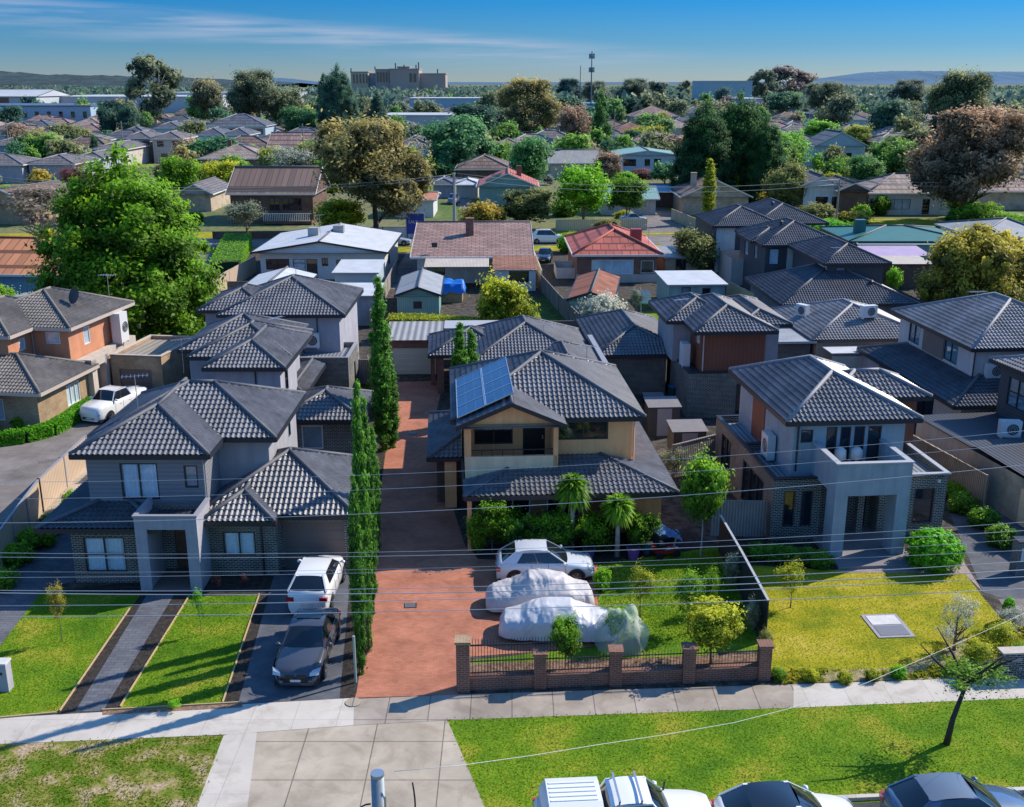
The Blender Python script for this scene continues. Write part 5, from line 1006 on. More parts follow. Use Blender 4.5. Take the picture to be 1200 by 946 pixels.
LF = dict(  # in crowns the dark end paints shade, the light end sunlit tops
 green=((.010, .040, .006), (.15, .27, .015)), lush=((.003, .016, .003), (.13, .25, .009)), dark=((.008, .028, .012), (.04, .10, .022)), blue=((.008, .036, .018), (.085, .20, .055)),
 brown=((.030, .034, .017), (.40, .275, .085)), bronze=((.022, .028, .020), (.32, .20, .11)), olive=((.022, .035, .014), (.20, .20, .055)), gold=((.010, .024, .009), (.33, .27, .03)), orange=((.03, .03, .01), (.42, .26, .035)),
 lime=((.03, .10, .006), (.17, .38, .015)), yellow=((.03, .06, .006), (.36, .36, .02)), grey=((.05, .06, .04), (.24, .26, .17)), silver=((.10, .11, .08), (.36, .35, .27)), cyp=((.012, .045, .008), (.085, .20, .018)), hedge=((.02, .09, .005), (.12, .32, .012)), twig=((.06, .05, .04), (.2, .165, .12)), wine=((.05, .02, .02), (.18, .07, .06)), umber=((.018, .032, .014), (.20, .20, .06)))
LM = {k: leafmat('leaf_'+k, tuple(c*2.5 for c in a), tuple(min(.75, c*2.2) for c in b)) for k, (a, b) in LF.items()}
ntree = 0
def hz(k, f):  # far leaf colours blended towards blue grey, painting in distance haze
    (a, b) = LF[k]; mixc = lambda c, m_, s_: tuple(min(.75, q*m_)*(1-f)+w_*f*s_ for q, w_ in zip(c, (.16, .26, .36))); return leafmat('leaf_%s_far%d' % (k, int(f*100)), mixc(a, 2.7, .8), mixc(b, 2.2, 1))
def tree(px, top, base, w_, kind, leaf, label, cat='tree', low=.22, trunk='std', bk=None, group=None, name=None, world=None, h=None, rz=None, wd=None):
    global ntree; ntree += 1
    if world: x, y = world
    else: x, y = P(px, base); h = Zat(top, y); wd = w_/CF*(y*CS+(CH-h*.6)*SN)
    if kind in ('gum',): wd *= .86
    t = thing(name or ('tree' if cat == 'tree' else cat.replace(' ', '_')), label, cat, (x, y, 0), rz if rz is not None else (ntree*2.39996) % 6.283, group)
    me = CR[kind]
    if not me.materials: me.materials.append(None)
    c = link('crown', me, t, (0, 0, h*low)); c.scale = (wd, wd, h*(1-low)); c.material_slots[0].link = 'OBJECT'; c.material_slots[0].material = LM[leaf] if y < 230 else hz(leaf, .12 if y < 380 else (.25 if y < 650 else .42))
    if trunk:
        k = link('trunk', TR[trunk], t); k.scale = (wd, wd, h*.92); k.material_slots[0].link = 'OBJECT'; k.material_slots[0].material = bk or bark
    return t
T = tree
# ---- big individual trees
T(158, 183, 402, 214, 'bigcone', 'lush', 'huge dense bright green tree rising behind the terracotta house', low=.03)
T(440, 139, 279, 150, 'gum', 'brown', 'large golden brown gum tree with dark trunk beside the far street', low=.2, bk=barkd)
T(1128, 126, 262, 152, 'gum', 'bronze', 'large purplish bronze drooping tree with thick dark trunk, upper right', low=.16, bk=barkd, trunk='multi')
T(1122, 83, 205, 92, 'gum', 'umber', 'large dark olive tree directly behind the bronze drooping tree')
T(1142, 264, 384, 136, 'umb', 'gold', 'broad rounded golden topped dark tree at the right edge', low=.04)
T(822, 124, 240, 78, 'bigcone', 'dark', 'dark conifer, left of the three behind the yellow cypress', low=.03); T(862, 114, 236, 84, 'bigcone', 'dark', 'tallest dark conifer, middle of the three behind the yellow cypress', low=.03); T(892, 140, 240, 60, 'bigcone', 'dark', 'dark conifer, right of the three behind the yellow cypress', low=.03)
T(683, 189, 268, 66, 'round2', 'lime', 'bright lime green tree on the far street verge, centre', low=.22); T(734, 202, 262, 46, 'round', 'green', 'dark green street tree right of the bright lime tree')
T(617, 215, 266, 66, 'round', 'olive', 'olive round tree beside the red gabled teal house', low=.1); T(566, 233, 268, 54, 'bush', 'orange', 'orange brown rounded bush beyond the mauve tiled roof', 'shrub', 0, None)
T(621, 152, 222, 58, 'round', 'blue', 'bluish green tree above the red gabled teal house', low=.08); T(537, 127, 205, 84, 'round', 'blue', 'massive blue green round tree in the centre background', low=.05); T(556, 116, 170, 60, 'round', 'dark', 'dark green crown behind the massive blue green tree')
T(398, 80, 165, 50, 'bigcone', 'dark', 'tall dark pine in front of the hospital left wing', low=.1); T(382, 92, 160, 34, 'cone', 'dark', 'dark pine just left of the tallest pine, upper left of centre', low=.1); T(443, 110, 152, 30, 'cone', 'dark', 'small dark pine below the hospital', low=.05); T(411, 108, 158, 30, 'cone', 'dark', 'dark pine right of the tallest pine, half its height', low=.05)
T(622, 92, 162, 84, 'gum', 'orange', 'orange tipped large gum tree, centre background', low=.1); T(703, 110, 176, 34, 'cone', 'cyp', 'dark green columnar conifer, upper centre', low=.02); T(672, 120, 178, 40, 'round2', 'bronze', 'brownish tree left of the dark columnar conifer')
T(241, 106, 146, 44, 'round', 'lime', 'lime green round tree before the white warehouse, upper left', low=.08); T(184, 66, 152, 64, 'gumtall', 'umber', 'tall open gum with pale trunk standing above the warehouses', low=.02, bk=barkp, trunk='multi'); T(246, 88, 150, 40, 'round2', 'brown', 'golden brown gum right of the tall open gum'); T(305, 82, 158, 76, 'gum', 'umber', 'wide dark gum tree on skyline, left of the pines'); T(340, 100, 158, 44, 'round2', 'olive', 'olive tree on skyline left of the pines')
T(354, 120, 164, 52, 'round', 'cyp', 'dark rounded tree above the pink brown gable roof', low=.05); T(398, 230, 279, 64, 'round2', 'yellow', 'yellow green tree beside the verandah house and far street', low=.12); T(290, 236, 280, 52, 'airy', 'grey', 'grey green small tree in front of the verandah house', low=.3)
T(212, 177, 232, 48, 'round', 'green', 'green tree between the long unit row and small cream house', low=.05); T(262, 186, 224, 56, 'round2', 'yellow', 'yellow topped dark tree behind the verandah house', low=.05); T(285, 196, 226, 34, 'bush', 'green', 'small rounded green tree behind the verandah house roof edge', low=.05)
T(340, 172, 214, 60, 'airy', 'silver', 'silvery grey bushy tree right of the verandah house'); T(322, 168, 205, 36, 'bush', 'yellow', 'yellow green bush behind the silvery tree', 'shrub', 0, None); T(372, 166, 212, 44, 'round2', 'olive', 'olive tree between silvery tree and large brown gum', low=.05)
T(52, 212, 290, 88, 'thin', 'twig', 'half bare brownish tree beside the left edge house', low=.2, trunk='multi', bk=mat('bark_grey', (.24, .2, .17), .9, .3, 6)); T(95, 190, 240, 40, 'airy', 'wine', 'brown leaved shrub below the long unit row', low=.05); T(102, 214, 262, 40, 'round2', 'yellow', 'yellow green tree at the left shoulder of the huge green tree', low=.1); T(90, 262, 330, 40, 'round2', 'bronze', 'brownish green tree hugging left side of the huge green tree', low=.05)
T(128, 120, 165, 26, 'round', 'dark', 'dark conifer left of the pair behind the town houses', low=.05); T(152, 118, 165, 30, 'round', 'dark', 'dark conifer right of the pair behind the town houses', low=.05); T(112, 160, 185, 18, 'cone', 'dark', 'small dark conifer by fawn brick house, far left', low=.05)
T(72, 142, 172, 40, 'bush', 'olive', 'olive rounded tree above the long unit row, left', low=.05); T(96, 146, 178, 34, 'bush', 'olive', 'second olive rounded tree above the long unit row', low=.05); T(40, 150, 182, 40, 'bush', 'olive', 'olive hedge-like tree at far left above units', low=.05)
T(1040, 110, 166, 56, 'round', 'dark', 'dark green round tree, upper right, left of dark olive giant', low=.05); T(1050, 118, 160, 66, 'gum', 'olive', 'olive tree behind the dark round tree, upper right', low=.1); T(970, 96, 146, 62, 'gum', 'umber', 'brown green spreading tree on skyline, upper right'); T(922, 78, 126, 62, 'gumtall', 'bronze', 'tall feathery gum on skyline, upper right', low=.05, bk=barkp); T(893, 82, 128, 34, 'gumtall', 'olive', 'slender olive gum on skyline right of factory block', low=.05); T(1064, 93, 135, 56, 'gum', 'umber', 'dark gum on skyline left of dark olive giant')
T(918, 104, 140, 44, 'round', 'green', 'green tree in front of the tall feathery gum'); T(958, 138, 172, 44, 'round2', 'lime', 'lime tree behind the pale blue gabled house', low=.05); T(1002, 144, 176, 36, 'round2', 'yellow', 'golden tree behind the pale blue gabled house roof', low=.05); T(920, 150, 200, 56, 'round2', 'lime', 'bright green bushy tree left of the pale blue gabled house', low=.03); T(918, 186, 250, 56, 'willow', 'olive', 'weeping olive green tree left of the white gabled front', low=.03); T(1042, 157, 212, 60, 'round', 'green', 'rounded green tree right of the pale blue gabled house', low=.03); T(1014, 178, 216, 50, 'round', 'cyp', 'dark bushes in front of the pale blue gabled house', low=.0); T(985, 182, 206, 40, 'bush', 'green', 'green shrubbery under pale blue gabled house windows', 'shrub', 0, None)
T(829, 187, 262, 17, 'cypress', 'yellow', 'golden yellow columnar cypress beside the fawn brick house', low=.0); T(585, 318, 398, 62, 'round2', 'yellow', 'yellow green tree in the back garden behind the cream house unit', low=.05); T(612, 345, 396, 40, 'bush', 'yellow', 'pale yellow shrub right of the back garden tree', 'shrub', 0, None)
T(705, 339, 392, 52, 'bush', 'silver', 'pale silvery grey round tree beside the rusty shed', low=.05); T(744, 338, 368, 18, 'airy', 'grey', 'thin grey green sapling on the back lawn, left of clothes'); T(757, 346, 366, 14, 'airy', 'green', 'small sapling on the back lawn, right of clothes')
T(814, 262, 322, 62, 'round', 'olive', 'olive brown rounded tree between red house and dark unit row', low=.06); T(1046, 311, 340, 18, 'bush', 'lime', 'small bright green tree behind the dark unit row', low=.1); T(1144, 236, 268, 50, 'round2', 'green', 'leafy green shrub tree behind the rounded golden tree', low=.0); T(1113, 245, 274, 16, 'cypress', 'cyp', 'short dark conical shrub on the far front lawn', 'shrub', 0, None); T(1182, 248, 268, 50, 'bush', 'lime', 'low lime hedge shrub at right edge', 'shrub', 0, None)
T(1030, 225, 252, 26, 'bush', 'green', 'dark green bush left of the cottage porch', 'shrub', 0, None); T(955, 236, 262, 50, 'bush', 'olive', 'olive spreading bush before the white gabled front', 'shrub', 0, None); T(1000, 246, 264, 34, 'bush', 'gold', 'golden rounded shrub near the far kerb', 'shrub', 0, None); T(898, 222, 246, 26, 'bush', 'gold', 'golden bush above the dark unit row roof', 'shrub', 0, None); T(975, 256, 275, 60, 'bush', 'hedge', 'bright green hedge above the teal green roof', 'shrub', 0, None)
T(668, 270, 296, 30, 'bush', 'hedge', 'green clipped shrub beside the parked white van', 'shrub', 0, None); T(710, 255, 276, 30, 'bush', 'olive', 'dry olive shrub in front of cream street fence', 'shrub', 0, None); T(1192, 330, 372, 40, 'round2', 'lime', 'bright green small tree below the golden topped tree, right edge', low=.02); T(6, 330, 378, 46, 'round', 'green', 'dark leafy tree at the left edge above brown tiled roof', low=.05)
T(742, 92, 132, 50, 'gum', 'umber', 'dark gum on the skyline right of the phone mast'); T(770, 96, 130, 34, 'gumtall', 'umber', 'ragged gum on skyline above the large tiled house'); T(800, 95, 132, 24, 'gumtall', 'umber', 'thin gum on skyline left of the factory block'); T(846, 100, 135, 22, 'round2', 'dark', 'dark round tree in front of the factory block', low=.2); T(668, 92, 124, 40, 'gum', 'dark', 'dark gum left of the phone mast'); T(700, 95, 126, 40, 'gum', 'umber', 'dark gum at the foot of the phone mast')
T(760, 146, 172, 50, 'round2', 'yellow', 'yellow green tree above the pale blue weatherboard house', low=.02); T(746, 150, 174, 34, 'round', 'dark', 'dark green tree beside yellow one above the pale blue weatherboard house', low=.02); T(711, 175, 215, 36, 'round2', 'bronze', 'brownish bush left of the pale blue weatherboard house', low=.02); T(752, 196, 210, 26, 'bush', 'wine', 'dark red bush under the pale blue weatherboard wall', 'shrub', 0, None)
# ---- columnar cypresses by the red driveway
cy = [(431, 452, 764, 15, 'narrow dark cypress nearest the street in the row along the red driveway'), (424, 560, 790, 13, 'shorter front cypress leaning on the row along the red driveway'), (436, 470, 720, 14, 'third narrow cypress of the row along the red driveway'), (428, 500, 745, 14, 'second narrow cypress of the row along the red driveway'), (441, 500, 650, 12, 'rear cypress of the front row along the red driveway'), (420, 575, 735, 13, 'cypress on the garage side of the row along the red driveway'), (450, 328, 528, 20, 'tallest cypress, standing alone farther up the red driveway'), (460, 420, 525, 14, 'small leafy cypress right of the tallest one'), (540, 380, 500, 17, 'cypress left of the pair beside the solar panels'), (553, 388, 496, 15, 'cypress right of the pair beside the solar panels')]
for a in cy: T(a[0], a[1], a[2], a[3]*1.35, 'cypress', 'cyp', a[4], low=0)
# ---- near garden trees and shrubs
T(821, 528, 652, 60, 'round2', 'green', 'slender leafy green tree between the cream house and blue grey house', low=.3, trunk='slim', bk=barkp); T(577, 583, 648, 46, 'round2', 'lush', 'small bushy green tree at the left corner of the cream house', low=.25, trunk='slim'); T(640, 600, 645, 56, 'bush', 'dark', 'dark leafy shrub under the cream house verandah', 'shrub', 0, None); T(612, 612, 648, 40, 'bush', 'dark', 'dark shrub with pink roses before the cream house', 'shrub', 0, None); T(700, 605, 642, 44, 'bush', 'dark', 'dark shrub between the two spiky yuccas', 'shrub', 0, None); T(790, 525, 560, 30, 'airy', 'grey', 'small grey green shrub beside the grey garden sheds', 'shrub', 0, None)
T(750, 664, 724, 36, 'airy', 'yellow', 'small yellow green citrus tree, leftmost on the lush lawn', low=.3, trunk='slim'); T(806, 668, 742, 44, 'airy', 'green', 'small green fruit tree in the middle of lush lawn', low=.2, trunk='slim'); T(832, 664, 716, 26, 'airy', 'lush', 'narrow climbing green bush near the boundary wall', low=.1, trunk='slim'); T(833, 704, 778, 72, 'round2', 'yellow', 'spreading golden green fruit tree beside the boundary wall', low=.3, trunk='slim'); T(662, 718, 790, 38, 'round2', 'green', 'small dark green tree behind the front iron fence', low=.25, trunk='slim'); T(705, 664, 692, 20, 'bush', 'lime', 'small lime bush beside the white hatchback', 'shrub', 0, None); T(724, 712, 757, 46, 'airy', 'green', 'small tree under the pale net', low=.15, trunk='slim')
T(926, 658, 712, 34, 'airy', 'yellow', 'small golden tree on the dry lawn left edge', low=.25, trunk='slim'); T(1093, 622, 664, 68, 'clip', 'hedge', 'rounded bright green clipped bush right of the portico', 'shrub', 0, None); T(858, 648, 690, 24, 'airy', 'grey', 'grey shrub by the boundary wall top end', 'shrub', 0, None); T(880, 700, 740, 22, 'airy', 'grey', 'silvery shrub beside the boundary wall', 'shrub', 0, None); T(894, 735, 780, 18, 'airy', 'olive', 'olive shrub at the foot of the boundary wall', 'shrub', 0, None)
for i, (px, b_) in enumerate(((885, 655), (905, 657), (925, 659), (945, 661), (962, 664))): T(px, b_-20, b_, 28, 'bush', 'cyp', 'dark low shrub in the hedge under the black brick wall', 'shrub', 0, None, group='hedge shrubs before the black brick wall')
T(1118, 690, 762, 50, 'sparse', 'silver', 'spindly pale shrub on the right side of the dry lawn', low=.1, trunk='multi'); T(1112, 738, 756, 46, 'sparse', 'silver', 'low dry spreading shrub on the dry lawn', 'shrub', 0, None); T(1168, 728, 772, 40, 'airy', 'yellow', 'yellow green shrub behind the letterbox wall', 'shrub', 0, None); T(1186, 712, 740, 34, 'airy', 'silver', 'silver leaved shrub at the right edge', 'shrub', 0, None); T(1180, 700, 728, 16, 'clip', 'hedge', 'small green bush at the driveway mouth, right', 'shrub', 0, None); T(1146, 752, 790, 48, 'airy', 'yellow', 'yellowish shrub left of the letterbox wall', 'shrub', 0, None); T(1192, 755, 775, 34, 'airy', 'green', 'green ground shrub above letterbox wall', 'shrub', 0, None)
for i, (px, py) in enumerate(((990, 800), (1022, 797), (1052, 794), (912, 796), (950, 798))): T(px, py-14, py, 18, 'bush', ('yellow', 'yellow', 'hedge', 'green', 'yellow')[i], 'little tussock in the sandy strip behind the footpath', 'shrub', 0, None, group='tussocks in the sandy strip')
for i, (px, py, h_) in enumerate(((1128, 600, 24), (1150, 618, 26), (1172, 640, 26), (1120, 585, 20))): T(px, py-h_, py, 34, 'bush', 'green', 'dark green shrub along the right driveway wall', 'shrub', 0, None, group='shrubs along the right driveway wall')
T(73, 683, 752, 22, 'airy', 'gold', 'young yellow leaved sapling on the left front lawn', low=.3, trunk='slim'); T(236, 688, 744, 18, 'thin', 'lime', 'young thin sapling on the second front lawn', low=.3, trunk='slim'); T(205, 818, 832, 22, 'thin', 'lime', 'small weed clump at the path side lawn corner', 'shrub', 0, None)
T(1125, 768, 872, 125, 'sparse', 'green', 'leaning street tree with sparse leaves on the green verge', low=.5, trunk=None, bk=barkd, rz=0)
lt = [o for o in bpy.data.objects if o.get('label', '').startswith('leaning street tree')][0]
lt.location.x -= .45; b = MB(); b.tube([(0, 0, 0), (.12, .05, .9), (.3, .1, 1.6), (.5, .2, 2.2)], [.12, .09, .075, .06], 8)
for e in (((-.6, 0, 3.0), (-1.2, .2, 3.6)), ((1.1, .5, 2.7), (1.9, .7, 2.9)), ((.7, -.5, 3.1), (1.0, -.9, 3.8)), ((.1, .6, 3.0), (-.3, 1.1, 3.7)), ((1.3, -.2, 3.1), (1.7, -.6, 3.6))): b.tube([(.45, .18, 2.1), e[0], e[1]], [.07, .045, .012], 6)
b.build('trunk', barkd, lt, True)
for c_ in lt.children:
    if c_.name.startswith('crown'): c_.location.x = .75; c_.scale.z *= .9
for i, (px, b_, w_) in enumerate(((20, 660, 40), (44, 640, 40), (66, 622, 36), (2, 688, 40), (84, 596, 20))): T(px, b_-24, b_, w_, 'bush', 'green', 'strappy green shrub along the tan metal fence', 'shrub', 0, None, group='shrubs along the tan metal fence')
for i, (px, b_) in enumerate(((255, 690), (287, 688))): T(px, b_-18, b_, 14, 'thin', 'wine', 'small reddish shrub in the bed under the ground floor window', 'shrub', 0, None, group='reddish shrubs under the window')
for i, (px, b_) in enumerate(((55, 482), (67, 477), (78, 474), (90, 466), (98, 460))): T(px, b_-26, b_, 13, 'airy', ('silver', 'grey', 'silver', 'green', 'gold')[i], 'standard rose bush with pale blooms in front of tan brick wall', 'shrub', .3, 'slim', group='rose bushes before the tan brick wall')
T(30, 482, 505, 34, 'willow', 'green', 'spiky green cycad beneath the tan brick wall', 'shrub', 0, None)
# hedges
def hedge(label, pts, w_, h, leaf, n=9000):
    pts = [Vector((*p, 0)) for p in pts]; L_ = [(b-a).length for a, b in zip(pts, pts[1:])]; tot = sum(L_); r = np.random.default_rng(n)
    C = []; Nn = []; core = MB()
    for (a, b), l in zip(zip(pts, pts[1:]), L_):
        d = (b-a)/l; s_ = Vector((-d.y, d.x, 0)); m = int(n*l/tot); core.bar(a+Vector((0, 0, h*.45)), b+Vector((0, 0, h*.45)), w_*.85, h*.88)
        for _ in range(m):
            t = r.uniform(0, l); q = r.uniform(-1, 1); f = r.integers(0, 4)
            if f < 2: p = a+d*t+s_*(q*w_/2)+Vector((0, 0, h+r.normal()*.04)); nn = (0, 0, 1)
            else: sg = 1 if f == 2 else -1; p = a+d*t+s_*(sg*(w_/2+r.normal()*.03))+Vector((0, 0, r.uniform(0, h))); nn = tuple(s_*sg)
            C.append(tuple(p)); Nn.append(nn)
    t = thing('hedge', label, 'hedge', (0, 0, 0)); C = np.array(C); Nn = np.array(Nn, float)+r.normal(size=(len(C), 3))*.5; Nn /= np.linalg.norm(Nn, axis=1)[:, None]
    me = quads_mesh('foliage', C, Nn, r.uniform(.03, .075, len(C)), r.uniform(0, 1, len(C))); me.materials.append(LM[leaf]); link('foliage', me, t)
    core.build('core', plain('hedge_core', (.015, .04, .006), .9), t); return t
hedge('low curved clipped hedge in front of the tan brick house', [P(-20, 524), P(30, 518), P(60, 510), P(88, 494), P(103, 478)], .8, .75, 'hedge', 12000)
hedge('box shaped lime green hedge beside the tall tan fence', [P(265, 322), P(280, 287)], 3.5, 1.6, 'lime', 9000)
hedge('long leafy hedge across the back garden behind the garage', [P(455, 398), P(500, 398), P(560, 404)], 2.4, 2.0, 'yellow', 12000)
# yuccas, palms
def rosette(name, label, px, top, base, w_, n, cat='tree', cols=('lime', 'yellow'), heads=1, width=.05, drop=.9):
    x, y = P(px, base); h = Zat(top, y); R_ = w_/2/CF*(y*CS+(CH-h)*SN); t = thing(name, label, cat, (x, y, 0)); r = random.Random(px)
    hub = h-R_*.9; tb_ = MB()
    for k in range(heads):
        ox, oy = (0, 0) if heads == 1 else (r.uniform(-.8, .8), r.uniform(-.5, .5)); tb_.tube([(ox*.3, oy*.3, 0), (ox*.8, oy*.8, hub*.6), (ox, oy, hub)], [.14, .1, .09], 8)
        C = MB()
        for i in range(n):
            a = r.uniform(0, 6.28); el = r.uniform(-1.1, 1.5); l = R_*r.uniform(.75, 1.1); d = Vector((math.cos(a)*math.cos(el), math.sin(a)*math.cos(el), math.sin(el))); s_ = d.cross(Vector((0, 0, 1))).normalized()*width
            p0 = Vector((ox, oy, hub)); p1 = p0+d*l*.6; p2 = p0+d*l+Vector((0, 0, -l*.25*drop)); C.grid([tuple(p0-s_*.5), tuple(p0+s_*.5), tuple(p1+s_), tuple(p1-s_), tuple(p2)], [(0, 1, 2, 3), (3, 2, 4)])
        me_o = C.build('fronds', LM[cols[k % len(cols)]], t); at = me_o.data.attributes.new('tone', 'FLOAT', 'FACE'); at.data.foreach_set('value', [r.uniform(.2, 1) for _ in me_o.data.polygons])
    tb_.build('trunk', barkp, t, True); return t
rosette('yucca', 'tall spiky yucca in front of the cream house, left of the pair', 670, 550, 648, 52, 520, cols=('green',), drop=1.2, width=.06); rosette('yucca', 'shorter spiky yucca in front of the orange panel, right of the pair', 723, 575, 652, 46, 460, cols=('green',), drop=1.0, width=.06)
for i, (px, b_, w_, lf) in enumerate(((650, 648, 50, 'green'), (695, 649, 46, 'lush'), (750, 646, 40, 'green'), (560, 647, 30, 'green'), (600, 646, 44, 'green'), (630, 650, 40, 'lush'))): T(px, b_-50, b_, w_, 'round2', lf, 'leafy green shrub along the front wall of the cream house', 'shrub', 0, None, group='shrubs along the cream house wall')
rosette('palm', 'cluster of feathery palms left of the huge green tree', 60, 262, 312, 36, 160, cols=('olive', 'yellow', 'olive'), heads=3, width=.12, drop=1.5); rosette('palm', 'drooping palm above the far carport', 862, 200, 240, 26, 120, cols=('yellow',), width=.1)
b = thing('rose_bush', 'pink and white rose blooms in front of the cream house wall', 'rose bush', (*P(606, 650), 0)); m_ = MB(); m2 = MB(); r = random.Random(3)
for i in range(14):
    x, y, z = r.uniform(-.7, .9), r.uniform(-.3, .2), r.uniform(.9, 1.6); (m_ if i % 2 else m2).tube([(x, y, z-.06), (x, y, z), (x, y, z+.06)], [.03, .085, .03], 7)
m_.build('bloom', plain('petal_pink', (.75, .25, .25), .6), b, True); m2.build('bloom', plain('petal_white', (.8, .75, .72), .6), b, True); st_ = MB(); [st_.tube([(r.uniform(-.6, .8), 0, 0), (r.uniform(-.6, .8), 0, 1.3)], .015, 4) for _ in range(8)]; st_.build('stem', LM['cyp'], b)
# ---- background trees seen between and beyond the houses
occ = []
for o in list(bpy.data.objects):
    if o.parent is None and o.get('category') in ('house', 'townhouse', 'warehouse', 'factory', 'hospital') and o.location.y > 150: occ.append((o.location.x, o.location.y))
# ---- more distant small houses
n = 0; tries = 0; rc = [('tileA', tB), ('b', tG), ('c', tP), ('d', tF), ('e', tK)]
protos = []
for i, (nm, tm) in enumerate(rc):
    h_ = House('house', 'small far-off hip roofed house among the distant trees', 'house', (0, 0), 0, 'small distant houses'); wm = [M['render_white'], M['brick_tan'], M['render_sand'], M['render_lilac'], M['board_blue']][i]
    h_.vol(0, 15, 0, 11, 0, 3, wm); h_.roof(-.6, 15.6, -.6, 11.6, 3, .42, m=tm, near=False, cap=cG if i % 2 else False, gutter=M['gutter_white'], capr=.2); protos.append(h_.done())
used = [False]*5
r = random.Random(23)
while n < 270 and tries < 9000:
    tries += 1; py = 106+(r.random()**1.1)*88; px = r.uniform(-20, 1220); x, y = P(px, py)
    if y > 1400 or any((ox-16 < x < ox+20+y*.012) and (oy-12 < y < oy+18) for ox, oy in occ): continue
    occ.append((x, y)); i = r.randrange(5); o = protos[i] if not used[i] else copytree(protos[i]); used[i] = True
    o.location = (x, y, 0); o.rotation_euler = (0, 0, r.choice((0, .05, -.06, 1.57)) if r.random() < .8 else 1.6); n += 1
lst = [('far2', 'green', 10), ('far', 'olive', 11), ('far2', 'green', 8), ('far', 'umber', 13), ('far2', 'yellow', 8), ('far', 'green', 11), ('far2', 'lime', 7), ('far', 'blue', 10), ('far2', 'brown', 10), ('far', 'dark', 11), ('far', 'bronze', 10)]
lab = {'umber': 'dull olive brown', 'olive': 'olive green', 'green': 'mid green', 'dark': 'dark green', 'brown': 'golden brown', 'yellow': 'yellow green', 'blue': 'blue green', 'lime': 'lime green', 'bronze': 'bronze brown'}
r = random.Random(11); n = 0; tries = 0; specs = []
while n < 400 and tries < 6000:
    tries += 1; py = 104+(r.random()**1.15)*112; px = r.uniform(-30, 1230)
    x, y = P(px, py)
    if y > 1500 or any((ox-4 < x < ox+16+y*.02) and (oy-12 < y < oy+16) for ox, oy in occ): continue
    k, lf, hh = lst[int(r.random()**1.2*len(lst))]; k = 'far' if k == 'gum' else k
    h = hh*r.uniform(.5, .95)*(1+.45*(y > 450)); 
    if y < 260: h *= .6
    specs.append((h/y, k, lf, x, y, h, h*r.uniform(.75, 1.25))); n += 1
specs.sort(reverse=True); NK = 185
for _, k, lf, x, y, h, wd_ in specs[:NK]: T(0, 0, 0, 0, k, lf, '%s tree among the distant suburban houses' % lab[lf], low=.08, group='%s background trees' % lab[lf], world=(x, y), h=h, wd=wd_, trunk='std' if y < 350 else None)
CC = []; TT = []; MI = []; slots = []; rr = np.random.default_rng(9)
for _, k, lf, x, y, h, wd_ in specs[NK:]:      # the trees too small in the picture to be told apart: one mass
    src = CR[k]; nq = len(src.polygons); co = np.empty(nq*12, np.float32); src.vertices.foreach_get('co', co); co = co.reshape(nq, 4, 3); to = np.empty(nq, np.float32); src.attributes['tone'].data.foreach_get('value', to)
    pick = rr.choice(nq, 1100, False); an = rr.uniform(0, 6.28); R3 = np.array([[math.cos(an), -math.sin(an), 0], [math.sin(an), math.cos(an), 0], [0, 0, 1]])
    c = co[pick]; c = c.mean(1, keepdims=True)+(c-c.mean(1, keepdims=True))*1.5; CC.append((c*np.array([wd_, wd_, h])) @ R3.T+np.array([x, y, 0])); TT.append(to[pick])
    if lf not in slots: slots.append(lf)
    MI.append(np.full(1100, slots.index(lf), np.int32))
CC = np.vstack(CC).reshape(-1, 3).astype(np.float32); nq = len(CC)//4; me = bpy.data.meshes.new('distant_trees'); me.vertices.add(4*nq); me.loops.add(4*nq); me.polygons.add(nq)
me.vertices.foreach_set('co', CC.ravel()); me.loops.foreach_set('vertex_index', np.arange(4*nq, dtype=np.int32)); me.polygons.foreach_set('loop_start', np.arange(0, 4*nq, 4, dtype=np.int32)); me.polygons.foreach_set('loop_total', np.full(nq, 4, np.int32))
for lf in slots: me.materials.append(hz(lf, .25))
me.polygons.foreach_set('material_index', np.concatenate(MI)); me.update(calc_edges=True); at = me.attributes.new('tone', 'FLOAT', 'FACE'); at.data.foreach_set('value', np.concatenate(TT))
tag(link('distant_trees', me), 'small mixed trees scattered among the farthest houses', 'trees', kind='stuff')
n = 0; tries = 0
while n < 95 and tries < 4000:
    tries += 1; py = r.uniform(140, 262); px = r.uniform(-20, 1220); x, y = P(px, py)
    if any((ox-2 < x < ox+15+y*.015) and (oy-4 < y < oy+15) for ox, oy in occ) or (138 < y-.067*x < 153): continue
    lf = r.choice(('green', 'hedge', 'yellow', 'lush', 'olive', 'lime', 'green', 'grey', 'orange')); h = r.uniform(1.6, 4.2)
    T(0, 0, 0, 0, 'bush' if r.random() < .6 else 'far2', lf, 'rounded garden shrub between the houses beyond the far street', 'shrub', 0, None, group='garden shrubs beyond the far street', world=(x, y), h=h, wd=h*r.uniform(1, 2.0)); n += 1
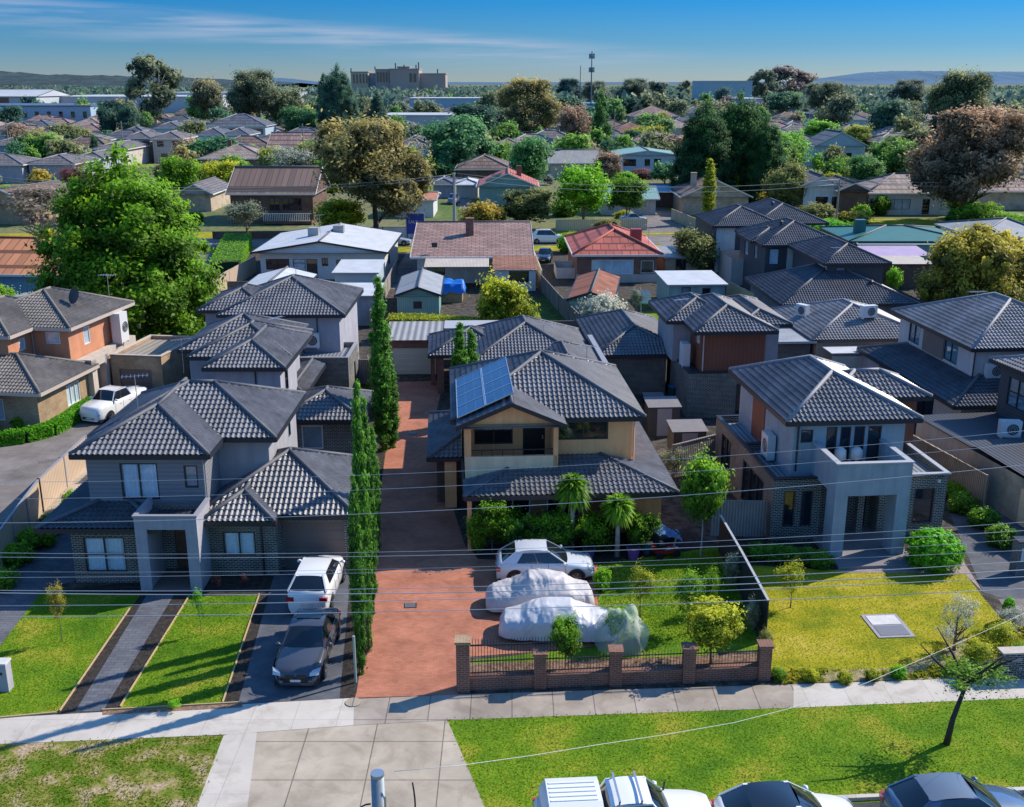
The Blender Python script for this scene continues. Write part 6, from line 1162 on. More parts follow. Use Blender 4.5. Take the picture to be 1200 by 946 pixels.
# ---- far woodland reading as one mass
rr = np.random.default_rng(5); C = []; 
for i in range(2200):
    y = 680+rr.uniform(0, 1)**1.4*2700; x = rr.uniform(-.56, .56)*y; h = rr.uniform(6, 17)
    if (y < 1000 and (x/y < -.19 or -.10 < x/y < .0 or .05 < x/y < .1 or .17 < x/y < .23)): y += 700; x = x*(y)/(y-700)
    w_ = h*rr.uniform(.6, 1.2); m = 26
    d = rr.normal(size=(m, 3)); d /= np.linalg.norm(d, axis=1)[:, None]; C.append(np.array([x, y, h*.55])+d*np.array([w_*.5, w_*.5, h*.45])*rr.uniform(.6, 1, (m, 1)))
C = np.vstack(C); Nn = rr.normal(size=C.shape); Nn /= np.linalg.norm(Nn, axis=1)[:, None]; RNG = rr
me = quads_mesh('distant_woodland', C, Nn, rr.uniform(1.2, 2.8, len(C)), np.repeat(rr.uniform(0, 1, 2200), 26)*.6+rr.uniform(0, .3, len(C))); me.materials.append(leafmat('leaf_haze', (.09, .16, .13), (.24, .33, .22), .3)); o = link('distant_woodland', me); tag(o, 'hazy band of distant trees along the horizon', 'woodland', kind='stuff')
# ---- grass tufts on the near lawns
def tufts(name, label, pts, n, leaf, h=(.016, .045), seed=1, dens=None):
    r = np.random.default_rng(seed); q = [P(*p) for p in pts]; xs = [a[0] for a in q]; ys = [a[1] for a in q]; C = []
    def inside(x, y):
        c = False; j = len(q)-1
        for i in range(len(q)):
            if (q[i][1] > y) != (q[j][1] > y) and x < (q[j][0]-q[i][0])*(y-q[i][1])/(q[j][1]-q[i][1])+q[i][0]: c = not c
            j = i
        return c
    from mathutils import noise
    while len(C) < n:
        x, y = r.uniform(min(xs), max(xs)), r.uniform(min(ys), max(ys))
        if inside(x, y) and (dens is None or noise.noise((x*.6, y*.6, 3.1))+noise.noise((x*2, y*2, 1))*.4 > dens): C.append((x+r.normal()*.07, y+r.normal()*.07, r.uniform(.01, .04)))
    C = np.array(C); Nn = r.normal(size=C.shape)*np.array([1, 1, .35]); Nn /= np.linalg.norm(Nn, axis=1)[:, None]
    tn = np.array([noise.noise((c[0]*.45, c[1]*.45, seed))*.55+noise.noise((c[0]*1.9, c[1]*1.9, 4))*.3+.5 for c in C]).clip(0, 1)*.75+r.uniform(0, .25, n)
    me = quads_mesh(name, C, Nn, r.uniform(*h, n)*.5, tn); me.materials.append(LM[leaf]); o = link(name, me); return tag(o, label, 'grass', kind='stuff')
LM['turf'] = leafmat('leaf_turf', (.07, .19, .008), (.25, .31, .006), .4); LM['turf_dry'] = leafmat('leaf_turf_dry', (.17, .25, .012), (.46, .38, .04), .4)
tufts('grass', 'lush mown grass on the street verge', [(524, 843), (568, 946), (1300, 925), (1300, 812), (930, 829)], 26000, 'turf', seed=1); tufts('grass', 'patchy weeds on the bare verge, lower left', [(-60, 874), (262, 862), (230, 946), (224, 965), (-60, 990)], 9000, 'turf', (.02, .06), 2, -.25)
tufts('grass', 'green grass of the left front lawn', [(0, 757), (48, 694), (165, 697), (152, 714), (70, 834), (-20, 840)], 9000, 'turf', seed=3); tufts('grass', 'green grass of the striped front lawn beside the path', [(222, 699), (304, 697), (261, 824), (141, 829)], 9000, 'turf', seed=4); tufts('grass', 'long bright grass of the walled front garden', [(700, 660), (845, 645), (885, 755), (702, 757)], 12000, 'turf', (.02, .07), 5)
tufts('grass', 'dry yellowish grass of the lawn with the pit cover', [(875, 672), (975, 672), (1128, 670), (1152, 700), (1180, 740), (1150, 785), (912, 798)], 15000, 'turf_dry', seed=6); tufts('grass', 'weeds along the sandy bed behind the footpath', [(912, 801), (908, 788), (1060, 782), (1150, 740), (1186, 735), (1250, 740), (1200, 790)], 3500, 'turf_dry', (.08, .25), 7, .0)
# ============================================================ VEHICLES
GL = plain('car_glass', (.012, .016, .022), .03, 0, 0, 1.0); TY = plain('tyre', (.012, .012, .013), .8); RIM = plain('alloy', (.45, .46, .48), .3, .8); LT = plain('lamp_clear', (.45, .5, .55), .08, 0, 1); TL = plain('lamp_red', (.5, .01, .01), .15, 0, 1); TRIM = plain('trim_black', (.012, .012, .014), .5)
def car(label, x, y, rz, color, style='hatch', group=None, roofcol=None, cat='car', L_=4.3, W_=1.78, H=1.5, extra=None, z=.02):
    t = thing('parked_'+cat.split()[-1], label, cat, (x, y, z), rz, group); hw = W_/2
    body = plain('paint_%d' % int(sum(color)*997+color[2]*313), color, .32, 0, 1.0, .5) if color != 'x' else None
    body.node_tree.nodes['Principled BSDF'].inputs['Coat Roughness'].default_value = .05
    S = dict(hatch=([0, .03, .12, .3, .62, .70, .85, .97, 1], [.72, .98, 1.0, .98, .95, .93, .83, .70, .50], (.05, .73, .20, .52)),
             sedan=([0, .03, .12, .2, .62, .70, .86, .97, 1], [.72, .95, 1.0, .99, .93, .92, .82, .70, .50], (.13, .70, .30, .54)),
             suv=([0, .03, .12, .3, .62, .74, .88, .97, 1], [.80, 1.08, 1.1, 1.08, 1.06, 1.04, .98, .86, .6], (.04, .76, .17, .58)),
             ute=([0, .02, .1, .3, .62, .72, .90, .98, 1], [.95, 1.08, 1.1, 1.1, 1.1, 1.1, 1.04, .95, .7], (.36, .73, .40, .62)))[style]
    xs, zb, (gb0, gb1, gt0, gt1) = S; n = 26; X = np.linspace(0, 1, n)**1.0; X = (X+np.sin(X*2*math.pi)*-.06)
    Z = np.interp(X, xs, zb)*(H/1.5)**.5; pw = np.interp(X, [0, .04, .15, .5, .85, .96, 1], [.82, .93, 1, 1, .97, .86, .66])*hw; V = []; F = []; m = 13
    for i in range(n):
        z1, w_ = Z[i], pw[i]; xx = (X[i]-.5)*L_; prof = [(-w_*.9, .2), (-w_*.98, .34), (-w_, .55), (-w_*.985, z1*.80), (-w_*.94, z1*.96), (-w_*.84, z1+.02), (0, z1+.05)]
        prof = prof+[(-a, b) for a, b in reversed(prof[:-1])]; V += [(xx, a, b) for a, b in prof]
    for i in range(n-1):
        for j in range(m-1): a = i*m+j; F.append((a, a+m, a+m+1, a+1))
    F += [tuple(range(m)), tuple(reversed(range((n-1)*m, n*m)))]; MB().grid(V, F).build('body', body, t, True)
    zr = lambda f: float(np.interp(f, xs, zb))*(H/1.5)**.5; px_ = lambda f: (f-.5)*L_
    wb, wt = hw*.88, hw*.64; q = [(px_(gb0), zr(gb0)-.02), (px_(gb1), zr(gb1)-.04), (px_(gt1), H-.03), (px_(gt0), H-.05)]
    def patch(a, b, c, d, bulge, name, mm, nn=6):
        a, b, c, d = map(Vector, (a, b, c, d)); Vv = []; no = (b-a).cross(d-a).normalized()
        for i in range(nn+1):
            for j in range(nn+1):
                u, v = i/nn, j/nn; p = (a*(1-u)+b*u)*(1-v)+(d*(1-u)+c*u)*v; Vv.append(tuple(p+no*bulge*(4*u*(1-u))*(.4+.6*4*v*(1-v)*.5+.3)))
        return MB().grid(Vv, [(i*(nn+1)+j, (i+1)*(nn+1)+j, (i+1)*(nn+1)+j+1, i*(nn+1)+j+1) for i in range(nn) for j in range(nn)]).build(name, mm, t, True)
    (x0, z0), (x1, z1), (x2, z2), (x3, z3) = q
    patch((x1, -wb, z1), (x1, wb, z1), (x2, wt, z2), (x2, -wt, z2), .10, 'windscreen', GL); patch((x0, wb, z0), (x0, -wb, z0), (x3, -wt, z3), (x3, wt, z3), .06, 'rear_window', GL)
    patch((x0, -wb, z0), (x1, -wb, z1), (x2, -wt, z2), (x3, -wt, z3), .03, 'side_window', GL); patch((x1, wb, z1), (x0, wb, z0), (x3, wt, z3), (x2, wt, z2), .03, 'side_window', GL)
    patch((x3-.03, -wt-.02, z3+.005), (x2+.03, -wt-.02, z2+.005), (x2+.03, wt+.02, z2+.005), (x3-.03, wt+.02, z3+.005), .085, 'roof', roofcol or body, 10)
    pl = MB()
    for s_ in (-1, 1):
        pl.bar((x0, s_*wb, z0), (x3, s_*wt, z3), .07, .05); pl.bar((x1, s_*wb, z1), (x2, s_*wt, z2), .05, .04); pl.bar((x2, s_*wt, z2), (x3, s_*wt, z3), .07, .06)
        fm = (x0*.45+x1*.55); tm = x3*.45+x2*.55; pl.bar((fm, s_*(wb+.005), zr(.5)-.03), (tm, s_*(wt+.01), z3), .04, .03); pl.bar((x0, s_*wb, z0+.01), (x1, s_*wb, z1+.01), .05, .05)
    if style != 'ute':
        cw = .42 if style != 'sedan' else .30
        for s_ in (-1, 1):
            o_ = .035; pl.grid([(x0-.02, s_*(wb+o_*.4), z0-.02), (x0+cw*1.5, s_*(wb+o_), z0-.02), (x3+cw*.75, s_*(wt+o_), z3), (x3-.02, s_*(wt+.02), z3)], [(0, 1, 2, 3)])
    pl.build('pillars', body, t)
    for fx in (.19, .81):
        for s_ in (-1, 1):
            wx = px_(fx); yy = s_*(hw-.1); wh = MB().tube([(wx, yy-.10, .33), (wx, yy+.11, .33)], .33, 22).build('wheel', TY, t); yo = yy+s_*.115
            rm_ = MB(); rm_.poly([(wx+.22*math.cos(a*math.pi/8), yo, .33+.22*math.sin(a*math.pi/8)) for a in range(16)])
            rm_.build('rim', plain('rim_dark', (.1, .1, .11), .4, .6), wh); sp_ = MB()
            for a in range(5): sp_.bar((wx, yo+s_*.008, .33), (wx+.21*math.cos(a*1.2566), yo+s_*.008, .33+.21*math.sin(a*1.2566)), .03, .05, (0, 1, 0))
            sp_.build('spokes', RIM, wh)
            ar = MB(); ar.poly([(wx+.40*math.cos(a*math.pi/12), s_*(hw-.005+.002), .33+.40*math.sin(a*math.pi/12)) for a in range(13)]); ar.build('wheel_arch', TRIM, t)
    for s_ in (-1, 1):
        hl = MB(); hl.grid([(L_/2-.05, s_*hw*.56, .66), (L_/2-.16, s_*hw*.86, .68), (L_/2-.36, s_*hw*.93, .74), (L_/2-.16, s_*hw*.66, .72), (L_/2-.0, s_*hw*.56, .56), (L_/2-.09, s_*hw*.88, .56)], [(0, 1, 2, 3), (4, 5, 1, 0), (1, 5, 2)]); hl.v = [(a+.015, b*1.02, c*.96+.045) for a, b, c in hl.v]; hl.build('headlight', LT, t)
        zz = zr(.02)*.80; MB().box(-L_/2-.01, -L_/2+.16, min(s_*hw*.58, s_*hw*.93), max(s_*hw*.58, s_*hw*.93), zz-.09, zz+.09).build('tail_light', TL, t)
        mm = MB().tube([(x1-.18, s_*(wb+.02), z1+.08), (x1-.2, s_*(wb+.14), z1+.12), (x1-.22, s_*(wb+.24), z1+.10)], [.03, .08, .06], 7).build('mirror', body, t, True)
    if y < 80:
        for s_ in (-1, 1):
            for f in ((.36, .53, .70) if style != 'ute' else (.40, .55, .70)):
                zt_ = zr(f); MB().tube([(px_(f), s_*(hw+.003), .40), (px_(f), s_*(hw+.003), .60), (px_(f)-.02, s_*(hw*.987+.003), zt_*.8), (px_(f)-.03, s_*(hw*.94+.004), zt_*.96)], .007, 4).build('door_groove', TRIM, t)
            for f in (.40, .57): MB().bar((px_(f), s_*(hw+.012), zr(f)*.79), (px_(f)+.16, s_*(hw+.012), zr(f)*.79), .025, .035).build('door_handle', body, t)
    MB().box(L_/2-.05, L_/2-.0, -hw*.5, hw*.5, .30, .46).build('grille', TRIM, t); MB().box(-L_/2-.015, -L_/2+.05, -.26, .26, .5, .62).build('number_plate', M['render_white'], t); MB().box(L_/2-.01, L_/2+.012, -.19, .19, .34, .43).build('number_plate', M['render_white'], t)
    MB().box(-L_/2+.1, L_/2-.1, -hw*.85, hw*.85, .12, .3).build('underbody', TRIM, t)
    if extra: extra(t, body, hw, zr, px_, H, L_)
    return t
WHT = (.80, .80, .80); SIL = (.42, .46, .52); NAVY = (.012, .016, .03)
car('dark metallic sedan parked nose towards the street on the left driveway', -7.75, 36.2, R(-91), (.055, .06, .08), 'sedan', L_=4.7, W_=1.85, H=1.42, extra=lambda t, b, hw, zr, px_, H, L_: (MB().box(L_/2-.03, L_/2+.01, .05, .38, .46, .60).build('kidney_grille', TRIM, t), MB().box(L_/2-.03, L_/2+.01, -.38, -.05, .46, .60).build('kidney_grille', TRIM, t), MB().poly([(px_(.30), -hw*.5, H+.075), (px_(.44), -hw*.5, H+.075), (px_(.44), hw*.5, H+.075), (px_(.30), hw*.5, H+.075)]).build('sunroof', GL, t)))
car('white compact crossover parked behind the dark sedan, tail to the street', -8.3, 41.4, R(88), WHT, 'suv', L_=4.2, W_=1.8, H=1.58)
car('silver white hatchback parked across the red paving by the cream house', 1.45, 43.2, R(2), (.62, .65, .70), 'hatch', L_=4.3, W_=1.8, H=1.48)
def rack(t, b, hw, zr, px_, H, L_):
    for f in (.44, .56):
        g = MB().bar((px_(f), -hw*.72, H+.13), (px_(f), hw*.72, H+.13), .06, .04); g.bar((px_(f), -hw*.66, H), (px_(f), -hw*.66, H+.13), .05, .05).bar((px_(f), hw*.66, H), (px_(f), hw*.66, H+.13), .05, .05); g.build('roof_rack', M['metal'], t)
    c = MB(); x0, x1 = px_(.01), px_(.355); V = []
    for xx in (x0+.1, x0+.28, x1-.05, x1):
        ins = .06 if xx in (x0+.1,) else 0; zt = H-.02-(.28 if ins else 0)
        V += [(xx, -hw*.93, 1.05), (xx, -hw*.78, zt), (xx, -hw*.5, zt+.07), (xx, hw*.5, zt+.07), (xx, hw*.78, zt), (xx, hw*.93, 1.05)]
    c.grid(V, [(6*i+j, 6*i+6+j, 6*i+7+j, 6*i+1+j) for i in range(3) for j in range(5)]+[(0, 1, 2, 3, 4, 5), (23, 22, 21, 20, 19, 18)]).build('canopy', b, t)
    for s_ in (-1, 1): MB().poly([(x0+.35, s_*hw*.90, 1.16), (x1-.15, s_*hw*.90, 1.16), (x1-.15, s_*hw*.80, H-.14), (x0+.45, s_*hw*.80, H-.14)]).build('canopy_window', GL, t)
    g = MB()
    for k in range(5): g.bar((x0+.35, -hw*.42+k*hw*.21, H+.06), (x1-.12, -hw*.42+k*hw*.21, H+.06), .06, .03)
    g.build('roof_ribs', b, t); MB().tube([(px_(.73), hw*.78, 1.0), (px_(.74), hw*.80, 1.5)], .03, 6).build('snorkel', TRIM, t)
car('white utility truck with canopy and roof bars parked at the near kerb', 3.25, 25.75, R(4), WHT, 'ute', L_=5.2, W_=1.86, H=1.8, extra=rack, cat='utility truck')
car('white hatchback with glossy black roof at the near kerb, middle of three', 8.0, 26.0, R(4), WHT, 'hatch', roofcol=plain('roof_gloss_black', (.01, .01, .012), .05, 0, 1), L_=4.2, H=1.5)
car('steel blue hatchback at the near kerb, rightmost of three', 13.15, 26.4, R(4), (.06, .11, .20), 'hatch', roofcol=plain('roof_bluegrey', (.12, .15, .19), .3, 0, 1), L_=4.3, H=1.5)
car('white utility truck on the tan concrete in front of tan garage', -26.3, 67.6, R(-108), WHT, 'ute', L_=5.2, W_=1.86, H=1.75, cat='utility truck', extra=lambda t, b, hw, zr, px_, H, L_: MB().box(px_(.02), px_(.35), -hw*.8, hw*.8, 1.08, 1.14).build('tray_cover', TRIM, t))
car('silver sedan parked on the far street beside the large brown gum', -16.0, 144.2, R(0), SIL, 'sedan', L_=4.8, H=1.45)
car('white four wheel drive wagon on the far street above the mauve tiled house', 4.9, 146, R(0), WHT, 'suv', L_=4.9, W_=1.9, H=1.85); car('dark blue car on the narrow drive beside the mauve tiled house', 4.0, 131, R(-95), NAVY, 'sedan', L_=4.7, H=1.45)
car('dark blue car beside the lime hedge near the weatherboard house', -25.6, 124.5, R(85), (.02, .06, .16), 'hatch', L_=4.3)
car('pale blue hatchback on the far street right, rear of the pair', 47.3, 146.5, R(3), (.30, .46, .60), 'hatch', L_=4.6); car('pale blue small wagon on the far street right, front of the pair', 57.5, 148.5, R(3), (.34, .50, .64), 'suv', L_=4.6, H=1.55); car('dark car half hidden at the kerb beneath the golden topped tree', 60, 140, R(15), (.03, .035, .06), 'hatch')
car('grey wagon parked at the end of the far narrow driveway', -10.6, 196, R(-95), (.12, .15, .2), 'suv', L_=4.6, H=1.7); car('pale car parked behind cream fence on far right driveway', 19, 168, R(10), SIL, 'sedan'); car('white car hidden by shrubs beside the far pole', 39, 165, R(10), WHT, 'suv'); car('white car outside the pinkish brick house, centre background', -1.0, 262, R(5), WHT, 'hatch')
# covered cars
def covered(label, x, y, rz, L_, W_, H, seed, c):
    from mathutils import noise
    t = thing('covered_car', label, 'covered car', (x, y, 0), rz); V = []; n, m = 110, 64
    for i in range(n+1):
        f = i/n; xx = (f-.5)*L_*1.0; top = float(np.interp(f, [0, .04, .18, .28, .40, .60, .76, .93, .98, 1], [.45, .80, .95, 1.28*H/1.45, H*.99, H, .98, .80, .62, .38])); w_ = float(np.interp(f, [0, .05, .2, .8, .95, 1], [.62, .82, 1, 1, .86, .6]))*W_/2
        for j in range(m+1):
            a = math.pi*j/m; cx = math.cos(a); sy = math.sin(a); yy = -w_*math.copysign(abs(cx)**.5, cx)*(1 if sy > .0 else 1); zz = .16+(top-.16)*(sy**.62 if sy > 0 else 0)
            if zz > .88: yy *= 1-.30*min(1, (zz-.88)/.4)
            wx = xx+noise.noise((xx*.9, yy, seed))*.5; k = .05*noise.noise((wx*1.2+seed, yy*1.1, zz)); k += .085*(.28-abs(noise.noise((wx*1.9+zz*1.1+seed, yy*1.3-zz, seed))))+.06*(.25-abs(noise.noise((wx*3.6-zz*2.6, yy*2.2+zz*1.4, seed+2))))+.03*(.25-abs(noise.noise((wx*8, yy*6, zz*7+seed)))); k *= .85
            d = Vector((0, yy, zz*.7)).normalized() if (yy or zz) else Vector((0, 0, 1)); V.append((xx+k*.3, yy+d.y*k, zz+d.z*k))
    F = [(i*(m+1)+j, (i+1)*(m+1)+j, (i+1)*(m+1)+j+1, i*(m+1)+j+1) for i in range(n) for j in range(m)]; F += [tuple(range(m+1)), tuple(reversed(range(n*(m+1), (n+1)*(m+1))))]
    MB().grid(V, F).build('cover', c, t, True)
    for fx in (.2, .8):
        for s_ in (-1, 1): MB().tube([((fx-.5)*L_, s_*(W_/2-.22)-.1, .3), ((fx-.5)*L_, s_*(W_/2-.22)+.1, .3)], .3, 18).build('wheel', TY, t)
covered('car under a loose grey white dust cover, behind the nearer covered car', 1.15, 40.5, R(183), 4.5, 1.95, 1.5, 3.3, mat('cover_cloth', (.52, .49, .49), .6, .08, 2, spec=.5)); covered('car under a shiny silver white cover, nearest the iron fence', 1.85, 38.1, R(-2), 4.7, 1.95, 1.42, 9.1, mat('cover_silver', (.62, .61, .63), .35, .06, 2, spec=.6))
# net over a shrub
from mathutils import noise
nt_ = []; n, m = 26, 16
for i in range(n+1):
    for j in range(m+1):
        a = 2*math.pi*i/n; e = math.pi/2*j/m; k = 1+noise.noise((math.cos(a)*2, math.sin(a)*2, e*2))*.3; nt_.append((1.0*math.cos(a)*math.cos(e)*k, .8*math.sin(a)*math.cos(e)*k, 1.45*math.sin(e)**.8*k))
o = MB().grid(nt_, [(i*(m+1)+j, (i+1)*(m+1)+j, (i+1)*(m+1)+j+1, i*(m+1)+j+1) for i in range(n) for j in range(m)])
nm, ntt, bb = newmat('net_veil'); trn = N(ntt, 'ShaderNodeBsdfTransparent'); mxs = N(ntt, 'ShaderNodeMixShader'); mxs.inputs[0].default_value = .38; bb.inputs['Base Color'].default_value = (.75, .8, .76, 1); bb.inputs['Roughness'].default_value = .9
ntt.links.new(trn.outputs[0], mxs.inputs[1]); ntt.links.new(bb.outputs[0], mxs.inputs[2]); ntt.links.new(mxs.outputs[0], ntt.nodes['Material Output'].inputs[0])
x_, y_ = P(728, 757); tag(o.build('plant_net', nm, None, True, loc=(x_, y_, 0)), 'pale grey garden net draped over a small tree beside the covered car', 'garden net')
# ============================================================ POLES AND WIRES
pl = thing('power_pole', 'round grey steel pole top with cable loops, bottom centre of the street', 'power pole', (-2.12, 14.4, 0)); MB().tube([(0, 0, 0), (0, 0, 10.55)], [.15, .105], 20).build('shaft', mat('steel_grey', (.30, .33, .35), .5, .15, 2, .3), pl, True); MB().tube([(0, 0, 10.55), (0, 0, 10.6)], .108, 20).build('cap', M['metal'], pl)
for k_, (a, b) in enumerate((((-.11, -.05, 10.0), (.35, 0, 10.3)), ((.11, 0, 9.7), (.55, 0, 10.42)))):
    pts = [Vector(a).lerp(Vector(b), t)+Vector((-.28 if k_ == 0 else .2, 0, -.3))*math.sin(math.pi*t) for t in np.linspace(0, 1, 12)] if k_ else [(-.11+-.22*math.sin(t), -.1, 9.9+.2*math.cos(t)) for t in np.linspace(0, 5.5, 16)]
    MB().tube(pts, .014, 6).build('cable_loop', TRIM, pl, True)
MB().box(.16, .25, -.08, .02, 9.7, 9.95).build('junction_box', TRIM, pl); MB().tube([(.12, -.1, 9.45), (.12, -.11, 10.25)], .02, 6).build('conduit', M['metal'], pl)
wm_ = plain('wire', (.55, .58, .62), .45, .3)
def wire(rows, y, r_, m=wm_):
    q = np.polyfit([0, 500, 1200], rows, 2); pts = [PY(px, float(np.polyval(q, px)), y) for px in range(-60, 1281, 60)]
    o = MB().tube([(a-pts[0][0], 0, c-pts[0][2]) for a, b, c in pts], r_*.48, 5, True).build('overhead_wire', m, None, True, loc=pts[0]); tag(o, 'thin pale overhead wire strung across the front gardens', 'power line', 'overhead wires along the street')
for rows, y, r_ in (((565, 554, 505), 15.2, .006), ((585, 571, 520), 15.2, .006), ((613, 599, 545), 14.8, .009), ((648, 646, 612), 14.6, .007), ((653, 651, 622), 14.6, .009), ((677, 670, 645), 14.4, .006), ((692, 689, 658), 14.2, .010), ((695, 695, 668), 14.2, .014), ((710, 703, 676), 14.2, .011), ((723, 716, 690), 14.0, .011), ((670, 666, 632), 14.8, .005)): wire(rows, y, r_)
pa, pb = Vector((-1.85, 14.4)), Vector((14.6, 27.2)); dd = (pb-pa); pts = []
for px, py in ((462, 904), (540, 897), (620, 886), (700, 873), (780, 861), (860, 847), (923, 831), (1014, 801), (1111, 759), (1185, 726), (1290, 676)):
    u = (px-600)/CF; v = (py-473)/CF; rx, ry = u, CS-v*SN
    t = (pa.x*dd.y-pa.y*dd.x)/(rx*dd.y-ry*dd.x); pts.append(Vector((rx*t, ry*t, CH-t*(SN+v*CS))))
tag(MB().tube([p-pts[0] for p in pts], .006, 5).build('service_cable', plain('cable_pale', (.6, .58, .5), .6), None, True, loc=tuple(pts[0])), 'pale service cable running from the steel pole over the green verge', 'cable')
def upole(px, base, top, label, arm=2.0, m=None, r_=.16, dy=0):
    x, y = P(px, base); h = Zat(top, y); t = thing('utility_pole', label, 'power pole', (x, y, 0)); MB().tube([(0, 0, 0), (0, 0, h)], [r_, r_*.7], 8).build('shaft', m or mat('pole_wood', (.3, .25, .2), .9, .2, 2), t)
    MB().box(-arm/2, arm/2, -.06, .06, h-.7, h-.58).build('crossarm', m or MC['pole_wood'], t); k = MB()
    for i in (-.9, -.35, .35, .9): MB().tube([(i*arm/2, 0, h-.58), (i*arm/2, 0, h-.35)], [.05, .03], 6).build('insulator', M['ac_fan'], t)
    return x, y, h
ps = [upole(533, 285, 203, 'tall concrete utility pole on the far driveway beside the carport', 2.2, M['coping'], .24), upole(979, 268, 210, 'pale timber utility pole in front of the dark brown gabled house', 2.2, None), upole(1, 300, 205, 'utility pole at the left edge beside the cream gable', 2)]
more = [(148, 205, 142, 'utility pole among the units, upper left', 2.4), (358, 215, 145, 'thin pole left of the large brown gum', 1.5), (13, 190, 140, 'weathered pole at far upper left', 2), (719, 185, 130, 'thin pole left of the large grey brown tiled house', 1.8), (912, 140, 120, 'small pole in front of green trees, upper right', 1.8), (986, 150, 125, 'pale pole behind the pale blue gabled house', 1.8), (438, 178, 140, 'slim white pole in front of the dark pine', 1)]
for a in more: ps.append(upole(*a))
def span(p, q, hh, sag, label):
    a = Vector((p[0], p[1], p[2]+hh)); b = Vector((q[0], q[1], q[2]+hh)); pts = [a.lerp(b, t)-Vector((0, 0, sag*4*t*(1-t))) for t in np.linspace(0, 1, 16)]; tag(MB().tube([x-a for x in pts], .025, 4).build('overhead_wire', plain('wire_far', (.35, .37, .38), .5), None, True, loc=tuple(a)), label, 'power line', 'wires along the far street')
lf_ = 'thin overhead wire strung between poles along the far street'
for dx in (-.9, .9): span((ps[2][0], ps[2][1], ps[2][2]), (ps[0][0], ps[0][1], ps[0][2]), -.35+dx*.2, 1.6, lf_); span(ps[0], ps[1], -.35+dx*.4, 1.5, lf_); span(ps[1], (130, 170, 9), -.35+dx*.3, 1.5, lf_)
def mast(px, top, y, label, w_, ring=True, bz=0):
    x = (px-600)/CF*(y*CS); h = Zat(top, y); t = thing('phone_mast', label, 'mast', (x, y, bz)); MB().tube([(0, 0, 0), (0, 0, h)], [w_, w_*.5], 8).build('shaft', plain('mast_steel', (.10, .14, .18), .5), t)
    if ring:
        for zz in (h-3, h*.72):
            for k in range(6): a = k*1.047; MB().box(math.cos(a)*1.5-.28, math.cos(a)*1.5+.28, math.sin(a)*1.5-.28, math.sin(a)*1.5+.28, zz-1.5, zz+1.5).build('antenna_panel', plain('mast_panel', (.14, .2, .25), .5), t)
            MB().tube([(1.5*math.cos(a), 1.5*math.sin(a), zz) for a in np.linspace(0, 6.283, 13)], .2, 5, False).build('platform', MC['mast_steel'] if 'mast_steel' in MC else M['coping'], t)
mast(693, 60, 700, 'slender dark phone mast with antenna rings on the skyline', .55); mast(680, 77, 640, 'thin pale lamp mast left of the phone mast', .35, False)
# ============================================================ BACKYARD AND FRONT CLUTTER
def prop(name, label, cat, px, py, rz=0, z=0): return thing(name, label, cat, (*P(px, py), z), rz)
for i, (px, py, l) in enumerate(((818, 505, 'grey garden shed nearer the paling fence, pale sloped lid'), (790, 488, 'grey garden shed farther back behind its twin'))):
    t = prop('garden_shed', l, 'shed', px-30, py+38-i*14, R(4)); MB().box(0, 1.9, 0, 1.6, 0, 1.9).build('wall', plain('shed_charcoal', (.06, .062, .066), .6), t); MB().poly([(-.1, -.1, 1.92), (2, -.1, 1.92), (2, 1.7, 2.1), (-.1, 1.7, 2.1)]).build('roof', mat('shed_lid', (.22, .2, .2), .7, .1, 2), t); MB().box(.5, 1.4, -.03, 0, .05, 1.8).build('door', M['coping'], t)
t = prop('blue_tarpaulin', 'bright blue tarpaulin over a stack beside the rusty streaked shed', 'tarpaulin', 526, 352); V = [(x, y, 1.9+noise.noise((x*1.3, y*1.3, 2))*.35+noise.noise((x*4, y*4, 2))*.12-(.9 if abs(x) > 1.5 or abs(y) > 1.3 else 0)) for x in np.linspace(-1.7, 1.7, 15) for y in np.linspace(-1.5, 1.5, 13)]
MB().grid(V, [(i*13+j, (i+1)*13+j, (i+1)*13+j+1, i*13+j+1) for i in range(14) for j in range(12)]).build('sheet', plain('tarp_blue', (.01, .15, .55), .4), t, True); MB().box(-1.4, 1.4, -1.2, 1.2, 0, 1.3).build('stack', M['brick_tan'], t)
t = prop('mobility_scooter', 'red trolley cart with grey frame parked by the cream house side', 'cart', 778, 652, R(20)); MB().box(-.5, .6, -.3, .3, .25, .45).build('deck', plain('scooter_red', (.35, .02, .02), .35, 0, 1), t); MB().tube([(.5, 0, .4), (.65, 0, 1.1)], .04).build('column', M['metal'], t); MB().bar((.65, -.35, 1.1), (.65, .35, 1.1), .05, .05).build('handlebar', TRIM, t); MB().box(-.45, 0, -.25, .25, .6, .7).box(-.5, -.4, -.25, .25, .7, 1.2).build('seat', TRIM, t)
for a, b in ((-.4, -.32), (-.4, .32), (.5, -.3), (.5, .3)): MB().tube([(a, b-.05, .18), (a, b+.05, .18)], .18, 14).build('wheel', TY, t)
t = prop('tarpaulin', 'crumpled pale blue sheet thrown over garden furniture beside the orange panel', 'tarpaulin', 775, 640); V = [(x, y, .9-abs(x)*.5+noise.noise((x*3, y*3, 5))*.3) for x in np.linspace(-.9, .9, 12) for y in np.linspace(-.6, .6, 9)]; MB().grid(V, [(i*9+j, (i+1)*9+j, (i+1)*9+j+1, i*9+j+1) for i in range(11) for j in range(8)]).build('sheet', plain('sheet_blue', (.12, .25, .5), .5), t, True); MB().box(-.6, .6, -.4, .4, 0, .5).build('table', TRIM, t)
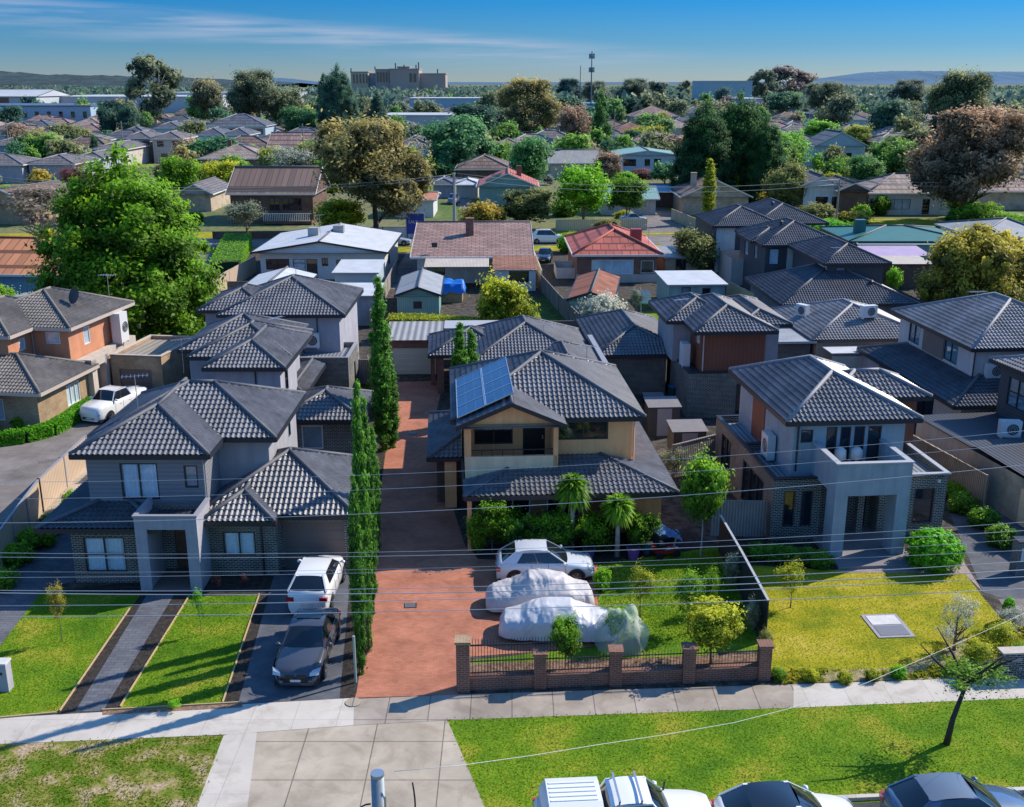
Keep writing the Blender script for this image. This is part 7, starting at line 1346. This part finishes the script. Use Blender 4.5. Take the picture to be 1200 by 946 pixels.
for i, (px, py, c, l) in enumerate(((625, 652, (.10, .05, .2), 'purple plant pot in front of the cream house'), (742, 655, (.22, .08, .3), 'violet plant pot beneath the shorter yucca'), (690, 655, (.05, .08, .22), 'dark blue plant pot between the yuccas'), (758, 648, (.05, .12, .18), 'teal water tub beside the orange panel'))):
    t = prop('plant_pot', l, 'plant pot', px, py); MB().tube([(0, 0, 0), (0, 0, .5), (0, 0, .56)], [.2, .3, .32], 16).build('pot', plain('pot_%d' % i, c, .4), t); MB().tube([(0, 0, .5), (0, 0, .565)], .27, 16).build('soil', MC['soil'], t)
t = prop('wheelie_bin', 'dark green wheelie bin in the side yard of brown clad house', 'bin', 790, 470, R(20)); MB().grid([(-.27, -.3, 0), (.27, -.3, 0), (.27, .3, 0), (-.27, .3, 0), (-.32, -.36, 1), (.32, -.36, 1), (.32, .36, 1), (-.32, .36, 1)], [(0, 1, 5, 4), (1, 2, 6, 5), (2, 3, 7, 6), (3, 0, 4, 7)]).build('body', plain('bin_green', (.01, .06, .05), .5), t); MB().box(-.34, .34, -.38, .38, 1, 1.08).build('lid', plain('bin_lid', (.02, .12, .3), .5), t)
t = prop('clothes_line', 'rotary clothes line with white washing on the back lawn', 'clothes line', 751, 368); MB().tube([(0, 0, 0), (0, 0, 2.3)], .04).build('post', M['metal'], t); g = MB()
for k in range(4): g.tube([(0, 0, 2.2), (1.4*math.cos(k*1.57), 1.4*math.sin(k*1.57), 2.3)], .02, 4)
g.build('arms', M['metal'], t); V = [(x, math.sin(x*6)*.06, z) for x in np.linspace(-.8, .8, 12) for z in (1.0, 2.2)]; MB().grid(V, [(2*i, 2*i+2, 2*i+3, 2*i+1) for i in range(11)]).build('washing', plain('cloth_white', (.6, .65, .75), .9), t)
t = prop('garden_swing', 'green playground frame on the far lawn', 'play frame', 590, 196); 
for s_ in (-1.2, 1.2): MB().tube([(s_, -.8, 0), (s_, 0, 2), (s_, .8, 0)], .05).build('leg', M['iron_palegreen'], t)
MB().tube([(-1.2, 0, 2), (1.2, 0, 2)], .05).build('beam', M['metal'], t)
t = prop('table', 'low dark table with pale top in the courtyard of the brown clad house', 'table', 765, 474); MB().box(-.7, .7, -.4, .4, .7, .75).build('top', M['coping'], t)
for a in (-.6, .6):
    for b in (-.3, .3): MB().box(a-.03, a+.03, b-.03, b+.03, 0, .7).build('leg', TRIM, t)
t = prop('sign', 'blue real estate board with white lettering beside the far white fence', 'sign', 487, 279); MB().box(-1.25, 1.25, -.05, .05, .6, 3.4).build('board', plain('sign_blue', (.01, .04, .28), .4), t)
g = MB(); g.box(-1.33, 1.33, -.03, .03, 3.4, 3.55).box(-1.33, -1.25, -.04, .04, 0, 3.4).box(1.25, 1.33, -.04, .04, 0, 3.4); g.build('frame', M['render_white'], t)
def text(parent, s_, x, z, size, m, y=-.06):
    cu = bpy.data.curves.new('lettering', 'FONT'); cu.body = s_; cu.size = size; cu.extrude = .004; cu.materials.append(m); oo = bpy.data.objects.new('lettering', cu); me = bpy.data.meshes.new_from_object(oo); o = bpy.data.objects.new('lettering', me); col.objects.link(o); o.parent = parent; o.location = (x, y, z); o.rotation_euler = (math.pi/2, 0, 0); return o
text(t, 'SALE', -.95, 2.05, .62, M['render_white'])
